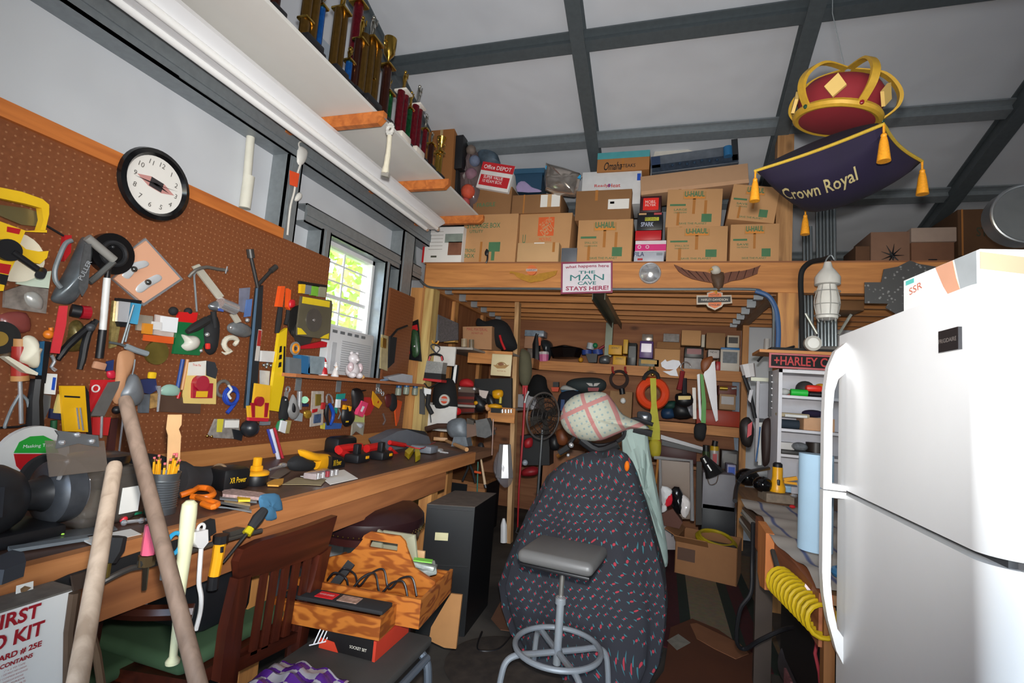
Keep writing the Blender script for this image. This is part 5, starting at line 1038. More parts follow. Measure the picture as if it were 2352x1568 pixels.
G(W,'red_clamp','red and silver grip partly hidden behind the grey hand winch','clamp',[('red_body',red,[('p',[(150,540),(165,540),(163,580),(148,600),(146,570)],.02,.01)]),('wire_bail',steel,[('t',[(165,552),(150,560),(136,590),(126,620),(128,645),(140,660)],.008,.04,3)])])
G(W,'chain_hoist','grey greasy chain-hoist body with a lettered strap hanging left of the black wheel','hoist',[
 ('housing',M('70767a',.35,.5,.3,30),[('b',[(195,545),(205,560),(200,600),(185,650),(165,695),(140,698),(118,690),(122,670),(150,620),(172,575),(185,548)],.06,.01)]),
 ('grip',M('8a8782',.6),[('l',(200,545,.06),(262,597,.07),.016)]),('strap',M('4f4f50',.8,0,.3,90),[('p',[(196,560),(210,560),(206,620),(202,660),(190,680),(182,660),(186,610)],.006,.07)]),
 ('lever',M('5c5c5a',.6,.3),[('t',[(262,600,.07),(245,615,.06),(225,632,.05),(205,648,.05)],.011,.06,3)])])
text(SC.objects['chain_hoist'],'PULLER',W.pt(195,620,.078),(0,.28,.96),(1,0,0),.016,lgrey,w=.08)
G(W,'cable_spool','round black plastic wheel behind the grey hoist grip','wheel',[('disc',M('141416',.25),[('d',262,583,.082,.03,.0,32)]),('hub',M('2a2a2c',.25),[('o',262,583,.045,.010,.032),('s',259,567,.034,.008)])])
G(W,'hasp_board','tilted pinkish display board with grey edge and two chrome plates with knobs','display board',[
 ('board',M('e0a888',.5,0,.06,5),[('p',[(336,553),(414,640),(330,696),(262,640),(285,620),(300,578)],.010,.012)]),
 ('grey_frame',M('85888c',.5),[('p',[(335,547),(421,641),(330,703),(258,640),(270,630),(300,575)],.012,0)]),
 ('chrome_plate',M('d0d2d4',.4,.2),[('b',[(300,606),(330,598),(342,604),(338,612),(312,622),(296,640),(281,634),(284,625)],.006,.023)]),('chrome_plate',M('d0d2d4',.4,.2),[('b',[(335,642),(360,630),(372,636),(368,645),(345,658),(325,672),(312,668),(316,656)],.006,.023)]),
 ('knob',M('6c6c68',.2,.8),[('s',308,618,.03,.013)]),('knob',M('6c6c68',.2,.8),[('s',340,648,.03,.013)])])
G(W,'wand_light','slim white inspection light with black handle hanging vertically','flashlight',[('white_tube',M('e4e2de',.4),[('l',(246,638,.04),(236,757,.03),.0125)]),('black_handle',blk,[('l',(236,757,.03),(228,822,.025),.014)]),('black_neck',blk,[('l',(249,615,.04),(246,638,.04),.010)])])
G(W,'red_lanyard','red fabric key lanyard with swivel clip hanging below the grey hoist','lanyard',[('strap',M('d8303a',.7),[('p',[(137,702),(156,702),(152,745),(137,812),(116,810),(126,762)],.004,.05)]),('clip',chrome,[('t',[(118,815),(125,830),(118,842),(128,850)],.006,.045,2)]),('white_tag',paper,[('p',[(104,857),(132,859),(127,906),(101,904)],.006,.035)]),('tag_stripe',blue,[('p',[(122,866),(129,867),(125,896),(118,895)],.001,.0415)])])
G(W,'red_lens_flashlight','small black flashlight with red lens right of the lanyard','flashlight',[('barrel',blk,[('l',(163,712,.03),(185,716,.04),.024)]),('lens',M('a01c28',.1,0,.05),[('l',(185,716,.04),(205,718,.045),.026)])])
G(W,'spring_pliers','black long-handled spring pliers hanging open below the red-lens flashlight','pliers',[('handle',blk,[('t',[(215,740),(195,758),(170,780),(150,800),(132,826)],[.010,.013,.014,.013,.010],.03,3)]),('handle',blk,[('t',[(222,735),(205,760),(195,790),(190,820),(183,848)],[.010,.013,.014,.013,.010],.03,3)]),('pivot',dgrey,[('s',208,752,.04,.016)])])
G(W,'mesh_hardware_bag','mesh bag of brassy hardware behind the spring pliers','bag',[('bag',M('6f6034',.3,.4,.8,60),[('b',[(160,742),(180,735),(195,760),(190,800),(165,808),(148,800),(155,770)],.03,.0)])])
G(W,'manual_bag','clear bag holding a folded pale green sheet and small fittings at upper left','bag',[('bag',M('8c827a',.15,0,.6,30),[('p',[(12,668),(50,655),(112,662),(106,720),(60,714),(10,706)],.012,.01)]),('green_sheet',M('cfdcc8',.7),[('p',[(40,640),(58,630),(118,622),(112,664),(38,652)],.006,.016)]),('fitting',M('c0beb8',.25,.4),[('b',[(55,675),(80,670),(98,690),(92,712),(62,700)],.02,.02)])])
G(W,'red_plastic_pouch','dusty red plastic pouch at the left edge under the clear bag','pouch',[('pouch',M('8a4640',.25,0,.2,9),[('b',[(0,722),(60,718),(68,760),(20,766),(0,760)],.02,.0)])])
G(W,'abrasive_disc','black abrasive disc with gold centre at the far left edge','disc',[('disc',M('1c1c1a',.7,0,.3,60),[('d',2,775,.055,.006,.02,32)]),('gold_label',M('a08038',.4,.2),[('d',-2,778,.025,.001,.026)])])
G(W,'nail_bag','brown bag of nails at the far left edge below the black disc','bag',[('bag',M('5f4a30',.6,0,.6,60),[('b',[(0,805),(22,800),(30,815),(15,825),(0,822)],.02,0)])])
G(W,'turned_handle_tool','red and natural wood turned handle tool with steel rod and three wire feet','tool',[('red_handle',M('a82c24',.3),[('l',(47,795,.03),(46,862,.03),.024)]),('wood_ferrule',M('c08850',.5),[('l',(48,778,.03),(47,796,.03),.020)]),('wood_ferrule',M('c08850',.5),[('l',(46,862,.03),(46,874,.03),.025)]),('steel_rod',chrome,[('l',(46,874,.03),(49,972,.03),.0065)]),('wire_foot',steel,[('t',[(46,905,.03),(28,935,.03),(12,975,.04),(12,982,.04)],.005,.03,2)]),('wire_foot',steel,[('t',[(48,905,.03),(62,918,.03),(66,935,.03)],.005,.03,2)]),('wire_foot',blk,[('t',[(0,982,.03),(40,980,.03),(66,974,.03)],.004)])])
G(W,'cream_corner_base','cream plastic flared base hanging in front of the red turned handle','plastic base',[('base',cream,[('p',[(10,820),(20,818),(88,856),(86,862),(60,856)],.03,.05),('b',[(52,775),(70,770),(81,780),(80,795),(92,800),(86,815),(82,845),(60,838),(42,828),(50,800)],.04,.045)])])
G(W,'orange_ball','small orange ball knob above the blue level','knob',[('ball',M('e07a20',.35),[('s',112,768,.03,.017),('l',(117,752,.03),(118,765,.03),.007)])])
G(W,'torpedo_level','blue and black level hanging beside the cream base','level',[('blue_face',M('2f6c96',.35),[('p',[(92,785),(104,783),(96,862),(82,860)],.03,.01)]),('black_edge',blk,[('p',[(104,783),(118,785),(105,880),(95,880)],.035,.008)])])
G(W,'long_flashlight','long black flashlight with thin red band hanging lens down at left','flashlight',[('barrel',M('19191b',.35),[('t',[(86,870),(80,920),(80,985)],[.020,.022,.026],.03)]),('head',M('19191b',.3),[('t',[(80,985),(78,1005),(78,1030)],[.03,.036,.036],.035)]),('red_band',red,[('l',(79,994,.035),(79,999,.035),.0355)])])
G(W,'drywall_saw','grey curved blade hanging between the long flashlight and yellow bit card','blade',[('blade',M('8f9296',.3,.7),[('p',[(98,905),(118,908),(115,935),(98,972),(94,960)],.003,.02)])])
G(W,'bit_package','yellow drill bit card with black stripe and two silver bits','package',[('card',M('f0b418',.35),[('p',[(140,886),(196,886),(205,992),(148,990)],.012,.04)]),('black_stripe',blk,[('p',[(196,886),(204,900),(212,1000),(204,1000)],.014,.04)]),('hook_hole',blk,[('p',[(148,908),(184,910),(184,914),(148,912)],.001,.0525)]),('drill_bit',chrome,[('l',(176,936,.055),(182,985,.055),.003)]),('drill_bit',chrome,[('l',(184,936,.055),(191,988,.055),.003)])])
G(W,'clear_bit_card','smaller yellow and white card tucked left of the yellow bit card','package',[('card',M('d8c070',.4),[('p',[(136,905),(146,905),(148,950),(125,948),(130,925)],.01,.03)])])
G(W,'blue_sleeve','navy sleeve under the yellow bit card','sleeve',[('sleeve',navy,[('p',[(118,938),(146,945),(145,965),(115,960)],.012,.02)])])
G(W,'green_file','green handled file hanging below the navy sleeve','file',[('handle',greenD,[('l',(124,965,.02),(122,1000,.02),.010)])])
G(W,'red_blade_package','red blade card with white round emblem behind the grey trowel','package',[('card',M('c8242a',.35),[('p',[(212,872),(268,872),(252,920),(222,955),(203,940)],.01,.02)]),('round_emblem',M('e8dcd8',.4),[('o',220,892,.013,.003,.032)])])
G(W,'pointing_trowel','grey metal plate tool laid diagonally over the red card','trowel',[('plate',M('8f8c88',.35,.6,.2),[('p',[(250,878),(276,875),(272,890),(240,955),(208,955)],.006,.04)])])
G(W,'red_driver_card','red card holding a chrome driver below the trowel','package',[('card',M('c82c2c',.35),[('p',[(213,958),(255,958),(248,1000),(212,998)],.01,.02)]),('driver',chrome,[('l',(234,955,.035),(232,1005,.035),.005)])])
G(W,'hacksaw_frame','dark red flat saw sheath with steel edge hanging above the pale pole','saw',[('sheath',M('4a2420',.5),[('p',[(255,962),(272,960),(262,1050),(245,1060)],.012,.015)]),('steel_edge',chrome,[('t',[(283,958,.03),(272,1052,.03)],.004)]),('black_ball',blk,[('s',268,941,.05,.017)])])
G(W,'leather_sheath','tan leather sheath hanging beside the grey teardrop guard','sheath',[('sheath',M('c08a62',.7,0,.1,20),[('b',[(275,808),(300,805),(310,818),(300,850),(285,880),(275,925),(258,918),(265,870),(268,830)],.02,.03)])])
G(W,'sanding_block','small pinkish wood block behind the tan sheath','block',[('block',M('c89070',.7),[('r',232,840,.045,.03,.02,-10,.02)])])
G(W,'small_brand_package','blue and red small pack half hidden behind the tan sheath','package',[('pack',M('24386c',.4),[('p',[(246,830),(262,826),(260,850),(245,852)],.008,.02)]),('red_pack',M('c8203c',.4),[('b',[(246,852),(262,850),(264,868),(248,868)],.012,.02)])])
G(W,'grey_pliers','grey taped pliers lying crosswise on top of the tan sheath','pliers',[('handle',M('8f979c',.5),[('t',[(290,795),(315,805),(338,812)],.012,.065)]),('handle',M('70787c',.4,.5),[('t',[(252,786),(275,790),(292,796)],.005,.06)])])
G(W,'teardrop_guard','grey teardrop-shaped metal guard hanging over the grey-brown pole','guard',[('shell',M('7d8084',.4,.3,.15),[('b',[(305,857),(318,868),(328,905),(318,928),(298,932),(275,915),(274,898),(292,868)],.035,.035)]),('hook',steel,[('t',[(310,825,.05),(308,842,.05),(304,860,.05)],.003)])])
G(W,'brass_key_bag','clear bag of gold keys left of the tube packs','bag',[('bag',M('b09a60',.2,.4,.7,50),[('p',[(262,690),(282,688),(278,740),(268,795),(254,800),(256,760)],.014,.02)])])
G(W,'glue_tube_package','two silver glue tubes with black caps on a blue and white pack','package',[('tube',M('c4c4c8',.3,.3),[('p',[(276,690),(300,693),(294,740),(272,738)],.02,.035)]),('cap',blk,[('p',[(272,738),(294,740),(290,750),(276,750)],.02,.035),]),('tube',M('4aa0c8',.3),[('p',[(303,695),(325,698),(316,745),(298,742)],.02,.035)]),('top_strip',blk,[('p',[(272,684),(326,690),(325,697),(272,691)],.022,.035)])])
G(W,'steel_rod_pair','two thin steel rods hanging behind the glue tubes','rods',[('rod',steel,[('l',(307,700,.065),(280,790,.05),.004)]),('rod',steel,[('l',(298,745,.05),(288,785,.05),.004)])])
G(W,'grey_blister','dusty grey blister card between the glue tubes and white relay pack','package',[('card',M('9a8f80',.4,0,.3,20),[('p',[(318,722),(352,726),(350,762),(314,758)],.01,.02)])])
G(W,'relay_package','white and clear pack with a white square module right of the grey blister','package',[('card',M('c8b8b0',.4,0,.2,20),[('p',[(358,722),(405,730),(398,775),(352,768)],.008,.01)]),('white_module',white,[('p',[(376,726),(410,730),(406,764),(374,760)],.02,.02)]),('white_module',M('dcd8d4',.4),[('p',[(352,738),(372,740),(370,758),(350,756)],.02,.02)])])
G(W,'orange_disc_package','clear orange-banded pack with a brass fan disc inside','package',[('band',M('d85a24',.3),[('p',[(332,768),(400,774),(398,790),(330,782)],.008,.03)]),('brass_disc',M('8a7a3c',.3,.6,.3),[('d',362,810,.052,.012,.02,28)]),('amber_part',M('d88a28',.3),[('p',[(332,742),(352,744),(350,768),(330,766)],.015,.03)])])
G(W,'rubber_stopper','black rubber stopper hanging above the white relay pack','stopper',[('stopper',blkR,[('s',398,714,.02,.02)])])
G(W,'rubber_stopper','black rubber stopper hanging above the red header of the green card','stopper',[('stopper',blkR,[('s',432,715,.02,.018)])])
G(W,'float_valve_package','green and red card with a white plastic fitting under clear plastic','package',[('green_card',M('1c6a3c',.35),[('p',[(410,735),(490,740),(458,816),(398,812)],.012,.02)]),('red_header',M('d02020',.35),[('p',[(412,716),(455,718),(450,742),(406,738)],.012,.021)]),('white_fitting',M('d8d4c8',.3),[('b',[(416,768),(430,770),(450,772),(458,785),(450,800),(430,806),(416,795),(424,785)],.03,.034)])])
G(W,'caulk_nozzle','black rubber gun nozzle lying over the green card','nozzle',[('nozzle',M('232323',.6),[('t',[(430,762,.07),(450,750,.07),(475,735,.06)],[.012,.022,.020],.06)])])
G(W,'allen_key','long steel hex key hanging on a hook left of the bar clamp','hex key',[('key',steel,[('t',[(452,715,.02),(448,660,.02),(446,632,.02),(452,620,.03)],.0045,.02,2)])])
G(W,'bar_clamp','pale steel bar clamp hanging diagonally with sliding jaws','clamp',[('bar',M('c9c4b4',.4,.2),[('p',[(443,612),(458,606),(515,680),(500,686)],.01,.03)]),('upper_jaw',M('6a6660',.5,.3),[('t',[(434,636,.03),(450,620,.05),(475,613,.05),(500,618,.05),(522,620,.05)],.008,.05,2)]),('screw_handle',chrome,[('l',(522,612,.06),(518,628,.06),.004)]),('lower_bar',M('c9c4b4',.4,.2),[('p',[(530,722),(542,717),(555,738),(543,742)],.01,.03)])])
G(W,'chrome_coupler','shiny chrome coupler cluster clamped at the bottom of the bar clamp','coupler',[('barrel',chrome,[('l',(505,695,.06),(540,710,.06),.030)]),('side_piece',M('8f9296',.3,.7),[('b',[(478,700),(500,690),(520,705),(510,715),(485,712)],.03,.03)]),('blue_tag',M('4058a0',.4),[('c',508,712,.03,.012,.004,0,.06)]),('grip',blkR,[('l',(490,715,.05),(494,752,.05),.013)])])
G(W,'aluminium_bracket','grey cast aluminium bracket hanging below the chrome coupler','bracket',[('casting',M('85888a',.4,.5,.2,40),[('b',[(524,745),(545,738),(572,750),(575,768),(560,775),(535,768),(522,758)],.035,.02)]),('bolt',chrome,[('s',568,735,.04,.012)]),('bolt',chrome,[('s',530,752,.05,.009)])])
G(W,'black_ratchets','bunch of small black ratchet clamps right of the green card','clamps',[('body',blkR,[('b',[(470,730),(492,722),(500,745),(495,800),(482,815),(468,800),(462,760)],.04,.02)]),('chrome_bolt',chrome,[('s',476,768,.07,.011),('s',462,805,.06,.008)]),('red_tip',M('d8342c',.4),[('r',481,795,.018,.03,.02,10,.05)])])
G(W,'pvc_hook','white curled plastic hook on the pegboard below the aluminium bracket','hook',[('hook',M('d8d0bc',.4),[('t',[(538,792,.03),(545,782,.03),(535,775,.03),(520,778,.03),(514,790,.03),(520,802,.03),(530,806,.03),(518,812,.03),(510,808,.03)],[.010,.012,.013,.014,.014,.013,.011,.008,.004],.03,2)])])
G(W,'navy_pouch','navy and grey pouch with yellow clip left of the long brown packet','pouch',[('pouch',M('28305c',.6,0,.2),[('p',[(322,872),(358,868),(362,895),(345,905),(322,900)],.02,.02)]),('yellow_clip',yel,[('r',353,862,.03,.03,.02,0,.03)]),('grey_packet',M('5f646a',.4,0,.4,30),[('p',[(322,905),(345,905),(342,948),(322,948)],.015,.02)]),('striped_part',M('b08850',.5,0,.6,50),[('p',[(346,905),(362,902),(360,935),(345,938)],.015,.02)])])
G(W,'teal_packet','pale teal plastic packet beside the navy pouch','packet',[('packet',M('9cc0b0',.35,0,.1),[('b',[(370,890),(390,882),(412,890),(408,908),(370,906)],.014,.02)])])
G(W,'open_wrench','chrome wrench hanging between the navy pouch and teal packet','wrench',[('wrench',chrome,[('t',[(358,890,.04),(364,888,.04),(366,905,.04),(362,945,.04)],[.010,.010,.006,.005],.04)])])
G(W,'brown_packet','long dusty brown packet under the teal packet','packet',[('packet',M('5a4438',.3,0,.2,9),[('p',[(366,908),(462,916),(460,950),(366,945)],.012,.01)])])
G(W,'blue_marking_pencils','blue and red flat pencils hanging behind the red-bulb package','pencils',[('blue_pencil',M('28488c',.5),[('l',(420,825,.02),(408,890,.02),.009)]),('tan_pencil',M('c89060',.5),[('l',(431,825,.02),(418,895,.02),.008)]),('red_tip',red,[('l',(412,900,.02),(408,915,.02),.008)])])
G(W,'red_bulb_package','white to yellow blister card with a round red flasher and black corner','package',[('card',M('e6c878',.35,0,.05),[('p',[(434,832),(476,828),(498,842),(496,928),(424,926),(422,905)],.01,.02)]),('white_header',M('e8e4da',.4),[('p',[(434,832),(474,828),(472,862),(431,862)],.002,.031)]),('black_corner',M('35383c',.4),[('p',[(474,828),(494,832),(500,850),(496,870),(474,862)],.002,.031)]),('red_flasher',M('a81c34',.12),[('d',466,880,.036,.03,.03,26),('p',[(444,880),(490,880),(488,914),(443,914)],.014,.03)]),('yellow_block',M('e8b428',.35),[('p',[(452,898),(478,898),(476,912),(450,912)],.002,.046)])],texts=[('True Fix',452,838,.0335,.010,.045,M('d05040',.5))])
G(W,'blue_cord_coil','coil of bright blue cord with white end hanging on the pegboard','cord coil',[('coil',M('2244a8',.5),[('o',532,910,.040,.008,.03),('o',534,912,.034,.008,.045),('o',530,908,.044,.007,.02)]),('loose_tail',M('2244a8',.5),[('t',[(540,925),(530,938),(522,948)],.010,.04,2)]),('white_clip',M('dcdcd8',.4),[('t',[(525,885),(532,895),(524,905),(530,915)],.006,.06,2)])])
G(W,'grey_tape_roll','dull grey tape loop behind the blue cord coil','tape roll',[('ring',M('6f6a62',.5),[('o',512,892,.038,.009,.012)])])
# tall level with lug wrench
G(W,'lug_wrench','dark steel four-way lug wrench standing behind the long black level','lug wrench',[('arm',M('3f3d3c',.45,.5),[('l',(576,588,.05),(592,660,.05),.010)]),('arm',M('3f3d3c',.45,.5),[('l',(626,618,.06),(592,655,.05),.010)]),('socket',M('4a4846',.4,.5),[('l',(574,572,.05),(577,592,.05),.019)]),('socket',M('4a4846',.4,.5),[('l',(622,622,.06),(634,612,.06),.015)])])
G(W,'grey_paper_card','grey and blue card with a red stripe behind the long level','package',[('card',M('7c7f92',.4,0,.3,20),[('p',[(552,662),(575,660),(570,720),(550,715)],.008,.01)]),('blue_card',M('5a78b0',.4),[('p',[(568,688),(580,686),(576,726),(562,728)],.008,.02)])])
G(W,'box_level','long dark box-beam level with blue edge and a small white-red label','level',[('beam',M('2b2f33',.4,.2),[('p',[(592,660),(605,655),(600,760),(588,940),(566,937),(578,800)],.02,.02)]),('blue_edge',M('54708a',.35),[('p',[(589,662),(593,660),(571,936),(565,936),(576,800)],.003,.038)]),('label',M('c8c0b8',.4),[('p',[(594,756),(602,757),(594,829),(585,828)],.001,.0405)]),('red_label',M('a8302c',.4),[('p',[(594,758),(601,759),(598,795),(590,794)],.001,.0418)])])
G(W,'nut_box_package','white box pack with loose nuts under clear plastic right of the level','package',[('white_box',M('d8d4d0',.4),[('p',[(602,805),(632,807),(628,832),(600,830)],.03,.02)]),('nuts',M('c0c4c4',.2,.8,.3,60),[('s',606,838,.03,.009),('s',614,836,.035,.010),('s',622,839,.03,.009),('s',612,843,.03,.008)]),('lower_pack',M('c8c4c0',.4,0,.2,20),[('p',[(600,850),(620,852),(618,885),(600,884)],.012,.02)])])
G(W,'loppers','garden shears with orange tips and black grips hanging point up','shears',[('orange_blade_cover',M('f05a20',.4),[('p',[(646,657),(655,657),(649,705),(638,704)],.025,.03)]),('orange_blade_cover',M('f05a20',.4),[('p',[(662,662),(669,666),(666,712),(660,705)],.02,.02)]),('black_grip',blkR,[('t',[(644,706),(640,740),(636,765)],[.014,.017,.013],.04)]),('black_grip',blkR,[('t',[(662,712),(660,730),(656,745)],.012,.03)])])
G(W,'yellow_level','long bright yellow level with black pictograms standing on the pegboard','level',[('beam',M('e8c21c',.35,0,.03),[('p',[(642,765),(660,753),(652,880),(640,945),(620,942),(628,870)],.02,.04)]),('pictogram',blk,[('p',[(643,795),(648,794),(647,808),(641,810)],.0008,.0602),('p',[(642,815),(648,814),(647,824),(640,826)],.0008,.0602),('p',[(641,832),(647,831),(646,842),(639,844)],.0008,.0602),('p',[(652,795),(656,795),(654,862),(649,862)],.0008,.0602)])])
G(W,'flasher_card','yellow card with a round dark red dome lamp, left of the yellow level','package',[('card',M('f0b830',.35),[('p',[(588,880),(622,885),(620,905),(618,962),(572,960),(570,932),(582,930)],.014,.06)]),('red_dome',M('a01c2c',.15),[('d',599,922,.026,.025,.07,24)]),('red_foot',M('a01c2c',.2),[('p',[(578,925),(586,925),(586,958),(580,958)],.01,.07),('p',[(610,925),(618,925),(614,958),(608,958)],.01,.07)]),('red_base',M('c82c3c',.3),[('p',[(572,958),(618,960),(616,968),(572,966)],.016,.06)])])
G(W,'blade_pair','dark saw blades behind the boxed circular blade','saw blade',[('blade',M('4c4a48',.3,.7),[('d',690,740,.105,.006,.01,40)]),('blade',M('5c5a58',.3,.7),[('d',698,765,.085,.004,.02,40)])])
G(W,'circular_saw_disc','circular saw blade in a clear case with yellow corners','saw blade',[('case',M('6a6452',.25,.2,.2,8),[('p',[(692,680),(762,690),(764,700),(757,780),(683,770),(683,760)],.012,.045)]),('blade',M('7a7670',.3,.6,.25,8),[('d',722,735,.072,.003,.058,44)]),('yellow_header',M('e8c828',.35),[('p',[(696,681),(758,692),(757,706),(694,696)],.002,.058)]),('yellow_corner',M('e8c828',.35),[('p',[(684,752),(692,754),(705,768),(684,768)],.002,.058)]),('yellow_corner',M('e8c828',.35),[('p',[(756,765),(755,778),(735,776),(745,770)],.002,.058)]),('arbor',chrome,[('d',722,735,.008,.003,.061)])])
G(W,'battery_card','card of yellow and green batteries hanging above the boxed saw blade','package',[('holder',blk,[('p',[(690,645),(752,655),(752,662),(690,652)],.02,.03)]),('yellow_cell',yel,[('p',[(692,652),(702,653),(700,674),(691,673)],.02,.03)]),('grey_cell',grey,[('p',[(704,654),(716,656),(714,676),(702,675)],.02,.03)]),('green_cell',M('78b83c',.4),[('p',[(718,655),(732,657),(730,680),(716,678)],.02,.03)]),('silver_cell',M('a8a890',.3,.3),[('p',[(734,658),(750,660),(748,683),(732,681)],.02,.03)])])
G(W,'red_pipe_clamp','red handled clamp poking out behind the boxed saw blade','clamp',[('red_arm',M('c01c28',.35),[('p',[(690,795),(740,783),(752,786),(750,796),(720,800),(690,801)],.018,.02)]),('red_head',M('c01c28',.35),[('b',[(665,690),(676,688),(676,704),(664,706)],.015,.04)])])
G(W,'grinding_disc','orange and grey ring-shaped grinding disc under the saw blades','disc',[('grey_rim',M('8c8c88',.6),[('d',679,800,.040,.006,.06,36)]),('orange_ring',M('e8901c',.45),[('o',679,800,.024,.008,.064)]),('dark_hub',M('4a4038',.5),[('d',679,800,.011,.004,.066)])])
G(W,'hardware_card','yellowish packet of washers with small brass hooks under the red-bulb package','package',[('packet',M('a8a098',.3,.2,.5,40),[('p',[(496,962),(550,962),(550,1008),(492,1005),(480,1000)],.012,.01)]),('label',paper,[('p',[(518,965),(550,965),(548,982),(516,982)],.002,.023)]),('yellow_edge',M('e0d040',.4),[('p',[(500,962),(514,962),(510,992),(498,992)],.002,.023)]),('brass_hook',brass,[('s',476,1001,.02,.008),('s',486,1002,.02,.007)])])
G(W,'rubber_dome','black rubber float ball hanging low on the pegboard','ball',[('ball',M('24262a',.35),[('s',574,983,.05,.048),('p',[(535,985),(560,990),(555,1012),(540,1008)],.01,.02)])])
G(W,'striped_tube','slim red, white and blue striped tube leaning down to the bench','tube',[('white_stripe',M('d8d8e4',.3),[('t',[(622,985,.05),(640,1055,.09)],.011)]),('red_stripe',M('b8303c',.35),[('t',[(630,982,.045),(650,1055,.085)],.008)]),('blue_stripe',M('4048a0',.3),[('t',[(615,985,.045),(631,1040,.08)],.008)]),('grey_clip',M('7a7e84',.4),[('c',612,972,.06,.02,.02,0,.04)])])
G(W,'pink_green_card','green and white card of small clips below the yellow level','package',[('card',M('2c8c54',.4),[('p',[(640,968),(650,962),(645,990),(633,985)],.008,.03)]),('white_part',white,[('p',[(648,965),(660,968),(655,995),(643,990)],.015,.035)]),('tan_part',M('a89460',.4),[('p',[(661,965),(670,966),(664,995),(656,995)],.015,.03)])])
# small row below ledge
W2=Pl('X',-2.155)
G(W2,'hasp','small chrome hasp hanging at the left of the row under the window shelf','hasp',[('plate',chrome,[('o',661,894,.016,.006),('p',[(655,900),(663,902),(660,918),(655,916)],.008,.0),('s',656,918,.02,.007)])])
G(W2,'black_wire_bundle','black wire bundle behind the grey loop tool','wire bundle',[('bundle',blkR,[('b',[(645,915),(658,912),(660,940),(656,968),(640,962)],.03,0)])])
G(W2,'grey_loop_tool','pale grey gourd-shaped loop tool hanging under the window shelf','tool',[('body',M('8c8a88',.45),[('b',[(672,905),(678,918),(686,940),(683,955),(673,964),(660,952),(657,940),(665,920)],.03,.02)]),('dark_slot',blk,[('b',[(674,925),(679,935),(678,946),(673,946),(672,935)],.006,.052)])])
G(W2,'chrome_cylinder','tall chrome cylinder tool hanging beside the grey loop tool','cylinder',[('cylinder',chrome,[('l',(688,898,.03),(687,940,.03),.016)]),('grey_base',M('9aa0a4',.4),[('p',[(683,945),(696,950),(694,968),(682,966)],.02,.01)])])
G(W2,'green_tape','roll of green tape with orange centre under the window shelf','tape roll',[('roll',M('1f9a5a',.4),[('l',(700,918,.01),(700,918,.045),.022)]),('orange_core',orange,[('l',(706,918,.01),(706,918,.05),.011)]),('dark_band',navy,[('c',703,930,.05,.018,.02,0,.01)])])
G(W2,'brass_fittings_bag','small bag of brass fittings below the green tape','bag',[('bag',M('c89a38',.3,.5,.6,60),[('b',[(698,944),(712,942),(714,955),(706,962),(698,956)],.02,.01)])])
G(W2,'fuse_package','clear long card with red and gold fuses hanging under the window shelf','package',[('card',M('c0b4a8',.3,0,.4,30),[('p',[(718,898),(744,898),(742,975),(713,980)],.008,.015)]),('gold_row',M('8a7430',.3,.3),[('p',[(727,905),(738,905),(737,930),(726,932)],.012,.02)]),('red_row',red,[('p',[(720,940),(730,938),(729,945),(719,948)],.012,.02)]),('blue_row',M('4a5c7c',.4,0,.6,60),[('p',[(724,952),(738,950),(737,970),(722,972)],.012,.02)])])
G(W2,'red_screw_pack','small red pack between the fuse card and the blue carabiner','package',[('pack',M('b82c2c',.4),[('r',744,932,.04,.045,.014,0,.02)])])
G(W2,'carabiner','blue and black carabiner handle with silver snap under the window shelf','carabiner',[('blue_body',M('1e4aa8',.35),[('t',[(757,928),(765,945),(764,962),(758,976)],[.012,.013,.012,.009],.035,2)]),('black_grip',blk,[('t',[(752,930),(749,950),(754,975)],[.012,.015,.010],.03,2)]),('silver_snap',chrome,[('t',[(751,925,.03),(750,910,.03),(755,905,.03),(762,912,.03),(764,926,.03)],.006,.03,2)])])
G(W2,'blue_card','blue card with yellow corner behind the carabiner','package',[('card',M('3c62a8',.4),[('p',[(748,970),(786,972),(783,984),(746,986)],.008,.0)]),('yellow_corner',M('d8c850',.4),[('p',[(738,970),(748,972),(746,986),(738,984)],.008,.0)])])
G(W2,'teal_package','teal card with white bottle and wire hooks right of the carabiner','package',[('card',M('259a90',.4),[('p',[(775,905),(794,903),(792,915),(778,922),(774,950),(769,945)],.008,.01)]),('white_bottle',white,[('p',[(776,917),(783,917),(782,936),(774,936)],.018,.02)]),('purple_label',M('4a3aa0',.4),[('c',792,918,.045,.014,.004,0,.03)]),('wire_hooks',steel,[('t',[(778,938,.03),(782,950,.03),(777,962,.03)],.005)])])
G(W2,'tape_measure','black and yellow tape measure hanging right of the teal card','tape measure',[('body',blk,[('b',[(788,935),(800,930),(810,942),(812,962),(802,978),(790,978),(783,960)],.035,.02)]),('yellow_clip',dyel,[('p',[(793,930),(798,931),(796,940),(791,940)],.02,.03),('p',[(803,932),(808,934),(806,946),(802,944)],.02,.03)]),('yellow_logo',yel,[('c',798,968,.03,.010,.003,0,.055)])])
G(W2,'black_clamp','black plastic clamp hanging below the window shelf bracket','clamp',[('body',M('1c181a',.5),[('b',[(808,895),(825,892),(832,910),(828,942),(812,946),(808,920)],.04,.01)]),('hook',blk,[('t',[(812,893,.03),(825,898,.03),(840,896,.03)],.005)])])
G(W2,'pink_lighter_pack','hot pink pack with white label tilted over a red card','package',[('pink_pack',M('f04a78',.35),[('p',[(832,920),(846,926),(834,958),(821,952)],.03,.03)]),('white_label',white,[('p',[(833,932),(838,934),(832,946),(828,944)],.001,.061)]),('red_card',M('c02c30',.4),[('p',[(834,912),(850,912),(862,928),(850,952),(840,955)],.01,.01)])])
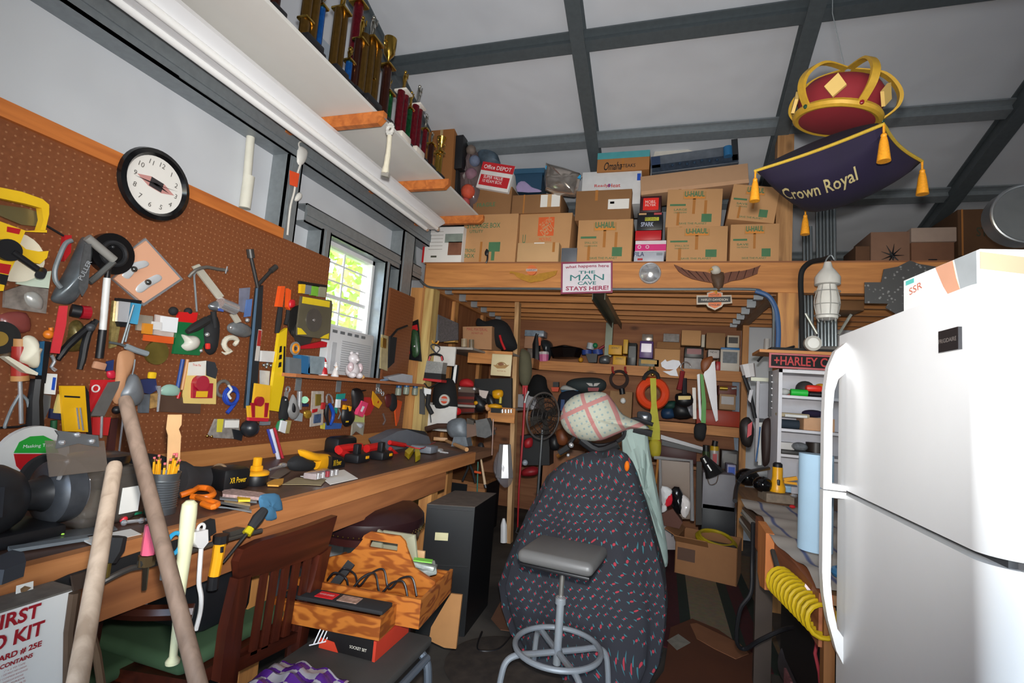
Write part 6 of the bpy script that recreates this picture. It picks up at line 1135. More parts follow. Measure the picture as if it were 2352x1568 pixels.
G(W2,'clear_clip_pack','clear and yellow pack with white oval clips beneath the pink pack','package',[('header',M('c8cc80',.35),[('p',[(809,945),(838,952),(837,970),(810,968)],.006,.01)]),('clear_pocket',M('a8a090',.2,0,.3,12),[('p',[(811,968),(838,970),(834,1000),(818,990),(808,1000)],.012,.01)]),('white_clip',M('c8ccd4',.3),[('b',[(818,972),(834,974),(828,984)],.012,.02)])])
G(W2,'caution_tag','orange and yellow diamond caution tag under the window shelf','tag',[('tag',M('e8a41c',.4),[('p',[(857,898),(868,912),(878,925),(870,938),(858,930),(855,915)],.006,.03)]),('red_mark',red,[('c',869,923,.018,.014,.002,45,.036)])])
G(W2,'shiny_ring_bundle','bundle of silver rings hanging at the shelf edge above the caution tag','rings',[('rings',chrome,[('o',867,893,.016,.004,.04),('o',873,898,.016,.004,.045),('o',879,904,.016,.004,.05)])])
G(W2,'dark_red_clamp','dark red and clear clips near the end of the pegboard row','clips',[('clip',M('5c2424',.4),[('b',[(884,910),(896,905),(898,930),(888,935)],.02,.0)]),('clear_clip',M('70605c',.2),[('t',[(880,950,.01),(885,965,.01),(880,975,.01)],.008)])])
G(W2,'black_glove','black rubber bulb hanging near the jars at the end of the row','bulb',[('bulb',blkR,[('b',[(898,905),(908,908),(909,935),(900,945),(892,930)],.03,.0)])])
G(W2,'orange_strip','long narrow orange plastic strip at the right end of the pegboard','strip',[('strip',M('d85018',.45),[('p',[(913,918),(924,922),(916,965),(911,978),(908,945)],.012,.005)])])
# jars under the ledge
for i,(u,v,o) in enumerate([(915,898,.08),(933,896,.11),(953,898,.09)]):
    j=thing('hanging_jar',['clear glass jar with blue lid screwed under the shelf, leftmost of three','middle clear glass jar with blue lid under the shelf','clear glass jar with blue lid, nearest the corner post'][i],'jar',W2.pt(u,912,o),'jars with blue lids under the window shelf')
    c=W2.pt(u,v,o); m=MB(); m.lathe([(.02,-.035),(.026,-.03),(.026,.02),(.02,.028)],c,(0,0,1),16); part(j,'glass_body',m,M('98a090',.08,0,.3,20,0,0,.75)); m=MB(); m.lathe([(.022,.028),(.022,.045)],c,(0,0,1),16); part(j,'blue_lid',m,M('2c5c90',.4))
# right of window
W3=Pl('X',-2.15)
G(W3,'door_chain_package','pale long package with brassy chain right of the window','package',[('card',M('b0a078',.35,0,.3,20),[('p',[(878,768),(892,772),(890,852),(874,846)],.012,.01)]),('gold_part',brass,[('p',[(880,775),(888,778),(887,800),(879,797)],.02,.02)])])
G(W3,'folding_saw','black angled folding saw right of the window frame','saw',[('arm',blk,[('t',[(897,775),(912,757),(935,748)],.010,.02)]),('sheath',blkR,[('p',[(897,772),(912,775),(906,832),(892,845)],.015,.01)])])
G(Pl('Y',4.07),'rope_package','black clear-fronted pack of red and green gear hanging on the corner post','package',[('card',M('18181a',.3),[('p',[(925,748),(960,733),(968,830),(915,822)],.012,.01)]),('red_header',red,[('p',[(932,752),(958,745),(960,758),(934,764)],.003,.023)]),('red_reel',M('c0202c',.2),[('b',[(926,798),(938,795),(942,812),(930,818)],.03,.02)]),('green_gear',M('2c4a2c',.4,0,.8,60),[('b',[(945,760),(960,762),(964,810),(948,818)],.03,.02)]),('silver_part',chrome,[('b',[(935,768),(944,766),(940,790),(930,792)],.02,.02),('s',952,795,.05,.012)])])
# ledge things
def ledge(u,v,x=-2.09): return P(u,v,'X',x)
gl=thing('glue_gun','grey glue gun lying on the right end of the window shelf','glue gun',ledge(925,870)); WL=Pl('X',-2.09)
m=MB(); WL.poly(m,[(890,866),(925,858),(948,862),(947,880),(920,878),(895,872)],.04); part(gl,'body',m,M('b4b8c0',.4)); m=MB(); WL.tube(m,[(875,875),(900,868)],.012); part(gl,'nozzle',m,M('7a90a8',.4))
for lab,u0,v0,u1,v1,mt in (('tall blue-sided clear parts box on the left of the window shelf',692,815,712,856,M('2f6c9c',.3)),('clear grey parts box on the window shelf right of the blue one',708,816,746,857,M('8c9ca4',.2,0,.3,20)),('grey flat box behind on the left end of the window shelf',665,820,692,866,M('70767a',.4,0,.2))):
    m=MB(); WL.poly(m,[(u0,v0),(u1,v0+4),(u1,v1+4),(u0,v1)],.06,off=-.05); one('parts_box',lab,'box',m,mt,'parts boxes on the window shelf')
def santa(lab,u,v,s,c2=red):
    c=ledge(u,v); c.z=1.413; t=thing('santa_figurine',lab,'figurine',c)
    m=MB(); m.lathe([(.028*s,0),(.03*s,.01*s),(.024*s,.04*s),(.014*s,.065*s),(.012*s,.07*s)],c,(0,0,1),16); part(t,'robe',m,c2)
    m=MB(); m.ball(c+V((.004,0,.08*s)),.014*s,10); part(t,'head',m,M('e8c8b0',.4)); m=MB(); m.lathe([(.016*s,0),(.012*s,.015*s),(.002*s,.034*s)],c+V((0,0,.088*s)),(0,0,1),12); part(t,'hat',m,c2)
    m=MB(); m.ball(c+V((.014*s,0,.068*s)),(.010*s,.013*s,.016*s),8); m.torus(c+V((0,0,.09*s)),(0,0,1),.015*s,.004*s,14,6); m.torus(c+V((0,0,.006*s)),(0,0,1),.028*s,.005*s,16,6); part(t,'white_trim',m,white)
santa('small red robed figurine on the window shelf, left of the two little ones',742,862,.95); santa('small white robed figurine with red hat on the window shelf',769,863,.80,M('e4dcd8',.4))
c=ledge(808,866,-2.08); c.z=1.413; t=thing('ceramic_figurine','large white ceramic bear-like figurine on the window shelf before the air conditioner','figurine',c)
wc=M('dcd4d6',.25,0,.12,40)
m=MB(); m.ball(c+V((0,0,.055)),(.045,.06,.055),14); part(t,'body',m,wc); m=MB(); m.ball(c+V((0,0,.135)),(.035,.045,.04),12); part(t,'head',m,wc)
for s in (-1,1):
    m=MB(); m.ball(c+V((.02,s*.055,.075)),(.022,.022,.035),10); part(t,'arm',m,M('d8c0c4',.3,0,.2,40)); m=MB(); m.ball(c+V((.03,s*.04,.022)),(.03,.024,.022),10); part(t,'foot',m,wc); m=MB(); m.ball(c+V((0,s*.032,.172)),.013,8); part(t,'ear',m,wc)
m=MB(); m.ball(c+V((.035,0,.128)),(.012,.016,.012),8); part(t,'muzzle',m,wc)
m=MB(); q=ledge(833,866,-2.06); q.z=1.427; m.ball(q,.015,10); one('tan_ball','small pale orange ball on the window shelf beside the ceramic figurine','ball',m,M('d8a868',.5))
# air conditioner in window
ac_=thing('air_conditioner','white window air conditioner with vented front filling the lower sash','air conditioner',(-2.25,3.1,1.41))
m=MB(); m.rbox((-2.27,3.13,1.585),(.16,.55,.345),.012); part(ac_,'housing',m,M('d4d4d6',.45,0,.02))
for k in range(5): m=MB(); m.box((-2.1885,2.91+k*.085,1.725),(.004,.05,.02)); part(ac_,'top_vent',m,M('6c7074',.5))
for k in range(14):
    m=MB(); m.box((-2.188,3.18,1.46+k*.016),(.006,.36,.006)); part(ac_,'louvre',m,M('a8aaae',.5))
m=MB(); m.box((-2.189,2.92,1.55),(.004,.05,.20)); part(ac_,'control_panel',m,M('c0c2c6',.5))
# ================= ON AND AT THE WORKBENCH =================
BZ=.926
def bp(u,v,z=BZ): return P(u,v,'Z',z)
def frame(a,b): 
    e=(b-a); e.z=0; e.normalize(); return e,V((-e.y,e.x,0))
# bench grinder: axis along +Y
g=thing('bench_grinder','dark grey bench grinder with scuffed motor housing at the far end of the bench','grinder',(-1.60,.75,BZ))
gm_=M('303236',.45,.3,.35,14); ax=V((0,1,0)); o=V((-1.58,.62,1.035))
m=MB(); m.lathe([(.03,0),(.085,.01),(.096,.05),(.098,.14),(.096,.20),(.086,.24),(.068,.27),(.045,.285)],o,ax,32); part(g,'motor_housing',m,gm_)
m=MB(); m.lathe([(.040,.265),(.038,.30),(.042,.325),(.055,.345)],o,ax,22); part(g,'shaft_boss',m,gm_)
m=MB(); m.lathe([(.05,.335),(.080,.345),(.084,.35),(.084,.395),(.078,.40),(.02,.402)],o,ax,36); part(g,'wheel_guard',m,M('55585e',.4,.5,.3,30))
m=MB(); m.lathe([(.02,.34),(.074,.345),(.074,.375),(.02,.376)],o+V((.0,.03,0)),ax,30); part(g,'grinding_wheel',m,M('6c6f78',.8,0,.2,60))
m=MB(); m.rbox((-1.58,.80,.945),(.16,.36,.038),.012); m.rbox((-1.58,.78,.97),(.09,.18,.06),.02); part(g,'base',m,blk)
m=MB(); m.box((-1.486,.77,1.05),(.006,.10,.07),(0,-8,0)); part(g,'rating_plate',m,M('23252b',.3)); 
for k in range(5): m=MB(); m.box((-1.482,.77,1.07-k*.011),(.003,.07,.004),(0,-8,0)); part(g,'plate_text_line',m,M('9a9da2',.4))
m=MB(); m.tube([(-1.52,.95,1.08),(-1.51,.955,1.12)],.005,8); m.ball((-1.51,.957,1.126),.008,8); part(g,'shield_knob',m,chrome)
# clear eye shield with clip
sp_=Pl('X',-1.50)
m=MB(); sp_.poly(m,[(128,988),(226,1000),(228,1026),(200,1022),(180,1018),(130,1030),(136,1000)],.006); sh1=part(g,'shield_bracket',m,M('8a8c8e',.35,.7)); 
m=MB(); sp_.poly(m,[(105,1012),(240,1012),(248,1080),(115,1095)],.004,-.006); part(g,'eye_shield',m,M('7a6e64',.15,0,.25,6,0,0,.55),label='smoky clear eye shield')
for u,v in((143,1016),(212,1013),(178,998)): m=MB(); m.ball(sp_.pt(u,v,.008),.007,8); part(g,'rivet',m,chrome)
# masking disc
m=MB(); WQ2=Pl('X',-2.05)
td=thing('tape_disc','round green, red and white disc leaning behind the grinder','disc',WQ2.pt(75,1075)); WQ2.disc(m,78,1050,.105,.02,0,36); part(td,'white_edge',m,M('d8d6d2',.5)); m=MB(); WQ2.poly(m,[(32,1040),(45,1015),(70,1002),(100,1000),(125,1012),(135,1040)],.002,.0202); part(td,'green_label',m,M('28a038',.4)); m=MB(); WQ2.poly(m,[(32,1042),(135,1042),(125,1075),(100,1092),(60,1092),(38,1070)],.002,.0202); part(td,'red_label',m,red); text(td,'Masking Tape',WQ2.pt(88,1024,.0225),(0,1,0),(1,0,0),.014,white,w=.085)
m=MB(); WQ3=Pl('X',-1.95); WQ3.disc(m,112,1095,.075,.02,0,32); one('black_disc','black disc standing between the grinder and the green and red disc','disc',m,blkR)
# big plastic jar
c=bp(228,1212); c.z=BZ; c=c+V((-.07,.02,0)); jr=thing('storage_jar','large dusty clear plastic jar with black lid and white label beside the grinder','jar',c)
m=MB(); m.rbox(c+V((0,0,.085)),(.17,.17,.17),.03,None,3); part(jr,'jar_body',m,M('5c554e',.12,0,.3,10,0,0,.7)); m=MB(); m.lathe([(.03,.17),(.072,.17),(.075,.178),(.075,.198),(.05,.203)],c,(0,0,1),28); part(jr,'black_lid',m,M('141416',.25)); m=MB(); m.box(c+V((.0865,.045,.07)),(.002,.055,.075)); part(jr,'white_label',m,paper); m=MB(); m.ball(c+V((.02,-.02,.06)),(.05,.05,.04),10); part(jr,'rag_inside',m,M('b8a898',.8))
# steel can with pencils
c=bp(378,1183); c.z=BZ; c=c+V((-.035,.01,0)); cn=thing('pencil_can','ribbed steel can full of pencils standing on the bench','can',c)
pr=[(.01,0),(.044,0)]; 
for k in range(12): pr+=[(.045,.02+k*.0075),(.0425,.0237+k*.0075)]
pr+=[(.045,.125),(.0455,.130),(.043,.130),(.042,.02),(.01,.02)]
m=MB(); m.lathe(pr,c,(0,0,1),32); part(cn,'can_body',m,M('8f9498',.28,.85,.05))
rr=random.Random(9)
for k in range(13):
    a=rr.uniform(0,6.28); r=rr.uniform(.008,.032); L=rr.uniform(.165,.195); p=c+V((r*math.cos(a),r*math.sin(a),.02)); q=p+V((math.cos(a)*.022*rr.random(),math.sin(a)*.03*rr.random(),L-.02)); d=(q-p).normalized()
    pc=thing('pencil','yellow pencil with eraser standing among the others in the steel can','pencil',p,'pencils in the steel can'); pc.rotation_euler=(0,0,0)
    m=MB(); m.cyl(p,q-d*.016,.0037,6); part(pc,'shaft',m,M('f0a818',.4)); m=MB(); m.cyl(q-d*.016,q-d*.006,.0042,8); part(pc,'ferrule',m,brass); m=MB(); m.cyl(q-d*.006,q,.0038,8); part(pc,'eraser',m,M('e06a70',.7))
XPp=Pl('X',c.x); m=MB(); XPp.poly(m,[(388,952),(418,952),(417,975),(411,985),(416,1000),(412,1080),(385,1080),(388,1000),(384,985)],.005); one('paint_stirrer','new pale wooden paint stirring stick standing up in the pencil can','stick',m,M('e8b884',.6))
# orange pliers / scissors
def flat(pts,z0,t,m=None): m=m or MB(); m.prism([bp(u,v,z0+t) for u,v in pts],V((0,0,-t))); return m
sc=thing('orange_scissors','orange handled scissors lying on the bench right of the pencil can','scissors',bp(470,1150))
m=MB(); m.tube(smooth([bp(415,1137,.94),bp(440,1128,.95),bp(455,1120,.955),bp(480,1122,.95),bp(490,1135,.945),bp(470,1142,.94),bp(440,1140,.94)],4),.011,8); part(sc,'handle_loop',m,M('f07818',.4)); m=MB(); m.tube(smooth([bp(450,1140,.94),bp(478,1150,.945),bp(500,1156,.945),bp(488,1164,.94),bp(465,1156,.94)],4),.010,8); part(sc,'handle_loop',m,M('f07818',.4)); part(sc,'blade',flat([(495,1155),(500,1150),(575,1162),(572,1168),(498,1163)],.935,.004),steel)
for k,(a,b) in enumerate([((505,1142),(590,1150)),((515,1150),(575,1158)),((520,1136),(600,1140)),((500,1158),(578,1172))]): one('small_wrench','small flat steel wrench in the row beside the orange scissors','wrench',flat([(a[0],a[1]-2),(b[0],b[1]-2),(b[0],b[1]+2),(a[0],a[1]+2)],.930+.004*(k%2),.005),[steel,M('c8b088',.4,.3),M('d8a890',.4),steel][k],'small wrenches lying beside the scissors')
one('chopstick_pack','striped paper packet lying behind the wrenches on the bench','packet',flat([(510,1128),(520,1120),(600,1130),(625,1138),(600,1142),(512,1134)],.93,.012),M('c8a8a0',.6,0,.6,90))
one('utility_knife','yellow and white utility knife lying among the wrenches','knife',flat([(545,1140),(575,1143),(575,1147),(548,1147)],.938,.008),yel)
one('long_bolt','shiny bolt with washer lying before the pencil can on the bench','bolt',MB().tube([bp(282,1200,.934),bp(345,1192,.934)],.005,8).ball(bp(285,1200,.934),.009,8).ball(bp(325,1195,.934),.009,8),chrome)
one('red_ball','small red plastic ball against the storage jar','ball',MB().ball(bp(284,1192,.938),.011,10),M('e8303c',.3))
one('green_chip','small green and white plastic chip near the pencil can','chip',MB().rbox(bp(312,1178,.932),(.02,.03,.008),.003),M('2a9a70',.4,0,.6,90))
one('steel_sheet','grey flat steel sheet lying along the bench in front of the grinder','sheet',flat([(0,1232),(120,1220),(260,1205),(270,1214),(220,1224),(30,1252),(0,1252)],.93,.004),M('85888a',.35,.6,.2))
one('metal_rule','long steel rule lying on the front of the bench below the sheet','rule',flat([(18,1254),(150,1235),(200,1230),(205,1234),(25,1262)],.93,.008),steel)
one('fishing_lure','bright green and yellow fishing lure lying on the steel sheet','lure',MB().ball(bp(76,1226,.940),(.010,.012,.008),8).tube([bp(84,1226,.940),bp(115,1226,.940),bp(148,1226,.938)],[.008,.006,.002],8),M('a8e038',.3,0,.2,40))
one('white_paper','folded white paper lying on the bench edge behind the black handle','paper',flat([(185,1236),(300,1214),(325,1226),(215,1250)],.929,.004),paper)
one('grey_stone_block','dark grey sharpening stone on the bench at far left','block',flat([(0,1275),(28,1262),(55,1268),(60,1290),(10,1308),(0,1308)],.93,.03),M('3c4048',.8))
# black drill in bag
bd=thing('battery_drill_bag','black cloth-wrapped cordless tool with yellow lettered battery beside the can','drill',bp(480,1115))
d0=bp(425,1100,1.0); d1=bp(505,1095,.985); d2=bp(556,1095,.98)
m=MB(); m.lathe([(.02,0),(.065,.005),(.070,.03),(.05,.075),(.045,.14),(.047,.17),(.02,.172)],bp(430,1098,.985)+V((0,-.06,0)),(d1-d0),22); part(bd,'cloth_cone',m,M('2e2c2e',.85,0,.15,20)); m=MB(); m.rbox(bp(535,1098,.975)+V((-.02,0,0)),(.11,.12,.09),.02,rot(0,0,-8)); part(bd,'battery',m,M('141416',.4)); text(bd,'XR Power',bp(535,1098,.975)+V((.0375,-.01,.0)),(.14,.99,0),(1,-.14,0),.022,yel,w=.07); m=MB(); m.torus(bp(508,1098,.97)+V((0,-.01,0)),(0.1,1,0),.055,.005,24,6); part(bd,'wire_loop',m,M('b09070',.4,.3))
m=MB(); m.rbox((-2.0,1.52,.985),(.20,.14,.11),.03); one('black_tool_case','black case standing against the back rail behind the pencil can','case',m,blkR)
# yellow/black battery adapter
c=bp(585,1112); c.z=BZ; ba=thing('round_battery','round black battery pack with tall yellow plug standing on the bench','battery',c)
m=MB(); m.lathe([(.02,0),(.047,0),(.050,.01),(.050,.038),(.048,.042),(.02,.042)],c,(0,0,1),26); part(ba,'black_base',m,blk); m=MB(); m.lathe([(.02,.042),(.052,.042),(.053,.052),(.045,.058),(.02,.059)],c,(0,0,1),26); part(ba,'yellow_collar',m,M('f0a818',.4)); m=MB(); m.rbox(c+V((0,0,.085)),(.026,.030,.06),.006); m.rbox(c+V((0,0,.065)),(.036,.040,.03),.006); part(ba,'yellow_stem',m,M('f0a818',.4))
# right-angle drill
dr=thing('angle_drill','yellow and black cordless angle drill lying on the bench centre','drill',bp(740,1080)); Xd=Pl('X',-1.72)
m=MB(); Xd.blob(m,[(684,1033),(700,1032),(725,1040),(752,1042),(760,1052),(757,1072),(748,1080),(722,1078),(725,1060),(705,1056),(690,1048)],.035,off=.02,sm=2); part(dr,'yellow_body',m,M('f0a818',.35)); m=MB(); Xd.blob(m,[(660,1060),(680,1045),(700,1052),(722,1062),(715,1078),(690,1082),(665,1078)],.04,off=.02,sm=2); part(dr,'black_head',m,blkR); m=MB(); Xd.poly(m,[(763,1048),(785,1052),(793,1062),(790,1078),(762,1076)],.08,-.01); part(dr,'battery',m,blk); text(dr,'XR Power',Xd.pt(775,1062,.0715),(0,1,0),(1,0,0),.03,yel,w=.07)
m=MB(); m.tube([bp(620,1078,.945),bp(655,1068,.95)],.006,8); m.ball(bp(650,1068,.95),(.02,.03,.012),8); one('chrome_knife','chrome folding knife half hidden left of the yellow drill','knife',m,chrome)
b_=thing('socket_bits_box','clear box of shiny socket bits on a paper in front of the yellow drill','box',bp(735,1094)); c=bp(735,1088,.95)
m=MB(); m.rbox(c,(.07,.16,.028),.006,rot(0,0,5)); part(b_,'clear_case',m,M('c8b8b8',.1,.2,.3,40,0,0,.75))
for k in range(5): m=MB(); m.cyl(c+V((.04,-.065+k*.033,-.008)),c+V((.04,-.065+k*.033,.018)),.011,12); part(b_,'socket',m,chrome if k not in(2,) else M('8a3038',.3))
one('white_envelope','white paper sheet lying under the bits box toward the bench edge','paper',flat([(690,1093),(790,1078),(822,1098),(758,1112),(748,1104)],.928,.002),paper)
one('tan_sandpaper','tan sandpaper sheet lying left of the white paper','sandpaper',flat([(648,1112),(680,1096),(750,1100),(738,1114),(705,1112)],.928,.002),M('9a8a68',.9,0,.1,60))
one('orange_cord_coil','small orange label coil lying left of the sandpaper','label',flat([(612,1108),(630,1100),(652,1098),(650,1108),(640,1114),(615,1113)],.93,.006),M('e0a038',.5))
one('grey_scraper','flat grey scraper blade lying behind the orange label','scraper',flat([(620,1095),(645,1072),(668,1080),(640,1098)],.93,.004),M('7c7068',.5,.3))
# saw case, jumper cables, batteries, grey case
m=MB(); m.rbox(P(783,1022,'X',-2.05),(.12,.22,.12),.03); one('black_hard_case','black rounded plastic case against the back rail in mid bench','case',m,M('1c1c1e',.35))
jc=thing('jumper_clamps','red clamp handles lying across the middle of the bench','clamps',bp(830,1050)); Xj=Pl('X',-1.82)
m=MB(); Xj.tube(m,[(776,1032),(800,1028),(828,1026)],.024,off=.03,sm=2); part(jc,'red_handle',m,M('d02020',.4)); m=MB(); Xj.tube(m,[(780,1036),(800,1046),(812,1050)],.020,off=.05); part(jc,'red_handle',m,M('d02020',.4)); m=MB(); Xj.tube(m,[(842,1030),(862,1026),(876,1024)],.026,off=.03); part(jc,'red_handle',m,M('d02020',.4)); m=MB(); Xj.tube(m,[(895,1016),(912,1019),(930,1022)],.016,off=.05); part(jc,'red_handle',m,M('d02020',.4)); m=MB(); Xj.tube(m,[(896,1030),(905,1038),(912,1044)],.014,off=.08); part(jc,'red_handle',m,M('d02020',.4))
for lab,u,v in (('flat black battery pack with stem up, nearer of the two in mid bench',830,1062),('flat black battery pack with stem up, farther of the two in mid bench',885,1055)):
    c=bp(u,v); c.z=BZ; b2=thing('battery_pack',lab,'battery',c,'black stem battery packs'); m=MB(); m.rbox(c+V((-.03,0,.025)),(.10,.13,.05),.012); part(b2,'body',m,blk); m=MB(); m.rbox(c+V((-.03,-.01,.075)),(.035,.04,.06),.006); part(b2,'stem',m,blk); m=MB(); m.box(c+V((.0215,.025,.03)),(.003,.03,.016)); part(b2,'yellow_logo',m,dyel)
gc=thing('grey_tool_case','open grey plastic tool case at the far end of the workbench','tool case',bp(925,1035)); Xg=Pl('X',-1.92)
m=MB(); Xg.poly(m,[(875,1010),(915,990),(935,986),(985,1002),(990,1018),(975,1040),(930,1042),(890,1036)],.10,-.02); part(gc,'lid',m,M('6c7078',.5)); m=MB(); Xg.poly(m,[(940,985),(975,990),(985,1000),(950,998)],.07,.0); part(gc,'dark_recess',m,M('2c3034',.4)); m=MB(); m.rbox(bp(975,1030,.955),(.16,.12,.05),.01); part(gc,'small_drawer',m,M('70747c',.45))
for i,(pts) in enumerate([[(930,1035),(948,1020),(952,1028),(940,1044)],[(952,1022),(962,1026),(966,1044),(955,1050)]]): one('yellow_clip',['yellow plastic clip leaning on the grey case, left one','yellow plastic clip standing on the bench edge, right one'][i],'clip',flat(pts,.93,.03),M('e8d020',.35))
m=MB(); m.tube(smooth([bp(930,1022,.99),bp(965,1030,.98),bp(985,1022,.97),bp(1000,1015,.96)],3),.004,6); one('red_wire','thin red wire running from the red clamps over the grey case','wire',m,red)
one('claw_hammer','hammer with pale wooden handle lying beneath the vise','hammer',MB().tube([bp(1025,1012,.96),bp(1072,1032,.95)],[.012,.016],10).rbox(bp(1012,1008,.96),(.12,.03,.03),.006,rot(0,0,20)),[M('b88a5c',.5)])
m=MB(); m.lathe([(.03,0),(.035,.006),(.03,.02),(.01,.024)],bp(1008,1037),(0,0,1),16); m.tube([bp(1010,1038,.935),bp(1030,1040,.935)],.006,6); one('chrome_socket','shiny chrome cup and wrench on the bench before the vise','socket',m,chrome)
# vise
vs_=thing('bench_vise','large grey bench vise with weathered jaws at the end of the workbench','vise',(-1.55,3.8,.926)); Yv=Pl('Y',3.78); vm=M('6a7076',.5,.2,.3,25)
m=MB(); Yv.blob(m,[(1030,968),(1048,960),(1068,962),(1075,985),(1074,1003),(1055,1008),(1035,1003),(1027,985)],.06,back=.06,sm=2); part(vs_,'rear_body',m,vm); m=MB(); Yv.poly(m,[(1042,1003),(1070,1003),(1075,1025),(1036,1025)],.10,-.05); part(vs_,'base',m,vm)
m=MB(); Yv.poly(m,[(1092,965),(1118,960),(1125,975),(1130,998),(1115,1006),(1095,1002)],.09,-.045); part(vs_,'front_jaw',m,M('5c5c5c',.5,.3,.3,25)); m=MB(); Yv.poly(m,[(1072,970),(1095,972),(1095,1000),(1072,1005)],.07,-.035); part(vs_,'slide_bar',m,M('6b5448',.6,.2)); m=MB(); Yv.poly(m,[(1072,960),(1088,966),(1088,975),(1072,973)],.09,-.045); part(vs_,'rear_jaw_plate',m,M('4c4640',.5,.4)); m=MB(); Yv.tube(m,[(1128,985,.0),(1140,984,.0)],.012); Yv.tube(m,[(1133,962,.03),(1130,1045,.03)],.006); part(vs_,'screw_handle',m,M('6c5248',.4,.4))
m=MB(); Yv.tube(m,[(978,985),(1005,978),(1030,978)],.022,off=-.05); one('pipe_section','rusty brown pipe lying behind the vise body','pipe',m,M('4a3024',.6,.3,.3))
# rag over edge
Xr=Pl('X',-1.338); rg=MB(); blob(rg,Xr,[(594,1150),(598,1137),(618,1133),(641,1136),(649,1170),(632,1174),(634,1192),(612,1195),(603,1178),(597,1165)],.014,back=.002,off=.003,sm=2,wob=.3)
one('blue_rag','blue cloth rag hanging over the front edge of the workbench','rag',rg,M('3c6c8c',.9,0,.12,20))
# tool strip
Xs=Pl('X',-1.335)
tsr=thing('tool_strip','dark steel tool holding strip fixed along the bench front','tool strip',Xs.pt(400,1300))
m=MB(); Xs.poly(m,[(95,1350),(160,1320),(340,1262),(480,1215),(485,1240),(340,1290),(215,1335),(110,1378),(100,1365)],.006); part(tsr,'black_backing',m,blkR); m=MB(); Xs.tube(m,[(230,1340,.02),(262,1322,.03),(300,1305,.03),(330,1300,.03),(370,1290,.03),(430,1268,.03),(500,1245,.03),(545,1232,.03),(600,1218,.03)],.008,sm=2); part(tsr,'steel_rail',m,M('5c5854',.5,.6)); m=MB(); Xs.poly(m,[(468,1205),(494,1192),(497,1222),(488,1228),(470,1238)],.02); part(tsr,'rubber_flap',m,blkR); m=MB(); Xs.poly(m,[(528,1222),(560,1212),(575,1214),(570,1220),(530,1232)],.03,.01); part(tsr,'rail_hook',m,M('5c5854',.5,.6))
Xt=Pl('X',-1.29)
G(Xt,'black_handled_screwdriver','thick black rubber screwdriver handle in the strip right of the pale pole','screwdriver',[('handle',blkR,[('t',[(268,1232,0),(258,1262,0),(245,1290,0)],[.022,.026,.020])]),('second_handle',blkR,[('t',[(240,1268,-.01),(232,1300,-.01)],.014)]),('yellow_tip',M('5a4a14',.4),[('t',[(243,1292,0),(238,1325,0)],.012)])])
G(Xt,'pink_screwdriver','pink clear-handled screwdriver hanging in the bench tool strip','screwdriver',[('handle',M('f06a88',.2,0,.05),[('t',[(350,1204,0),(346,1240,0),(341,1272,0)],[.0165,.0185,.018])]),('collar',M('5c4a30',.4,.5),[('t',[(338,1274,0),(335,1298,0)],.020)]),('shaft',M('4a4238',.3,.7),[('t',[(335,1298,0),(331,1354,0)],[.008,.006])])])
G(Xt,'ratchet_knob','round black ratchet handle knob beside the pink screwdriver','ratchet',[('knob',blkR,[('b',[(355,1275),(365,1264),(378,1265),(384,1276),(378,1288),(364,1290)],.03)]),('button',chrome,[('s',373,1275,.032,.007)]),('arm',M('4a4844',.5,.5),[('t',[(320,1295,.0),(345,1285,.0),(360,1280,.0)],.010)])])
G(Xt,'blue_scissors','scissors with blue ring handles hanging behind the grey-brown pole','scissors',[('ring',M('2898c8',.35),[('o',400,1248,.022,.006,.0,0,360,1.3)]),('ring',M('2898c8',.35),[('o',371,1262,.016,.005,.0)]),('blade',steel,[('t',[(378,1290,0),(374,1330,0)],.008)])])
G(Xt,'white_power_plug','white power outlet plug and cord hanging from the tool strip beside the cream bat','power cord',[('plug_body',M('e6e4e2',.35),[('p',[(449,1222),(478,1216),(479,1245),(467,1260),(455,1258),(448,1245)],.03,.0)]),('hang_loop',M('e6e4e2',.35),[('o',462,1212,.011,.004,.015)]),('cord',M('e6e4e2',.4),[('t',[(462,1258,.015),(459,1300,.015),(457,1340,.01),(462,1370,.01),(460,1405,.0),(450,1446,-.01)],.0065,.015,4)])])
G(Xt,'yellow_penlight','yellow flashlight with black ends hanging from the tool strip','flashlight',[('yellow_barrel',M('f5a81c',.35),[('t',[(505,1248,0),(500,1280,0),(492,1322,0)],[.018,.0165,.016])]),('black_head',blk,[('t',[(508,1228,0),(506,1246,0)],.022)]),('black_tail',blk,[('t',[(491,1322,0),(488,1352,0)],.016)]),('switch',blk,[('t',[(510,1255,.016),(509,1268,.016)],.005)])])
G(Xt,'long_screwdriver','long black and yellow screwdriver slanting out of the tool strip by the blue rag','screwdriver',[('black_grip',blkR,[('t',[(608,1170,.02),(592,1190,.02),(578,1210,.015)],[.014,.019,.015])]),('yellow_collar',M('b8a818',.35),[('t',[(576,1212,.015),(566,1226,.015)],[.013,.015])]),('shaft',M('4a4846',.3,.8),[('t',[(566,1226,.015),(512,1292,.0)],[.006,.004])])])
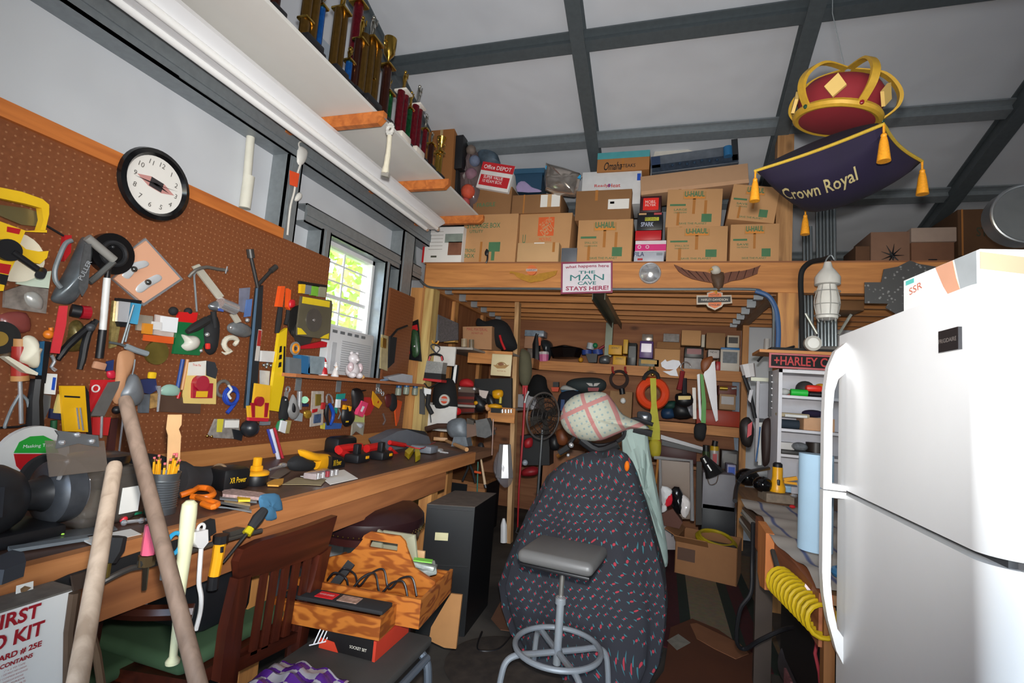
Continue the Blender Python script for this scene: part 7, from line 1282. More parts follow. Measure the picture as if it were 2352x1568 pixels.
# first aid sign
fk=thing('first_aid_box','white first aid kit box with dark red lettering on the bench front','first aid kit',(-1.31,.72,.62))
m=MB(); Xk=Pl('X',-1.315); pts=[(-180,1425),(128,1368),(95,1568),(80,1700),(-180,1800)]
m.bb(-1.33,-1.25,.40,Xk.pt(128,1368).y,.50,Xk.pt(128,1368,.065).z); part(fk,'box_body',m,M('e6e4e0',.4,0,.02)); yR=Xk.pt(128,1368).y; zT=Xk.pt(128,1368,.065).z
rr_=M('a01824',.5); fo=-1.2495
m=MB(); m.bb(-1.33,-1.25,.40,yR-.002,zT,zT+.004); part(fk,'dusty_top',m,M('6c665e',.8,0,.4,30))
def kt(s,y,z,h,w): text(fk,s,V((fo,y,z)),(0,1,0),(1,0,0),h,rr_,w=w,bold=.03)
def yz(u,v): q=P(u,v,'X',fo); return q.y,q.z
for s,u,v,hp,wp,full in (('FIRST',48,1418,32,160,0),('AID KIT',48,1478,34,160,0),('STANDARD # 25E',45,1500,16,0,0),):
    pass
y1,z1=yz(88,1410); kt('FIRST',.745,.864,.030,.085)
y1,z1=yz(100,1445); kt('AID KIT',.738,.824,.030,.124)
y1,z1=yz(95,1480); kt('STANDARD # 25E',.738,.790,.013,.125)
y1,z1=yz(72,1502); kt('THIS KIT CONTAINS',.737,.773,.009,.10)
for k in range(7): text(fk,['1" x 2 YD TAPE','1 OZ FIRST AID CREAM','4" COMPRESS BANDAGE','TRIANGULAR BANDAGE','EYE PADS','SCISSORS','FIRST AID GUIDE'][k],V((fo,.758,.762-k*.0075)),(0,1,0),(1,0,0),.0035,M('c08a88',.6),w=.035+.006*(k%3))
G(Pl('X',-1.345),'motorcycle_sticker','small white sticker with a tiny brown picture on the bench front','sticker',[('sticker',paper,[('p',[(38,1345),(77,1334),(76,1358),(36,1370)],.001,.028)]),('picture',M('8a6a4a',.5,0,.5,90),[('p',[(47,1352),(57,1345),(72,1349),(60,1358),(48,1360)],.0006,.0293)])])
G(Pl('X',-1.24),'blacksmith_tongs','rusty brown iron tongs hanging behind the pale pole at lower left','tongs',[('jaw_plate',M('4a3a30',.7,.4,.3),[('p',[(165,1322),(200,1312),(205,1345),(170,1358)],.006)]),('arm',M('5a4636',.6,.4,.3),[('t',[(172,1360,0),(160,1450,0),(158,1568,0)],.011)]),('arm',M('6a5440',.6,.4,.3),[('t',[(196,1420,0),(188,1480,0),(190,1580,0)],.008)]),('arm',M('6a5440',.6,.4,.3),[('t',[(200,1420,0),(222,1500,0),(234,1580,0)],.009)])])
# bag + fork on step bench
pb=thing('coffee_bag','crumpled silver and purple checkered foil bag lying on the low padded bench','bag',P(750,1555,'Z',.45))
m=MB(); c=V((-1.07,1.36,.445))
def bf(s,t): 
    a=s*2-1;b=t*2-1; k=max(0,(1-a*a)*(1-b*b))**.5; return c+V((a*.13+b*.02,b*.15,.05*k+.008*math.sin(9*a+5*b)+.006*math.sin(17*b)-.010))
m.grid(bf,20,20); fb=bpy.data.materials.new('foil_checker'); fb.use_nodes=True
def _fb():
    t=fb.node_tree;b=t.nodes['Principled BSDF'];L=t.links.new;tc=t.nodes.new('ShaderNodeTexCoord');ck_=t.nodes.new('ShaderNodeTexChecker');ck_.inputs['Scale'].default_value=16;ck_.inputs['Color1'].default_value=(*hx('5a2a8c'),1);ck_.inputs['Color2'].default_value=(*hx('b4b0b8'),1);L(tc.outputs['Object'],ck_.inputs[0]);L(ck_.outputs[0],b.inputs['Base Color']);b.inputs['Roughness'].default_value=.25;b.inputs['Metallic'].default_value=.3
_fb(); part(pb,'foil_body',m,fb,fix=False)
m=MB(); 
for k in range(5): m.tube([V((-1.16+k*.008,1.62+.012*k,.45)),V((-1.15+k*.008,1.64+.012*k,.50))],.0022,6)
m.tube([V((-1.17,1.61,.45)),V((-1.12,1.68,.45))],.0022,6); one('wire_rack','small white wire rack standing at the left rim of the low bench','wire rack',m,white)
# ================= UNDER THE LOFT =================
Ya=Pl('Y',4.55)
# side shelving, upper
G(Pl('Y',4.30),'parts_cabinet','grey metal parts cabinet on top of the side shelving','cabinet',[('case',M('6c6e72',.4,0,.1),[('p',[(985,727),(1007,722),(1005,783),(983,788)],.03)]),('drawer_front',M('4c4648',.5,0,.5,90),[('p',[(1007,722),(1052,742),(1052,780),(1005,786)],.02,0)])])
G(Ya,'mail_carton','brown post office carton with red print on the side shelving','cardboard box',[('carton',M('a87c58',.8,0,.06),[('p',[(1063,750),(1130,749),(1129,803),(1063,800)],.3,-.3)])],texts=[('MAIL MATERIAL',1096,756,.002,.03,.22,M('9a3a34',.7)),('DO NOT USE',1096,765,.002,.018,.12,M('9a3a34',.7))])
G(Pl('Y',4.72),'black_jacket','black coat with red piping heaped over the brown carton','jacket',[('coat',M('101014',.9),[('b',[(1098,730),(1115,738),(1140,732),(1165,742),(1180,770),(1188,800),(1160,805),(1135,790),(1128,760),(1095,748)],.10)]),('red_piping',red,[('t',[(1148,770,.1),(1152,785,.11),(1160,803,.11)],.012)])])
G(Pl('Y',4.4),'yellow_sponge','yellow sponge block on the side shelving beside the parts cabinet','sponge',[('sponge',M('c89a50',.8),[('p',[(1020,773),(1044,771),(1045,785),(1019,786)],.08)])])
G(Pl('Y',4.45),'glass_jar','small pale dusty glass jar on the side shelf before the brown carton','jar',[('jar',M('a89478',.2,0,.3,20),[('l',(1066,797,0),(1066,778,0),.03)])])
G(Pl('Y',4.45),'glass_jar','small darker glass jar on the side shelf beside the pale jar','jar',[('jar',M('7c6c58',.2,0,.3,20),[('l',(1083,800,0),(1083,780,0),.026)])])
# caged lantern
Yl=Pl('Y',4.05)
G(Yl,'caged_work_lamp','caged black and red work lantern hanging on the white shelf end','lantern',[('hook',dgrey,[('t',[(1003,812,.02),(992,800,.02),(990,793,.02),(998,790,.02),(1008,795,.02),(1010,802,.02),(1002,812,.02)],.006,.02,2)]),('yellow_clip',M('c88a20',.4),[('o',1000,782,.03,.008,.01,180,360)]),('handle',blk,[('t',[(986,825,.04),(988,816,.04),(1000,813,.04),(1014,817,.04),(1017,826,.04)],.010,.04,3)]),('red_shoulder',red,[('t',[(985,828,.05),(988,818,.05)],.008),('t',[(1016,828,.05),(1014,818,.05)],.008)]),('cage_tube',M('9a9a98',.3,.2,.3,90),[('p',[(980,828),(1018,832),(1014,858),(975,855)],.09,-.02)]),('black_base',blk,[('p',[(975,855),(1014,858),(1013,872),(973,868)],.10,-.02)]),('red_rim',M('b02428',.4),[('p',[(972,868),(1014,872),(1013,878),(971,873)],.11,-.02)]),('cord',blk,[('t',[(1010,876,.02),(985,890,.02),(975,880,.02),(972,900,.02),(985,930,.02),(990,970,.02)],.006,.02,3)])])
G(Yl,'grey_switch_box','grey hanging strap and white tag beside the corner post','strap',[('grey_panel',M('4c4c4c',.5),[('p',[(964,893),(974,893),(974,952),(963,950)],.02)]),('white_tag',white,[('p',[(974,890),(990,894),(988,910),(974,908)],.01,.01)]),('black_strap',blkR,[('t',[(985,905),(982,930),(992,950)],.022)])])
G(Pl('Y',4.32),'emblem_speaker','black cloth-covered box with round orange and silver emblem on the lower side shelf','bag',[('body',M('121214',.9),[('b',[(1002,880),(1030,868),(1045,880),(1050,920),(1048,950),(1000,955),(995,920)],.10)]),('emblem',M('c0bcb4',.5),[('d',1020,918,.050,.02,.10,24)]),('orange_centre',M('c84a2c',.5),[('d',1020,918,.034,.004,.121,24)]),('emblem_bar',M('c8c0b8',.5),[('c',1020,918,.10,.022,.004,0,.1255)])],texts=[('HARLEY',1020,918,.131,.012,.07,M('7a2c20',.5))])
G(Pl('Y',4.5),'black_thermos','tall black thermos standing behind the emblem box','thermos',[('body',M('1c1e22',.3),[('t',[(1047,838),(1042,880)],.035)])])
G(Pl('Y',4.3),'red_case','small bright red case lying on the lower side shelf','case',[('case',M('c01820',.4),[('b',[(1012,938),(1025,932),(1055,937),(1058,950),(1040,955),(1012,950)],.06)])])
G(Ya,'red_tool_chest','dark red machinist tool chest with drawers on the lower side shelf','tool chest',[('body',M('3c2420',.45),[('p',[(1052,900),(1090,902),(1090,948),(1050,950)],.25,-.25)]),('drawer',M('702820',.4),[('p',[(1052,910),(1089,911),(1089,917),(1052,916)],.004,.001)]),('drawer',M('702820',.4),[('p',[(1052,924),(1089,925),(1089,931),(1052,930)],.004,.001)]),('drawer',M('702820',.4),[('p',[(1051,938),(1089,938),(1089,946),(1051,946)],.004,.001)]),('chrome_latch',chrome,[('s',1056,892,.02,.02)]),('chrome_latch',chrome,[('s',1089,893,.02,.02)]),('lid',M('6a5a50',.4),[('p',[(1052,888),(1090,890),(1090,902),(1052,900)],.25,-.24)])])
G(Ya,'red_hat','bright red hat lying on the tool chest','hat',[('crown',M('b8161e',.7),[('b',[(1055,885),(1060,872),(1075,869),(1086,876),(1087,887),(1070,889)],.06)])])
G(Pl('Y',4.62),'black_drill_case','open black drill case propped behind the yellow drills','case',[('lid',M('121214',.6),[('p',[(1090,870),(1175,868),(1175,950),(1145,945),(1090,905)],.04,-.1)])])
G(Ya,'upright_drill','yellow and black cordless drill standing inside the open black case','drill',[('yellow_body',M('d8980c',.4),[('b',[(1132,897),(1152,895),(1156,905),(1150,915),(1134,914)],.05)]),('yellow_bit',M('b8a838',.4),[('l',(1150,912,.03),(1149,926,.03),.014)]),('black_grip',blk,[('b',[(1120,905),(1134,912),(1138,935),(1122,932)],.04)])])
G(Ya,'lying_drill','yellow and black cordless drill lying on the lower side shelf','drill',[('yellow_body',M('e0a018',.4),[('b',[(1118,932),(1132,926),(1152,930),(1150,938),(1130,938)],.06)]),('black_part',blk,[('p',[(1128,936),(1150,938),(1150,948),(1127,947)],.06)]),('pale_chuck',M('d8a070',.5),[('b',[(1115,930),(1124,928),(1126,942),(1118,943)],.05)])])
G(Ya,'small_grinder_tool','black and yellow small tool left of the lying drill','tool',[('body',blk,[('b',[(1092,905),(1110,915),(1118,935),(1105,945),(1092,940)],.06)]),('yellow_part',M('d8980c',.4),[('b',[(1090,922),(1102,918),(1106,928),(1094,932)],.07)]),('white_card',M('c8b8b0',.5),[('p',[(1100,895),(1122,898),(1116,915),(1102,912)],.004,-.02)])])
for i,u in enumerate((1154,1161,1168,1174)): G(Ya,'socket_bit','shiny little socket in the row at the front of the lower side shelf','socket',[('socket',chrome,[('l',(u,948,.02),(u,940,.02),.010)])],group='row of sockets on the side shelf')
G(Pl('Y',4.57),'brewery_sign','square cream wooden plaque with faint brown emblem hung on the upper fascia','plaque',[('plaque',M('d8c8a0',.5,0,.04),[('r',1151,838,.205,.21,.015,0,0,.02)]),('arc_text_band',M('a88858',.6),[('o',1151,846,.06,.004,.016,20,160)]),('emblem',M('8a5a38',.6),[('b',[(1143,836),(1150,832),(1158,836),(1150,840)],.004,.015)]),('wing_mark',M('a8804c',.6),[('p',[(1132,838),(1170,838),(1160,846),(1142,846)],.001,.0152)])],texts=[('MOTOR OIL',1152,852,.0165,.012,.09,M('9a4a30',.6))])
# tarp bag, snow brush, fan
G(Pl('Y',4.80),'green_sack','hanging olive green canvas sack right of the tall stud','sack',[('sack',M('5c5844',.9,0,.15,12),[('b',[(1196,805),(1205,802),(1218,815),(1222,850),(1218,875),(1208,888),(1196,880),(1192,850)],.08)])])
G(Pl('Y',4.75),'red_pole','long bright red pole with brass clip hanging right of the tall stud','pole',[('pole',M('a81420',.4),[('t',[(1207,890),(1201,1000),(1192,1120),(1189,1210)],[.012,.011,.009,.008],.02)]),('brass_clip',chrome,[('t',[(1214,898,.04),(1208,912,.04),(1205,925,.04)],.012)]),('red_strap',M('a81420',.5),[('p',[(1200,885),(1212,885),(1210,905),(1200,905)],.02)]),('end_hook',dgrey,[('t',[(1189,1210,.02),(1185,1222,.02),(1192,1225,.02)],.007)])])
fn=thing('standing_fan','black metal pedestal fan seen edge-on left of the towelled windshield','fan',P(1248,1200,'Y',4.3)); Yf=Pl('Y',4.3); fc_=Yf.pt(1248,955)
m=MB(); cgx=M('2c2826',.45,.3)
axf=V((.86,-.5,0)).normalized()
for r in (.20,.16,.12,.08,.04): m.torus(fc_+axf*(.07*(1-(r/.2)**2)),axf,r,.004,36,6)
part(fn,'front_grille',m,cgx)
m=MB(); 
for k in range(24): 
    a=2*math.pi*k/24; u__,v__,_=basis(axf); d=u__*math.cos(a)+v__*math.sin(a); m.tube([fc_+axf*.07+d*.02,fc_+axf*.05+d*.12,fc_+d*.2,fc_-axf*.06+d*.13],.0022,5)
part(fn,'guard_wires',m,cgx)
m=MB(); m.torus(fc_,axf,.202,.008,40,8); part(fn,'rim_band',m,M('8a8480',.3,.7))
for k in range(4):
    a=2*math.pi*k/4+.4; u__,v__,_=basis(axf); d=u__*math.cos(a)+v__*math.sin(a); s_=axf.cross(d); m=MB(); m.prism([fc_+d*.03-s_*.02,fc_+d*.16-s_*.05,fc_+d*.17+s_*.03,fc_+d*.03+s_*.02],axf*.006+s_*.0); part(fn,'blade',m,M('3a3632',.5))
m=MB(); m.cyl(fc_-axf*.10,fc_-axf*.0,.06); part(fn,'motor',m,blk)
m=MB(); m.cyl(fc_-V((0,0,.12)),V((fc_.x,fc_.y,.05)),.012); part(fn,'pole',m,M('55585a',.4,.5)); m=MB(); m.lathe([(.02,.03),(.17,.01),(.18,0)],(fc_.x,fc_.y,.01),(0,0,1),24); part(fn,'base',m,blk)
# exhaust cone + white bin under stud
G(Pl('Y',4.45),'silver_cone','tall silver bucket-like cone wrapped in plastic on the low bench','bucket',[('cone',M('a8a4a4',.35,.5,.1),[('t',[(1160,1020),(1158,1095)],[.055,.085],0)]),('plastic_wrap',M('9a9498',.2,0,.3,9,0,0,.35),[('b',[(1135,1060),(1150,1030),(1172,1050),(1178,1100),(1160,1120),(1138,1092)],.10,-.02)])])
G(Pl('Y',4.1),'hanging_snips','cluster of pliers and snips with dark handles hanging at the bench end','pliers',[('pliers',blkR,[('t',[(1068,1045,.0),(1075,1075,.0),(1062,1104,.0)],.010)]),('pliers',blkR,[('t',[(1072,1050,.02),(1085,1080,.02),(1092,1108,.02)],.011)]),('red_handle',M('b82424',.4),[('t',[(1058,1040,.02),(1062,1062,.02)],.014)]),('orange_jaw',M('d8562c',.4),[('t',[(1090,1083,.02),(1105,1086,.02)],.010)]),('green_cord',M('1f6a5c',.5),[('t',[(1098,1060,.0),(1096,1130,.0)],.006)])])
G(Pl('Y',4.1),'wood_handle_brush','slim tool with pale wooden handle and black tip hanging by the bench end','brush',[('handle',M('c8a884',.6),[('t',[(1104,1050),(1114,1112)],[.008,.012])]),('black_tip',blk,[('t',[(1114,1112),(1116,1120)],.013)]),('black_head',blk,[('b',[(1098,1020),(1110,1018),(1114,1045),(1102,1050)],.03)])])
G(Pl('Y',4.3),'spray_bottle','white bottle standing at the foot of the tall stud','bottle',[('bottle',white,[('t',[(1157,1245),(1157,1205),(1157,1190)],[.03,.028,.010],0)])])
G(Pl('Y',4.9),'red_parts_pile','pile of dark red metal parts lying on the low back bench','parts',[('part',M('8a1820',.5),[('b',[(1200,1078),(1225,1070),(1240,1080),(1228,1092),(1200,1092)],.08)]),('part',M('a01c24',.5),[('b',[(1205,1010),(1222,1005),(1222,1025),(1206,1028)],.05)]),('glass',M('98a0a8',.2),[('s',1206,1062,.02,.03)])])
G(Pl('Y',5.0),'orange_part_tray','orange-brown curved part hanging left of the covered motorcycle','part',[('part',M('7c4424',.5),[('b',[(1278,990),(1295,985),(1305,1005),(1298,1022),(1280,1018)],.05)]),('orange_handle',M('c07a30',.5),[('l',(1280,1048,.02),(1300,1036,.02),.02)]),('dark_part',blk,[('b',[(1262,1005),(1280,1000),(1285,1030),(1265,1032)],.05)])])
# ---- black case under fan etc.
G(Pl('Y',5.0),'black_cabinet','black cabinet standing behind the fan pole','cabinet',[('body',M('0e0e10',.6),[('p',[(1195,1000),(1262,1000),(1262,1068),(1195,1068)],.3,-.3)])])
# ---- back shelves: helper for boxes on shelf
S1=1.802; S2=1.217
def sb_(nm,lab,cat,u0,vt,u1,mt,shelf=S1,dep=.2,Y=5.74,labm=None,tx=None,vb=None,grp=None):
    um=(u0+u1)/2; zt=P(um,vt,'Y',Y).z; x0=P(u0,vt+20,'Y',Y).x; x1=P(u1,vt+20,'Y',Y).x; z0=shelf if vb is None else P(um,vb,'Y',Y).z
    t=thing(nm,lab,cat,((x0+x1)/2,Y+dep/2,z0),grp); m=MB(); m.rbox(((x0+x1)/2,Y+dep/2,(zt+z0)/2),(x1-x0,dep,zt-z0),.006); part(t,'body',m,mt)
    if labm: m=MB(); m.bb(x0+.12*(x1-x0),x1-.12*(x1-x0),Y-.001,Y-.0002,z0+.35*(zt-z0),z0+.85*(zt-z0)); part(t,'front_label',m,labm)
    if tx: text(t,tx,V(((x0+x1)/2,Y-.002,z0+.7*(zt-z0))),(1,0,0),(0,-1,0),.22*(zt-z0),blk,w=.6*(x1-x0))
    return t
B=sb_
B('clear_tackle_box','clear and blue boxes stacked at the left of the back top shelf','box',1204,758,1248,M('8a98a8',.3,0,.4,20),vb=772); B('tan_carton','tan carton under the clear tackle boxes on the back shelf','cardboard box',1204,772,1240,M('b08468',.7),vb=800); B('glass_jar_pack','grey jars below the tan carton at the left of the back shelf','jars',1210,800,1226,M('7a6f68',.3,0,.6,50))
b=G(Pl('Y',5.74),'black_bottle','black bottle with orange label on the back top shelf','bottle',[('bottle',blk,[('t',[(1232,828),(1232,790),(1232,772),(1234,766)],[.05,.05,.02,.02],0)]),('orange_label',M('c85a34',.5),[('p',[(1236,776),(1243,776),(1242,792),(1238,794)],.004,.05)])])
G(Pl('Y',5.72),'pink_cup','pink and white plastic cup on the back top shelf','cup',[('cup',M('d06a98',.4),[('t',[(1249,830),(1249,814)],[.055,.06],0)]),('white_rim',M('c8c0c0',.4),[('t',[(1249,814),(1249,808)],[.06,.062],0)])])
G(Pl('Y',5.8),'dark_frying_pan','black covered pan with shiny knob on the back top shelf','pan',[('pan',M('1a1414',.25,.2),[('t',[(1300,822,0),(1300,802,0)],[.16,.21],0)]),('lid',M('1c1618',.2,.2),[('b',[(1262,802),(1280,796),(1300,793),(1320,796),(1336,802)],.18)]),('knob',M('b8b4b0',.2,.5),[('s',1301,796,.1,.02)])])
G(Pl('Y',5.8),'grey_helmet','dark grey rounded helmet left of the pan on the back shelf','helmet',[('shell',M('2c3034',.3),[('b',[(1242,785),(1255,780),(1268,788),(1270,805),(1260,828),(1250,806)],.12)])])
G(Pl('Y',5.74),'blue_spools','blue spools and clamps piled on the back top shelf','spools',[('spool',M('28428c',.5),[('l',(1348,815,0),(1348,804,0),.06)]),('spool',M('28428c',.5),[('l',(1374,815,0),(1372,803,0),.06)]),('white_spool',M('a8b0b8',.4),[('l',(1355,802,0),(1358,788,0),.045)]),('green_cap',M('1c7a4c',.4),[('s',1367,793,.03,.03)]),('red_handle',M('8a2030',.5),[('l',(1375,802,.04),(1388,794,.04),.014)]),('black_body',blk,[('p',[(1345,812),(1372,812),(1370,832),(1352,832)],.08)]),('orange_cap',M('c88a20',.4),[('s',1334,826,.02,.03)]),('steel_springs',M('6c7074',.4,.5,.4,60),[('b',[(1378,820),(1398,816),(1400,834),(1378,834)],.05)])])
B('yellow_box','plain yellow battery box, lower of the two by the steel channel','box',1407,817,1437,M('d8a020',.5),tx='DEWALT'); B('yellow_box','plain yellow box stacked on the other yellow box','box',1397,792,1428,M('d8a020',.5),vb=814,tx='DEWALT'); B('yellow_box','narrow upright yellow carton behind the two stacked yellow boxes','box',1431,779,1442,M('d0a030',.5),vb=812)
B('black_speaker','tall narrow black speaker on the back top shelf','speaker',1442,787,1462,M('1a1c1e',.4),labm=M('2c3034',.4))
B('purple_book','purple and silver cased book standing on the back top shelf','book',1469,783,1500,M('5a3c7c',.4),vb=822,labm=M('b0a8b4',.3,.3)); B('low_long_box','long low yellow and grey box under the purple book','box',1466,824,1514,M('6c7068',.5,0,.4,30),labm=M('c09430',.5))
B('jar_shaker','clear topped tin on top of the purple book','tin',1474,767,1499,M('9a9088',.2,.3,.4,30),vb=783)
B('brown_carton','brown carton in the lower row, centre of the back top shelf','cardboard box',1503,801,1562,card,group if False else S1,tx=None); B('brown_carton','brown carton with a taped top above the lower one on the back shelf','cardboard box',1508,785,1562,cardD,vb=801)
B('grey_manual_stack','grey paper stack lying on the brown cartons','papers',1523,766,1560,M('8f8a88',.6,0,.4,30),vb=785)
B('glossy_carton','brown carton with two shiny tape spots near the ceiling of the back shelf','cardboard box',1565,758,1610,card,vb=793); B('black_red_box','black and dark red printed tool box on the back shelf','box',1572,797,1616,M('23201f',.4),vb=822,labm=M('7a1c28',.4)); B('grey_box','grey and white printed box under the black and red one','box',1571,822,1612,M('a8a4a4',.5,0,.2,20))
B('upper_carton','tan carton at the right top of the back shelf','cardboard box',1622,764,1666,M('a07850',.7),vb=800); B('thin_white_box','thin white upright box between the two top cartons','box',1611,768,1619,M('c0b8a8',.5),vb=797); B('white_label_box','small white lettered box to the left of the blue-topped box','box',1626,803,1652,M('c0b8b4',.5),vb=822,tx='NEW'); B('red_cap_jar','small red topped jar beside the blue-topped box','jar',1644,830,1655,M('b01c20',.4))
B('dimmer_box','small cream box with a black square drawing on the blue-topped box','box',1670,770,1698,M('c8bca8',.5),vb=798,labm=M('3a3634',.5)); B('blue_top_box','cream box with blue top band and dark picture on the back shelf','box',1655,800,1699,M('d0c8bc',.5),labm=M('6c747c',.5,0,.4,30)); B('blue_band','blue lid strip lying along the cream box','strip',1655,798,1699,M('2c78b8',.4),vb=803,Y=5.735)
# middle shelf
G(Pl('Y',5.74),'black_bag','black nylon bag on the middle back shelf at left','bag',[('bag',M('0f0f11',.9),[('b',[(1225,862),(1252,866),(1258,890),(1270,910),(1240,912),(1212,905)],.12)])])
G(Pl('Y',5.72),'orange_clamp','black and orange clamp standing on the middle back shelf','clamp',[('black_top',blk,[('p',[(1270,877),(1283,877),(1283,888),(1270,888)],.05)]),('orange_body',M('d04418',.4),[('p',[(1266,889),(1284,889),(1282,899),(1268,899)],.05)])])
G(Pl('Y',5.70),'winged_cushion','dark teal grey seat bag with white wings and red badge on the middle shelf','bag',[('cushion',M('2c3638',.7),[('b',[(1300,885),(1310,872),(1340,867),(1375,868),(1392,878),(1388,895),(1360,902),(1320,900)],.10)]),('white_wing',M('b8b4b0',.5),[('p',[(1346,879),(1360,880),(1362,887),(1354,886)],.004,.10)]),('white_wing',M('b8b4b0',.5),[('p',[(1379,879),(1365,880),(1363,887),(1371,886)],.004,.10)]),('red_badge',M('8a2028',.5),[('p',[(1350,890),(1376,890),(1374,898),(1351,898)],.004,.10)])])
G(Pl('Y',5.6),'white_blue_towel','white and blue folded cloth left of the winged bag','cloth',[('cloth',M('b8b8b4',.8),[('b',[(1288,895),(1296,884),(1320,892),(1325,898)],.05)]),('blue_edge',M('2c5c80',.8),[('p',[(1288,896),(1328,896),(1326,900),(1290,900)],.06)])])
G(Pl('Y',5.55),'navy_jacket','navy and black jacket hanging behind the covered windshield','jacket',[('jacket',M('141824',.9),[('b',[(1290,900),(1330,898),(1335,930),(1310,965),(1288,960),(1280,930)],.08)]),('blue_patch',M('2c4878',.6),[('c',1292,930,.04,.12,.004,0,.085)])])
G(Pl('Y',5.74),'white_panel_box','white carton standing behind the fan on the middle shelf','box',[('box',M('b4b0b4',.5),[('p',[(1180,905),(1232,905),(1230,940),(1180,940)],.2,-.2)])])
B('low_carton','brown carton in the centre of the middle back shelf','cardboard box',1400,898,1452,M('a07850',.7),S2+.0)
m=MB(); Yw=Pl('Y',5.62)
hh_=thing('hanging_lamp_coil','coiled cable hanging from two red hooks on the back top shelf','cable',Yw.pt(1420,905))
for r in (.085,.095,.10,.08): m.torus(Yw.pt(1420+r*20,868+r*30,.03),(0,-1,.1),r,.008,28,6)
part(hh_,'coil',m,M('4a3c3a',.4,.4)); 
for u in (1407,1436): m=MB(); Yw.tube(m,[(u,842,.08),(u,852,.09),(u+3,856,.07)],.012); part(hh_,'red_hook',m,M('a02c28',.5))
G(Yw,'lit_bulb','small cage bulb hanging below the cable coil and catching the flash','bulb',[('socket',blk,[('l',(1428,892,.05),(1430,905,.05),.03)]),('bulb',M('f4f4f0',.05,0,0,5),[('s',1431,920,.05,.032)])])
# steering ring/orange buoy
G(Pl('Y',4.95),'orange_ring','bright orange life-ring-shaped coil hanging on a black bracket','ring',[('ring',M('d8441c',.35),[('o',1499,903,.115,.042,.02)])])
G(Pl('Y',4.9),'yellow_strap','yellow tow strap hanging through the orange ring','strap',[('strap',M('b8b030',.7,0,.15,20),[('p',[(1493,868),(1507,868),(1508,925),(1516,985),(1516,1010),(1486,1010),(1488,980),(1496,930)],.02)]),('lower_coil',M('b8a828',.7,0,.15),[('b',[(1492,1010),(1516,1010),(1518,1040),(1510,1050),(1495,1045)],.05)]),('orange_tail',M('a86c28',.6),[('t',[(1513,1010),(1512,1050),(1506,1110)],.012)])])
G(Pl('Y',4.9),'strap_bracket','black forged bracket with brass ends holding the orange ring','bracket',[('fork',blk,[('t',[(1478,872,.06),(1484,860,.06),(1497,852,.06),(1510,860,.06),(1512,870,.06)],.018,.06,2)]),('brass_tip',brass,[('t',[(1489,852,.06),(1494,842,.06)],.009)]),('brass_tip',brass,[('t',[(1506,852,.06),(1501,842,.06)],.009)]),('brass_knob',brass,[('s',1499,860,.08,.016)])])
G(Pl('Y',5.68),'steel_antler','shiny curved white metal emblem on the top shelf fascia','emblem',[('emblem',M('b8b8c0',.45,.2),[('p',[(1518,833),(1520,842),(1530,848),(1548,848),(1538,852),(1522,852),(1540,862),(1558,864),(1553,848),(1564,836),(1560,828),(1545,826),(1532,830),(1528,825)],.012,.015)]),('hooked_ring',chrome,[('o',1575,842,.05,.007,.03,0,250)])])
G(Pl('Y',5.6),'power_tool_hanging','dark tool with red and yellow trim hanging under the top shelf','power tool',[('red_handle',M('8a1820',.5),[('t',[(1568,852,.03),(1564,875,.03),(1560,895,.03)],[.026,.024,.03])]),('black_grip',M('1a1a24',.6),[('t',[(1572,868,.02),(1572,905,.02)],.026)]),('body',blk,[('b',[(1552,905),(1585,903),(1592,925),(1575,935),(1555,928)],.06)]),('yellow_label',M('d8b020',.4),[('p',[(1558,909),(1587,909),(1586,917),(1558,918)],.004,.065)])])
G(Pl('Y',5.74),'dark_tool_pile','pile of dark blue and black tools on the middle back shelf','tools',[('part',M('1a3a5c',.5),[('b',[(1520,940),(1545,935),(1550,958),(1522,960)],.08)]),('part',blk,[('b',[(1545,925),(1580,928),(1590,958),(1548,960)],.10)]),('part',M('184038',.6),[('b',[(1525,925),(1550,920),(1555,938),(1528,940)],.08)]),('clear_part',M('8a8890',.3,0,.4,40),[('b',[(1572,925),(1592,930),(1594,955),(1576,955)],.08)])])
G(Pl('Y',5.7),'steel_straightedge','grey upright metal bar standing beside the green saw','bar',[('bar',M('8c8884',.4,.5),[('p',[(1590,890),(1598,890),(1600,962),(1592,962)],.01,.02)])])
G(Pl('Y',5.3),'hand_saw','large hand saw with wooden handle hanging blade down','saw',[('blade',M('8c8a8c',.4,.6,.05),[('p',[(1624,838),(1642,828),(1645,870),(1649,965),(1644,968),(1636,940),(1616,860)],.004,.02)]),('wood_handle',M('8a4a20',.5,0,.15,20),[('b',[(1611,828),(1625,820),(1636,818),(1637,830),(1628,848),(1616,856),(1610,845)],.02,.015)])])
G(Pl('Y',5.25),'green_pruning_saw','narrow saw in a bright green sheath hanging beside the hand saw','saw',[('green_sheath',M('4a9a30',.5),[('p',[(1608,858),(1615,860),(1622,925),(1621,972),(1610,970),(1612,920)],.012,.02)]),('silver_back',M('a0a0a4',.45,.4),[('p',[(1601,860),(1607,858),(1610,930),(1612,970),(1606,960)],.008,.018)]),('black_handle',blkR,[('b',[(1597,974),(1622,974),(1619,1005),(1610,1011),(1595,1002)],.03,.015)])])
B('white_card_box','white card on a brown box at the right of the middle shelf','box',1652,905,1690,M('a88460',.6),vb=941,Y=5.70,labm=M('b8b4b4',.5)); B('red_brown_box','dull red box with brass padlock on top at the right of the middle shelf','box',1650,885,1692,M('6c2a1c',.5),vb=908)
G(Pl('Y',5.7),'brass_padlock','brass tube and chrome clip lying on the dull red box','padlock',[('tube',M('d8b850',.25,.8),[('l',(1653,891,.04),(1671,892,.04),.022)]),('clip',chrome,[('l',(1680,892,.04),(1691,891,.04),.014)])])
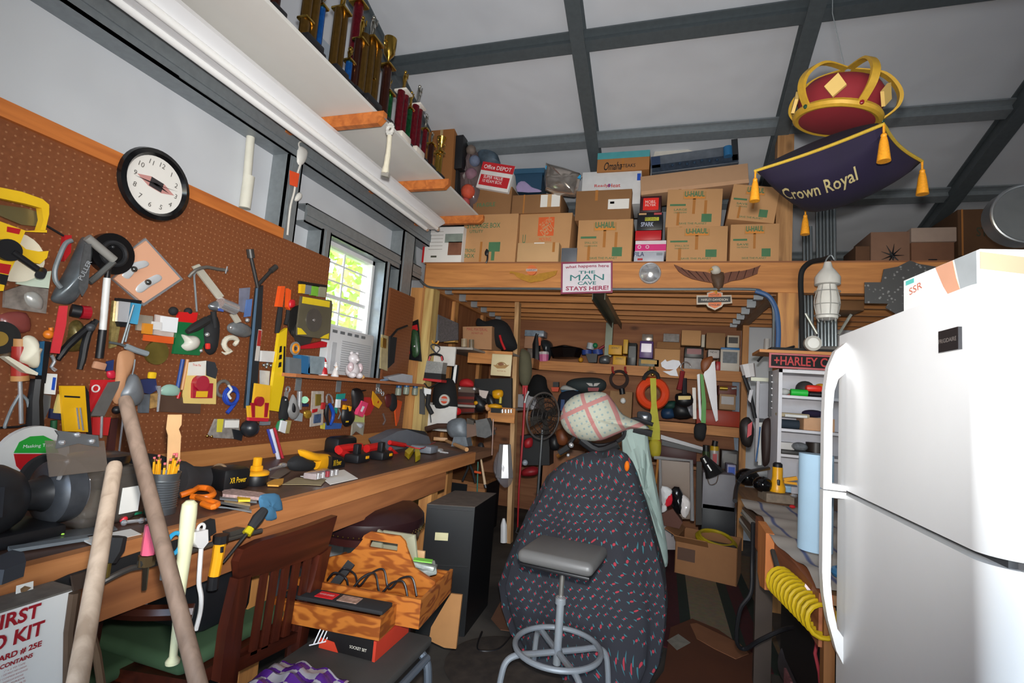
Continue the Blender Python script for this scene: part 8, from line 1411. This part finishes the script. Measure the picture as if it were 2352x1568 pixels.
B('orange_case','long orange-red case low on the middle back shelf','case',1600,942,1700,M('a83418',.5,0,.08),S2); G(Pl('Y',5.98),'blue_white_sheet','pale blue sheet pinned at the right end of the back wall','sheet',[('sheet',M('8a98a8',.6,0,.2,9),[('p',[(1682,870),(1698,870),(1698,1050),(1688,1040),(1682,960)],.004)])])
# lower right items
G(Pl('Y',5.6),'steel_beam_light','long grey light fixture slung diagonally under the middle shelf','light fixture',[('top_face',M('8c8a8c',.4,.2),[('p',[(1518,998),(1616,1027),(1614,1034),(1518,1008)],.06)]),('dark_side',blk,[('p',[(1520,1010),(1614,1034),(1612,1041),(1520,1022)],.06)])])
B('dark_red_case','dark brown red case on the low shelf behind the picture frame','case',1516,1024,1600,M('4a1c16',.5),.79)
G(Pl('Y',5.5),'spray_can_black','black topped spray can on the low back shelf','spray can',[('can',M('3a4a28',.4,.2),[('l',(1622,1052,0),(1622,1036,0),.035)]),('cap',blk,[('l',(1622,1036,0),(1622,1022,0),.032)])])
G(Pl('Y',5.5),'spray_can_yellow','red, white and yellow spray can with black cap on the low shelf','spray can',[('can',M('b8b4b0',.4,.2),[('l',(1641,1066,0),(1641,1034,0),.042)]),('yellow_top',M('c8a018',.4),[('l',(1641,1034,0),(1641,1024,0),.042)]),('cap',blk,[('l',(1641,1024,0),(1643,1012,0),.028)]),('red_label',M('b82028',.4),[('p',[(1637,1042),(1647,1042),(1646,1064),(1637,1064)],.004,.04)])])
B('grey_radio','grey metal radio heater box with slotted front on the low shelf','box',1657,1035,1697,M('4c4a4a',.4,.3),.77,labm=M('6c6a68',.4,.4))
B('blue_tub','small white and blue tub on the low shelf edge','tub',1670,1067,1690,M('9a98b8',.5),.72,Y=5.4,labm=blue)
G(Pl('Y',4.9),'clamp_lamp','black cone clamp lamp with two bright slits hanging over the printer','lamp',[('cone',M('18181a',.35),[('t',[(1614,1048),(1632,1072),(1642,1090)],[.03,.06,.085],.03)]),('slit',M('e0e0dc',.3,.4),[('l',(1616,1052,.11),(1622,1063,.12),.009)]),('slit',M('e0e0dc',.3,.4),[('l',(1625,1067,.14),(1634,1081,.15),.009)]),('wire',M('6a5a50',.5),[('t',[(1624,1092,.0),(1630,1112,.0),(1645,1108,.0),(1650,1088,.0)],.004,.02,3)])])
# ---- picture frame mirror
pf_=thing('leaning_mirror','thin silver-framed mirror pane leaning behind the hanging cloth','mirror',Pl('Y',4.9).pt(1550,1200)); Y9=Pl('Y',4.9)
m=MB(); Y9.tube(m,[(1502,1050),(1588,1058),(1590,1195)],.018); part(pf_,'frame',m,M('a8a6a6',.3,.3)); m=MB(); Y9.tube(m,[(1516,1055),(1518,1190)],.014); part(pf_,'left_frame',m,M('a8a6a6',.3,.3)); m=MB(); Y9.poly(m,[(1518,1056),(1586,1062),(1588,1192),(1520,1190)],.004,-.02); part(pf_,'pane',m,M('7a6454',.35,0,.08,3))
pz=thing('prize_bag','glossy crumpled red, white and black plastic bag before the silver frame','bag',Y9.pt(1560,1190)); Y8=Pl('Y',4.8)
for pts,mt in (([(1520,1115),(1545,1125),(1540,1145),(1522,1160),(1518,1135)],M('f0f0f0',.15)),([(1525,1130),(1542,1128),(1548,1150),(1530,1165)],M('e83040',.15)),([(1540,1125),(1560,1118),(1572,1150),(1565,1180),(1545,1170)],M('121214',.2)),([(1562,1135),(1582,1145),(1586,1165),(1575,1190),(1562,1175)],M('f0e8e4',.15)),([(1520,1160),(1532,1160),(1530,1178),(1520,1180)],M('f0f0f0',.15))):
    m=MB(); Y8.blob(m,pts,.04,sm=2,wob=.2); part(pz,'crumpled_piece',m,mt)
# printer / scanner box
B('white_printer','wide pale grey printer body sitting at the back right of the floor area','printer',1614,1088,1690,M('8c8a90',.5),.45,dep=.4,Y=5.2)
B('dark_boxes_stack','dark grey stacked crates under the pale printer','crate',1612,1160,1690,M('24262a',.5,0,.3,6),.02,dep=.4,Y=5.2)
G(Pl('Y',4.95),'dark_post','dark upright metal post beside the pale printer','post',[('post',M('2c2620',.6),[('p',[(1600,1060),(1612,1060),(1612,1205),(1598,1205)],.03)])])
# right of post: pipes, mug, clamps, white tube
Yp=Pl('Y',4.02)
G(Pl('Y',5.0),'white_wall_tube','hanging white tube end high beside the blue hose','tube',[('tube',M('c8c4c0',.4),[('l',(1762,778,0),(1760,812,0),.025)])])
G(Yp,'white_cup','white plastic cup hooked upside down beside the right bench','cup',[('cup',M('c8c4c4',.4),[('t',[(1716,836),(1722,866)],[.052,.042],0)])])
G(Yp,'black_bar_clamps','bundle of grey and black bar clamps hanging left of the long magnetic strips','clamps',[('black_bar',blk,[('t',[(1708,862),(1722,900),(1735,960)],.014)]),('grey_bar',M('8a8688',.4,.3),[('p',[(1738,872),(1745,872),(1742,1060),(1734,1060)],.02)]),('grey_bar',M('8a8688',.4,.3),[('p',[(1722,895),(1730,895),(1724,925),(1718,918)],.03)]),('white_tube',M('c4c4c0',.4),[('p',[(1744,970),(1752,970),(1749,1068),(1741,1068)],.02,.01)]),('blue_wire',M('2c5c8c',.5),[('t',[(1746,980,.04),(1742,1020,.04),(1736,1060,.04)],.005)]),('top_bracket',M('9a9888',.4,.4),[('p',[(1725,866),(1765,868),(1765,876),(1725,874)],.03)])])
G(Yp,'grey_long_case','tall grey plastic sleeve hanging beside the bar clamps','sleeve',[('sleeve',M('8c8c92',.45),[('p',[(1745,880),(1765,880),(1765,962),(1743,960)],.03)])])
G(Yp,'red_black_grinder','dark round grinder with red trim hanging low beside the clamps','grinder',[('dark_disc',M('221c1a',.5),[('b',[(1702,965),(1720,958),(1732,985),(1725,1025),(1705,1020),(1698,990)],.05)]),('red_trim',M('b82430',.4),[('p',[(1718,975),(1728,968),(1726,998),(1716,1005)],.02,.05)])])
G(Pl('Y',3.95),'socket_rail','dark perforated socket rail with chrome studs hung on the right post','rail',[('rail',M('242226',.5),[('p',[(1767,852),(1779,852),(1778,956),(1765,956)],.02)])]+[('chrome_stud',chrome,[('s',1773,862+i*15,.02,.010)]) for i in range(6)])
G(Pl('Y',3.9),'red_strip','thin maroon strip hung on the right post','strip',[('strip',M('5c1c24',.5),[('p',[(1780,850),(1787,850),(1787,975),(1781,975)],.02)])])
G(Pl('Y',3.97),'brown_jacket','dark brown leather piece hanging behind the white tube','leather',[('leather',M('2a1814',.6),[('b',[(1752,968),(1770,962),(1776,1010),(1768,1060),(1752,1068),(1748,1010)],.04)])])
m=MB(); m.tube(smooth([Yp.pt(1740,830),Yp.pt(1755,815),Yp.pt(1785,806),Yp.pt(1825,795)],4),.008,8); one('black_cable_arc','black cable arching from the clamps to the black curved arm','cable',m,blk)
# ================= RIGHT BENCH, WHITE SHELVES, FLOOR =================
Yu=3.72; 
x0=P(1787,950,'Y',Yu).x; zT=P(1850,850,'Y',Yu).z; x1=x0+.62
wsu=thing('white_bookcase','white open shelving unit standing on the right bench under the red sign','shelf unit',((x0+x1)/2,Yu+.15,.851)); wm=M('d8d6da',.45,0,.02)
m=MB(); m.bb(x0,x0+.022,Yu,Yu+.30,.851,zT); part(wsu,'side_panel',m,wm); m=MB(); m.bb(x1-.022,x1,Yu,Yu+.30,.851,zT); part(wsu,'side_panel',m,wm); m=MB(); m.bb(x0,x1,Yu,Yu+.30,zT-.022,zT); part(wsu,'top_panel',m,wm); m=MB(); m.bb(x0,x1,Yu+.285,Yu+.30,.851,zT); part(wsu,'back_panel',m,M('c4c2c8',.5))
sz=[P(1850,v,'Y',Yu).z for v in (910,988,1047)]
for z in sz: m=MB(); m.bb(x0+.02,x1-.02,Yu,Yu+.29,z-.018,z); part(wsu,'shelf',m,wm)
Yh2=Pl('Y',Yu-.02)
sg2=thing('county_sign','long black sign with red border and red capital letters on top of the white bookcase','sign',Yh2.pt(1850,845))
m=MB(); q=[Yh2.pt(*p) for p in ((1767,811),(1935,812),(1935,846),(1767,840))]; zt_=(q[0].z+q[1].z)/2; zb_=(q[2].z+q[3].z)/2-.0; zb_=zT+.004; zt_=zb_+.10; xa=q[0].x; xb=q[0].x+.66
m.bb(xa,xb,Yh2.val,Yh2.val+.012,zb_,zt_); part(sg2,'red_border',m,M('a82028',.3)); m=MB(); m.bb(xa+.012,xb-.012,Yh2.val-.003,Yh2.val+.0,zb_+.012,zt_-.012); part(sg2,'black_field',m,M('0a0a0c',.55,0,.1,14,0,0,1,0,.2)); text(sg2,'+HARLEY COUNTRY+',V(((xa+xb)/2,Yh2.val-.0035,(zb_+zt_)/2)),(1,0,0),(0,-1,0),.060,M('b41418',.5),w=.60,bold=.02)
m=MB(); m.bb(xa-.06,xb,Yh2.val-.0,Yh2.val+.30,zt_+.002,zt_+.022); one('top_plank','pine plank lying above the red and black sign','plank',m,wX)
m=MB(); m.bb(xa+.02,xb,Yh2.val+.05,Yh2.val+.25,zt_+.024,zt_+.045); one('black_roll_mat','flat black mat lying on the pine plank','mat',m,blkR)
m=MB(); c=P(1863,794,'Y',3.72); c.z=zt_+.022+.05; m.lathe([(.01,0),(.048,.0),(.050,.01),(.050,.05),(.01,.052)],c,(0,-1,0),24); rl=thing('white_spool','round white-faced spool lying on top of the pine plank','spool',c-V((0,0,.05))); part(rl,'spool_body',m,M('b0aca4',.4)); m=MB(); m.lathe([(.01,.052),(.036,.0525),(.034,.056),(.01,.057)],c,(0,-1,0),24); part(rl,'white_face',m,M('e8e6e0',.35))
YU=Pl('Y',Yu+.06)
def on(nm,lab,cat,shape,mt,z,u,w,h,d=.08,yo=.08,r=.01,rx=0):
    x=P(u,950,'Y',Yu+yo).x; m=MB()
    if shape=='box': m.rbox((x,Yu+yo,z+h/2+.001),(w,d,h),r,rot(0,0,rx))
    elif shape=='can': m.lathe([(w*.3,0),(w/2,0),(w/2,h),(w*.3,h)],(x,Yu+yo,z+.001),(0,0,1),18)
    elif shape=='roll': m.cyl((x-w/2,Yu+yo,z+h/2+.001),(x+w/2,Yu+yo,z+h/2+.001),h/2,16)
    elif shape=='ball': m.ball((x,Yu+yo,z+h/2+.001),(w/2,d/2,h/2),14)
    return one(nm,lab,cat,m,mt)
on('red_tube_roll','pale red roll on the top white shelf at left','roll','roll',M('d07068',.5),sz[0],1802,.07,.04,yo=.14); on('foil_packet','shiny white packet on the top white shelf','packet','ball',M('e0e0dc',.15,.3),sz[0],1800,.07,.045,yo=.05)
on('green_bottle','bright green small bottle lying on the top white shelf','bottle','roll',M('28c040',.4),sz[0],1834,.10,.045,yo=.05); on('dark_ball','dark grey rounded cap on the top white shelf','cap','ball',M('3a3836',.6),sz[0],1848,.12,.11,.12,.16)
on('red_bottle','bright red plastic bottle tilted on the top white shelf','bottle','box',M('e8301c',.35),sz[0]+.035,1868,.10,.045,.05,.07,.018,0); on('black_bottle_stack','black shiny bottles at the right of the top white shelf','bottle','roll',blk,sz[0],1880,.12,.04,yo=.12); on('orange_dish','orange lid behind the red bottle','lid','ball',M('e09a28',.4),sz[0]+.05,1885,.08,.05,.06,.18)
on('long_pale_roll','pale wooden moulding lying along the second white shelf','roll','box',M('b0a080',.6),sz[1]+.075,1820,.20,.03,.05,.06); on('glossy_tube','glossy white tube on the pale moulding','tube','roll',M('e8e8e4',.1),sz[1]+.076,1828,.13,.02,yo=.02)
on('blue_cloth_roll','dark blue-grey cloth roll on the second white shelf','cloth','roll',M('24303c',.8),sz[1],1812,.12,.06,yo=.08); on('tan_box','tan open cardboard box on the second white shelf','cardboard box','box',M('d0a078',.7),sz[1],1872,.18,.085,.2,.14,.003); on('purple_pouch','dark purple velvet pouch on the tan box','pouch','ball',M('221838',.9),sz[1]+.087,1868,.14,.05,.1,.12)
on('white_box','small white box at the left of the third white shelf','box','box',M('d0ccc8',.5),sz[2],1806,.09,.07,.08,.14,.003); on('glass_ashtray','clear glass bowl on the third white shelf','bowl','ball',M('8c9094',.05,.2,.4,60),sz[2]+.02,1838,.10,.06,.1,.10); on('black_tool_box','black box with small lettering on the third white shelf','box','box',M('1c1a16',.5),sz[2],1832,.20,.025,.1,.03,.003); on('dark_canister','dark brown canister at the right of the third shelf','canister','can',M('2c2420',.4),sz[2],1875,.12,.085,yo=.12)
G(Pl('Y',3.5),'yellow_pliers','yellow handled pliers lying behind the flashlight on the right bench','pliers',[('handle',M('f0a818',.4),[('p',[(1800,1098),(1830,1094),(1833,1102),(1802,1106)],.02)]),('handle',M('f0a818',.4),[('p',[(1800,1105),(1830,1108),(1832,1114),(1802,1110)],.02)])])
# bench things
def rbp(u,v,z=.87): return P(u,v,'Z',z)
c=V((P(1781,1128,'Y',3.65).x,3.60,.906)); yf=thing('standing_flashlight','yellow flashlight with black top standing upright on the right bench','flashlight',c)
Hf=P(1781,1060,'Y',3.60).z-.909; m=MB(); m.lathe([(.02,0),(.046,0),(.048,.03),(.036,.06),(.030,.09),(.030,Hf*.84),(.02,Hf*.84)],c,(0,0,1),24); part(yf,'yellow_body',m,M('f2ae14',.35)); m=MB(); m.lathe([(.02,Hf*.83),(.028,Hf*.84),(.028,Hf*.95),(.018,Hf),(.005,Hf)],c,(0,0,1),20); part(yf,'black_cap',m,blk); m=MB(); m.rbox(c+V((-.0,-.034,Hf*.3)),(.018,.016,.05),.005); part(yf,'switch',m,blk)
# blue paper towel roll
c=V((P(1866,1200,'Y',2.35).x-.02,2.35,.868)); Ht=P(1868,1042,'Y',2.35).z-.868; pt_=thing('paper_towel_roll','pale blue shop towel roll standing on the bench beside the refrigerator handle','paper roll',c)
m=MB(); m.lathe([(.02,0),(.062,0),(.062,Ht),(.02,Ht)],c+V((.03,0,0)),(0,0,1),30); part(pt_,'roll',m,M('a8c8e0',.9,0,.03))
c=rbp(1915,1235); 
m=MB(); m.torus(V((.62,1.98,.89)),(0,0,1),.05,.014,28,8); one('blue_tape_roll','blue and teal tape roll lying on the bench behind the fridge handle','tape roll',m,M('2c6c9c',.4))
mh=thing('black_helmet','glossy black helmet-like bowls at the far end of the right bench','helmet',rbp(1740,1110)); m=MB(); m.ball(rbp(1722,1100,.94)+V((0,.1,0)),(.08,.08,.06),14); part(mh,'shell',m,M('0c0c0e',.08)); 
m=MB(); m.ball(rbp(1752,1112,.94)+V((0,.0,0)),(.06,.06,.05),14); part(mh,'second_shell',m,M('0c0c0e',.08)); m=MB(); m.tube(smooth([rbp(1688,1150,.92),rbp(1695,1110,.98),rbp(1720,1085,1.05),rbp(1765,1075,1.05)],5),.012,8); one('black_hose','black hose arching over the far end of the right bench','hose',m,blk)
for nm,lab,cat,u,v,r,mt in (('chrome_bulb','shiny chrome bulb on the striped cloth','bulb',1823,1138,.016,chrome),('red_clip','small red clip lying on the striped cloth','clip',1820,1163,.012,red),('white_dish','white lid near the chrome bulb','lid',1842,1132,.018,white)):
    m=MB(); q=rbp(u,v,.91); m.ball(q,(r*1.3,r,r*.8),10); one(nm,lab,cat,m,mt)
one('blue_white_box','small white and blue box before the bookcase','box',MB().rbox(rbp(1806,1122,.915),(.05,.04,.04),.004),M('9ac0dc',.5,0,.3,60))
one('paper_stack','stack of dusty papers under the standing yellow flashlight','paper',MB().box((P(1781,1128,'Y',3.65).x-.01,3.59,.877),(.16,.16,.052),rot(0,0,8)),M('8a7c6c',.8,0,.3,40))
# folded newspapers & boards hanging from bench side

for k in range(6): m=MB(); m.box((.56+.01*(k%2),3.35,.675+k*.023),(.12,.62-.05*k,.012),(0,6-3*(k%3),3*(k%2))); one('old_magazine','dusty old magazine in the stack stuffed under the far right bench end','magazine',m,[M('8a8478',.6),M('c8c4bc',.5),M('6a5444',.6)][k%3],'magazines stuffed under the bench end')
G(Pl('X',.44),'brown_board','brown fibreboard strip hanging along the front of the right bench','board',[('board',M('7c4a28',.7,0,.1,6),[('p',[(1752,1165),(1760,1165),(1885,1335),(1862,1337),(1800,1270),(1752,1215)],-.012)])]) if False else None
# yellow coil hose
ch_=thing('coiled_air_hose','yellow coiled air hose hanging under the right bench','air hose',(.5,2.3,.7)); A0=PD(1790,1332,1.85); A1=PD(1896,1432,1.52); dv=A1-A0; u1,v1,_=basis(dv); pts=[]
NT=11
for i in range(NT*14+1):
    a=2*math.pi*i/14; t=i/(NT*14); pts.append(A0+dv*t+(u1*math.cos(a)+v1*math.sin(a))*.047)
m=MB(); m.tube(pts,.0075,7); part(ch_,'coil',m,M('b89a12',.4)); m=MB(); m.tube([PD(1775,1265,2.0),PD(1785,1300,1.9),A0],.010,8); part(ch_,'fitting',m,M('4c4844',.4,.5))
m=MB(); m.bb(.60,1.1,2.2,2.9,.25,.70); one('black_cabinet_low','black cabinet standing under the right bench behind the yellow coil','cabinet',m,M('0c0c0e',.6))
m=MB(); m.tube(smooth([PD(1730,1200,2.45),PD(1728,1290,2.45),PD(1725,1360,2.4),PD(1700,1400,2.4),PD(1692,1470,2.4),PD(1710,1490,2.4),PD(1745,1470,2.35),PD(1800,1445,2.3),PD(1840,1440,2.2)],5),.010,8); one('black_air_line','black rubber hose looping down from the right bench to the floor','hose',m,blk)
# air tank on floor
tk=thing('air_tank','grey scuffed portable air tank with faded blue and red label under the right bench','tank',(.72,2.75,0)); ta=V((.70,2.95,.20)); tb=V((.80,2.50,.20))
m=MB(); m.lathe([(.02,0),(.09,.02),(.135,.06),(.14,.12),(.14,.36),(.13,.42),(.08,.46),(.02,.47)],ta,tb-ta,28); part(tk,'tank_body',m,M('4c484a',.4,.2,.3,12)); m=MB(); m.bb(.62,.82,2.60,2.65,0,.08); part(tk,'foot',m,blk)
m=MB(); m.bb(.575,.585,2.58,2.70,.17,.25); part(tk,'label',m,M('8a5a5c',.5,0,.8,50))
dws=thing('yellow_black_tool','yellow and black power tool lying on the floor at the lower right edge','power tool',(.60,2.45,0)); m=MB(); m.rbox((.56,2.52,.09),(.10,.14,.12),.03); part(dws,'yellow_body',m,M('e8a818',.4)); m=MB(); m.rbox((.60,2.44,.13),(.08,.10,.22),.03,(0,8,0)); part(dws,'black_grip',m,blkR)
G(Pl('Y',2.2),'pink_string','thin pink-red cord hanging down between the bench and the refrigerator','cord',[('cord',M('b8404c',.5),[('t',[(1870,1440),(1876,1480),(1872,1500),(1882,1545),(1884,1568)],.006)])])
G(Pl('Y',1.95),'white_pink_slip','small white and pink slip dangling under the right bench','slip',[('slip',M('e8d8dc',.5),[('p',[(1850,1340),(1868,1362),(1882,1362),(1880,1369),(1864,1369),(1848,1346)],.003)])])
# open cardboard box on floor
A=P(1552,1290,'Z',.01); 
ob=thing('open_box','open brown cardboard box with flaps and a hand hole on the rug behind the motorcycle','cardboard box',(.42,4.95,0)); bx0,bx1,by0,by1,bh=.18,.66,4.55,4.95,.30; cbm=M('9a6a42',.8,0,.06)
R_=rot(0,0,-12); cc_=V(((bx0+bx1)/2,(by0+by1)/2,0))
def obx(x0,x1,y0,y1,z0,z1,nm,mt=cbm,R=None):
    m=MB(); c=V(((x0+x1)/2,(y0+y1)/2,(z0+z1)/2)); m.box(cc_+R_@(c-cc_),(x1-x0,y1-y0,z1-z0),R_ if R is None else R_@R); part(ob,nm,m,mt)
obx(bx0,bx1,by0,by0+.006,0.01,bh,'front_side'); obx(bx0,bx1,by1-.006,by1,.01,bh,'back_side'); obx(bx0,bx0+.006,by0,by1,.01,bh,'left_side'); obx(bx1-.006,bx1,by0,by1,.01,bh,'right_side'); obx(bx0,bx1,by0,by1,.005,.011,'bottom')
obx(bx0,bx0+.26,by0-.10,by0+.05,bh-.02,bh-.014,'flap',cbm,rot(-35,0,0)); obx(bx0-.1,bx0+.02,by0,by1,bh+.02,bh+.026,'flap',cbm,rot(0,25,0)); obx(bx0+.02,bx0+.16,by0-.004,by0-.001,.12,.22,'hand_hole_print',M('5c4030',.7))
ys_=thing('yellow_hose_coil','yellow hose coiled on top of dark things inside the open box','hose coil',cc_+V((0,0,.28))); m=MB()
for k in range(3): m.torus(cc_+V((.06,.05,.27+.012*k)),(0.1,-.2,1),.16-.012*k,.012,30,8)
part(ys_,'coil',m,M('b8a018',.5)); 
m=MB(); m.rbox(cc_+V((.08,-.05,.22)),(.26,.18,.10),.03,rot(0,0,-12)); one('blue_black_tool','dark tool with blue label inside the open box','tool',m,M('1c2a38',.4,0,.6,9))
G(Pl('Y',5.1),'white_paper_box','white lettered carton partly hidden behind the hanging cloth','box',[('box',M('b0a8a8',.5),[('p',[(1512,1205),(1554,1207),(1556,1262),(1514,1262)],.2,-.2)])],texts=[('R',1550,1222,.002,.09,.06,M('6c6a70',.6))])
G(Pl('Y',4.72),'brown_box_behind','dark brown box tipped behind the plastic bag','box',[('box',M('5a2c18',.6),[('p',[(1520,1180),(1545,1168),(1568,1200),(1560,1214),(1525,1206)],.2,-.2)])])
# rug and cardboard on floor
rg_=bpy.data.materials.new('striped_rug'); rg_.use_nodes=True
def _rg():
    t=rg_.node_tree;b=t.nodes['Principled BSDF'];L=t.links.new;tc=t.nodes.new('ShaderNodeTexCoord');sp=t.nodes.new('ShaderNodeSeparateXYZ');L(tc.outputs['Object'],sp.inputs[0])
    cr=t.nodes.new('ShaderNodeValToRGB');cr.color_ramp.interpolation='CONSTANT'; e=cr.color_ramp.elements
    st_=[(0,'6a5038'),(.14,'4a1018'),(.26,'1e2c22'),(.34,'8a7a60'),(.62,'1e2c22'),(.70,'4a1018'),(.82,'1e2c22'),(.90,'7a6248')]
    e[0].color=(*hx(st_[0][1]),1); e[1].position=st_[1][0]; e[1].color=(*hx(st_[1][1]),1)
    for p,c in st_[2:]: q=e.new(p); q.color=(*hx(c),1)
    mr=t.nodes.new('ShaderNodeMapRange'); mr.inputs[1].default_value=-.42; mr.inputs[2].default_value=.42; L(sp.outputs[0],mr.inputs[0]); L(mr.outputs[0],cr.inputs[0])
    n=t.nodes.new('ShaderNodeTexNoise');n.inputs['Scale'].default_value=30;L(tc.outputs['Object'],n.inputs['Vector']);mx=t.nodes.new('ShaderNodeMix');mx.data_type='RGBA';mx.blend_type='MULTIPLY';mx.inputs[0].default_value=.5;L(cr.outputs[0],mx.inputs[6]);L(n.outputs['Color'],mx.inputs[7]);L(mx.outputs[2],b.inputs['Base Color']);b.inputs['Roughness'].default_value=.95
_rg()
m=MB(); m.box((.36,4.35,.004),(.84,2.3,.008),rot(0,0,-4)); one('striped_rug','worn rug with burgundy, green and cream stripes on the floor at right','rug',m,rg_)
def fl(pts,t=.004,z=.010): m=MB(); m.prism([P(u,v,'Z',z+t) for u,v in pts],V((0,0,-t))); return m
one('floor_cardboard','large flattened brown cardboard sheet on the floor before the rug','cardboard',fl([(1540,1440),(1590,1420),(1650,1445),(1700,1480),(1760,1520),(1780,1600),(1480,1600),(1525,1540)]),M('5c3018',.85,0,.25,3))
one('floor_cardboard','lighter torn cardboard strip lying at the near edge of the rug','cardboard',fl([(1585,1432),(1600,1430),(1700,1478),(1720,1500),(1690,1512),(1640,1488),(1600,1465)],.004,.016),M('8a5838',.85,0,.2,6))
one('floor_paper','dusty square paper scrap on the floor beside the sheet hem','paper',fl([(1532,1470),(1558,1455),(1586,1475),(1555,1492)],.002,.018),M('8a8478',.9,0,.3,20))
one('floor_cardboard','brown cardboard piece on the floor between the cabinet and the sheet','cardboard',fl([(1128,1420),(1150,1380),(1185,1450),(1150,1445)],.004,.004),M('6a4630',.85,0,.2,6))
one('round_rug','braided round rug with pale streaks under the stool at the bottom','rug',MB().lathe([(.02,.0),(.30,.0),(.31,.006),(.29,.012),(.02,.013)],V((-.72,2.62,.001)),(0,0,1),40),M('3a3028',.95,0,.9,16))
m=MB(); m.tube(smooth([V((-.95,2.9,.01)),V((-.90,2.7,.012)),V((-.80,2.75,.012)),V((-.78,2.95,.01))],6),.006,6); one('power_lead','thin dark cord curling on the floor beside the filing cabinet','cord',m,blk)
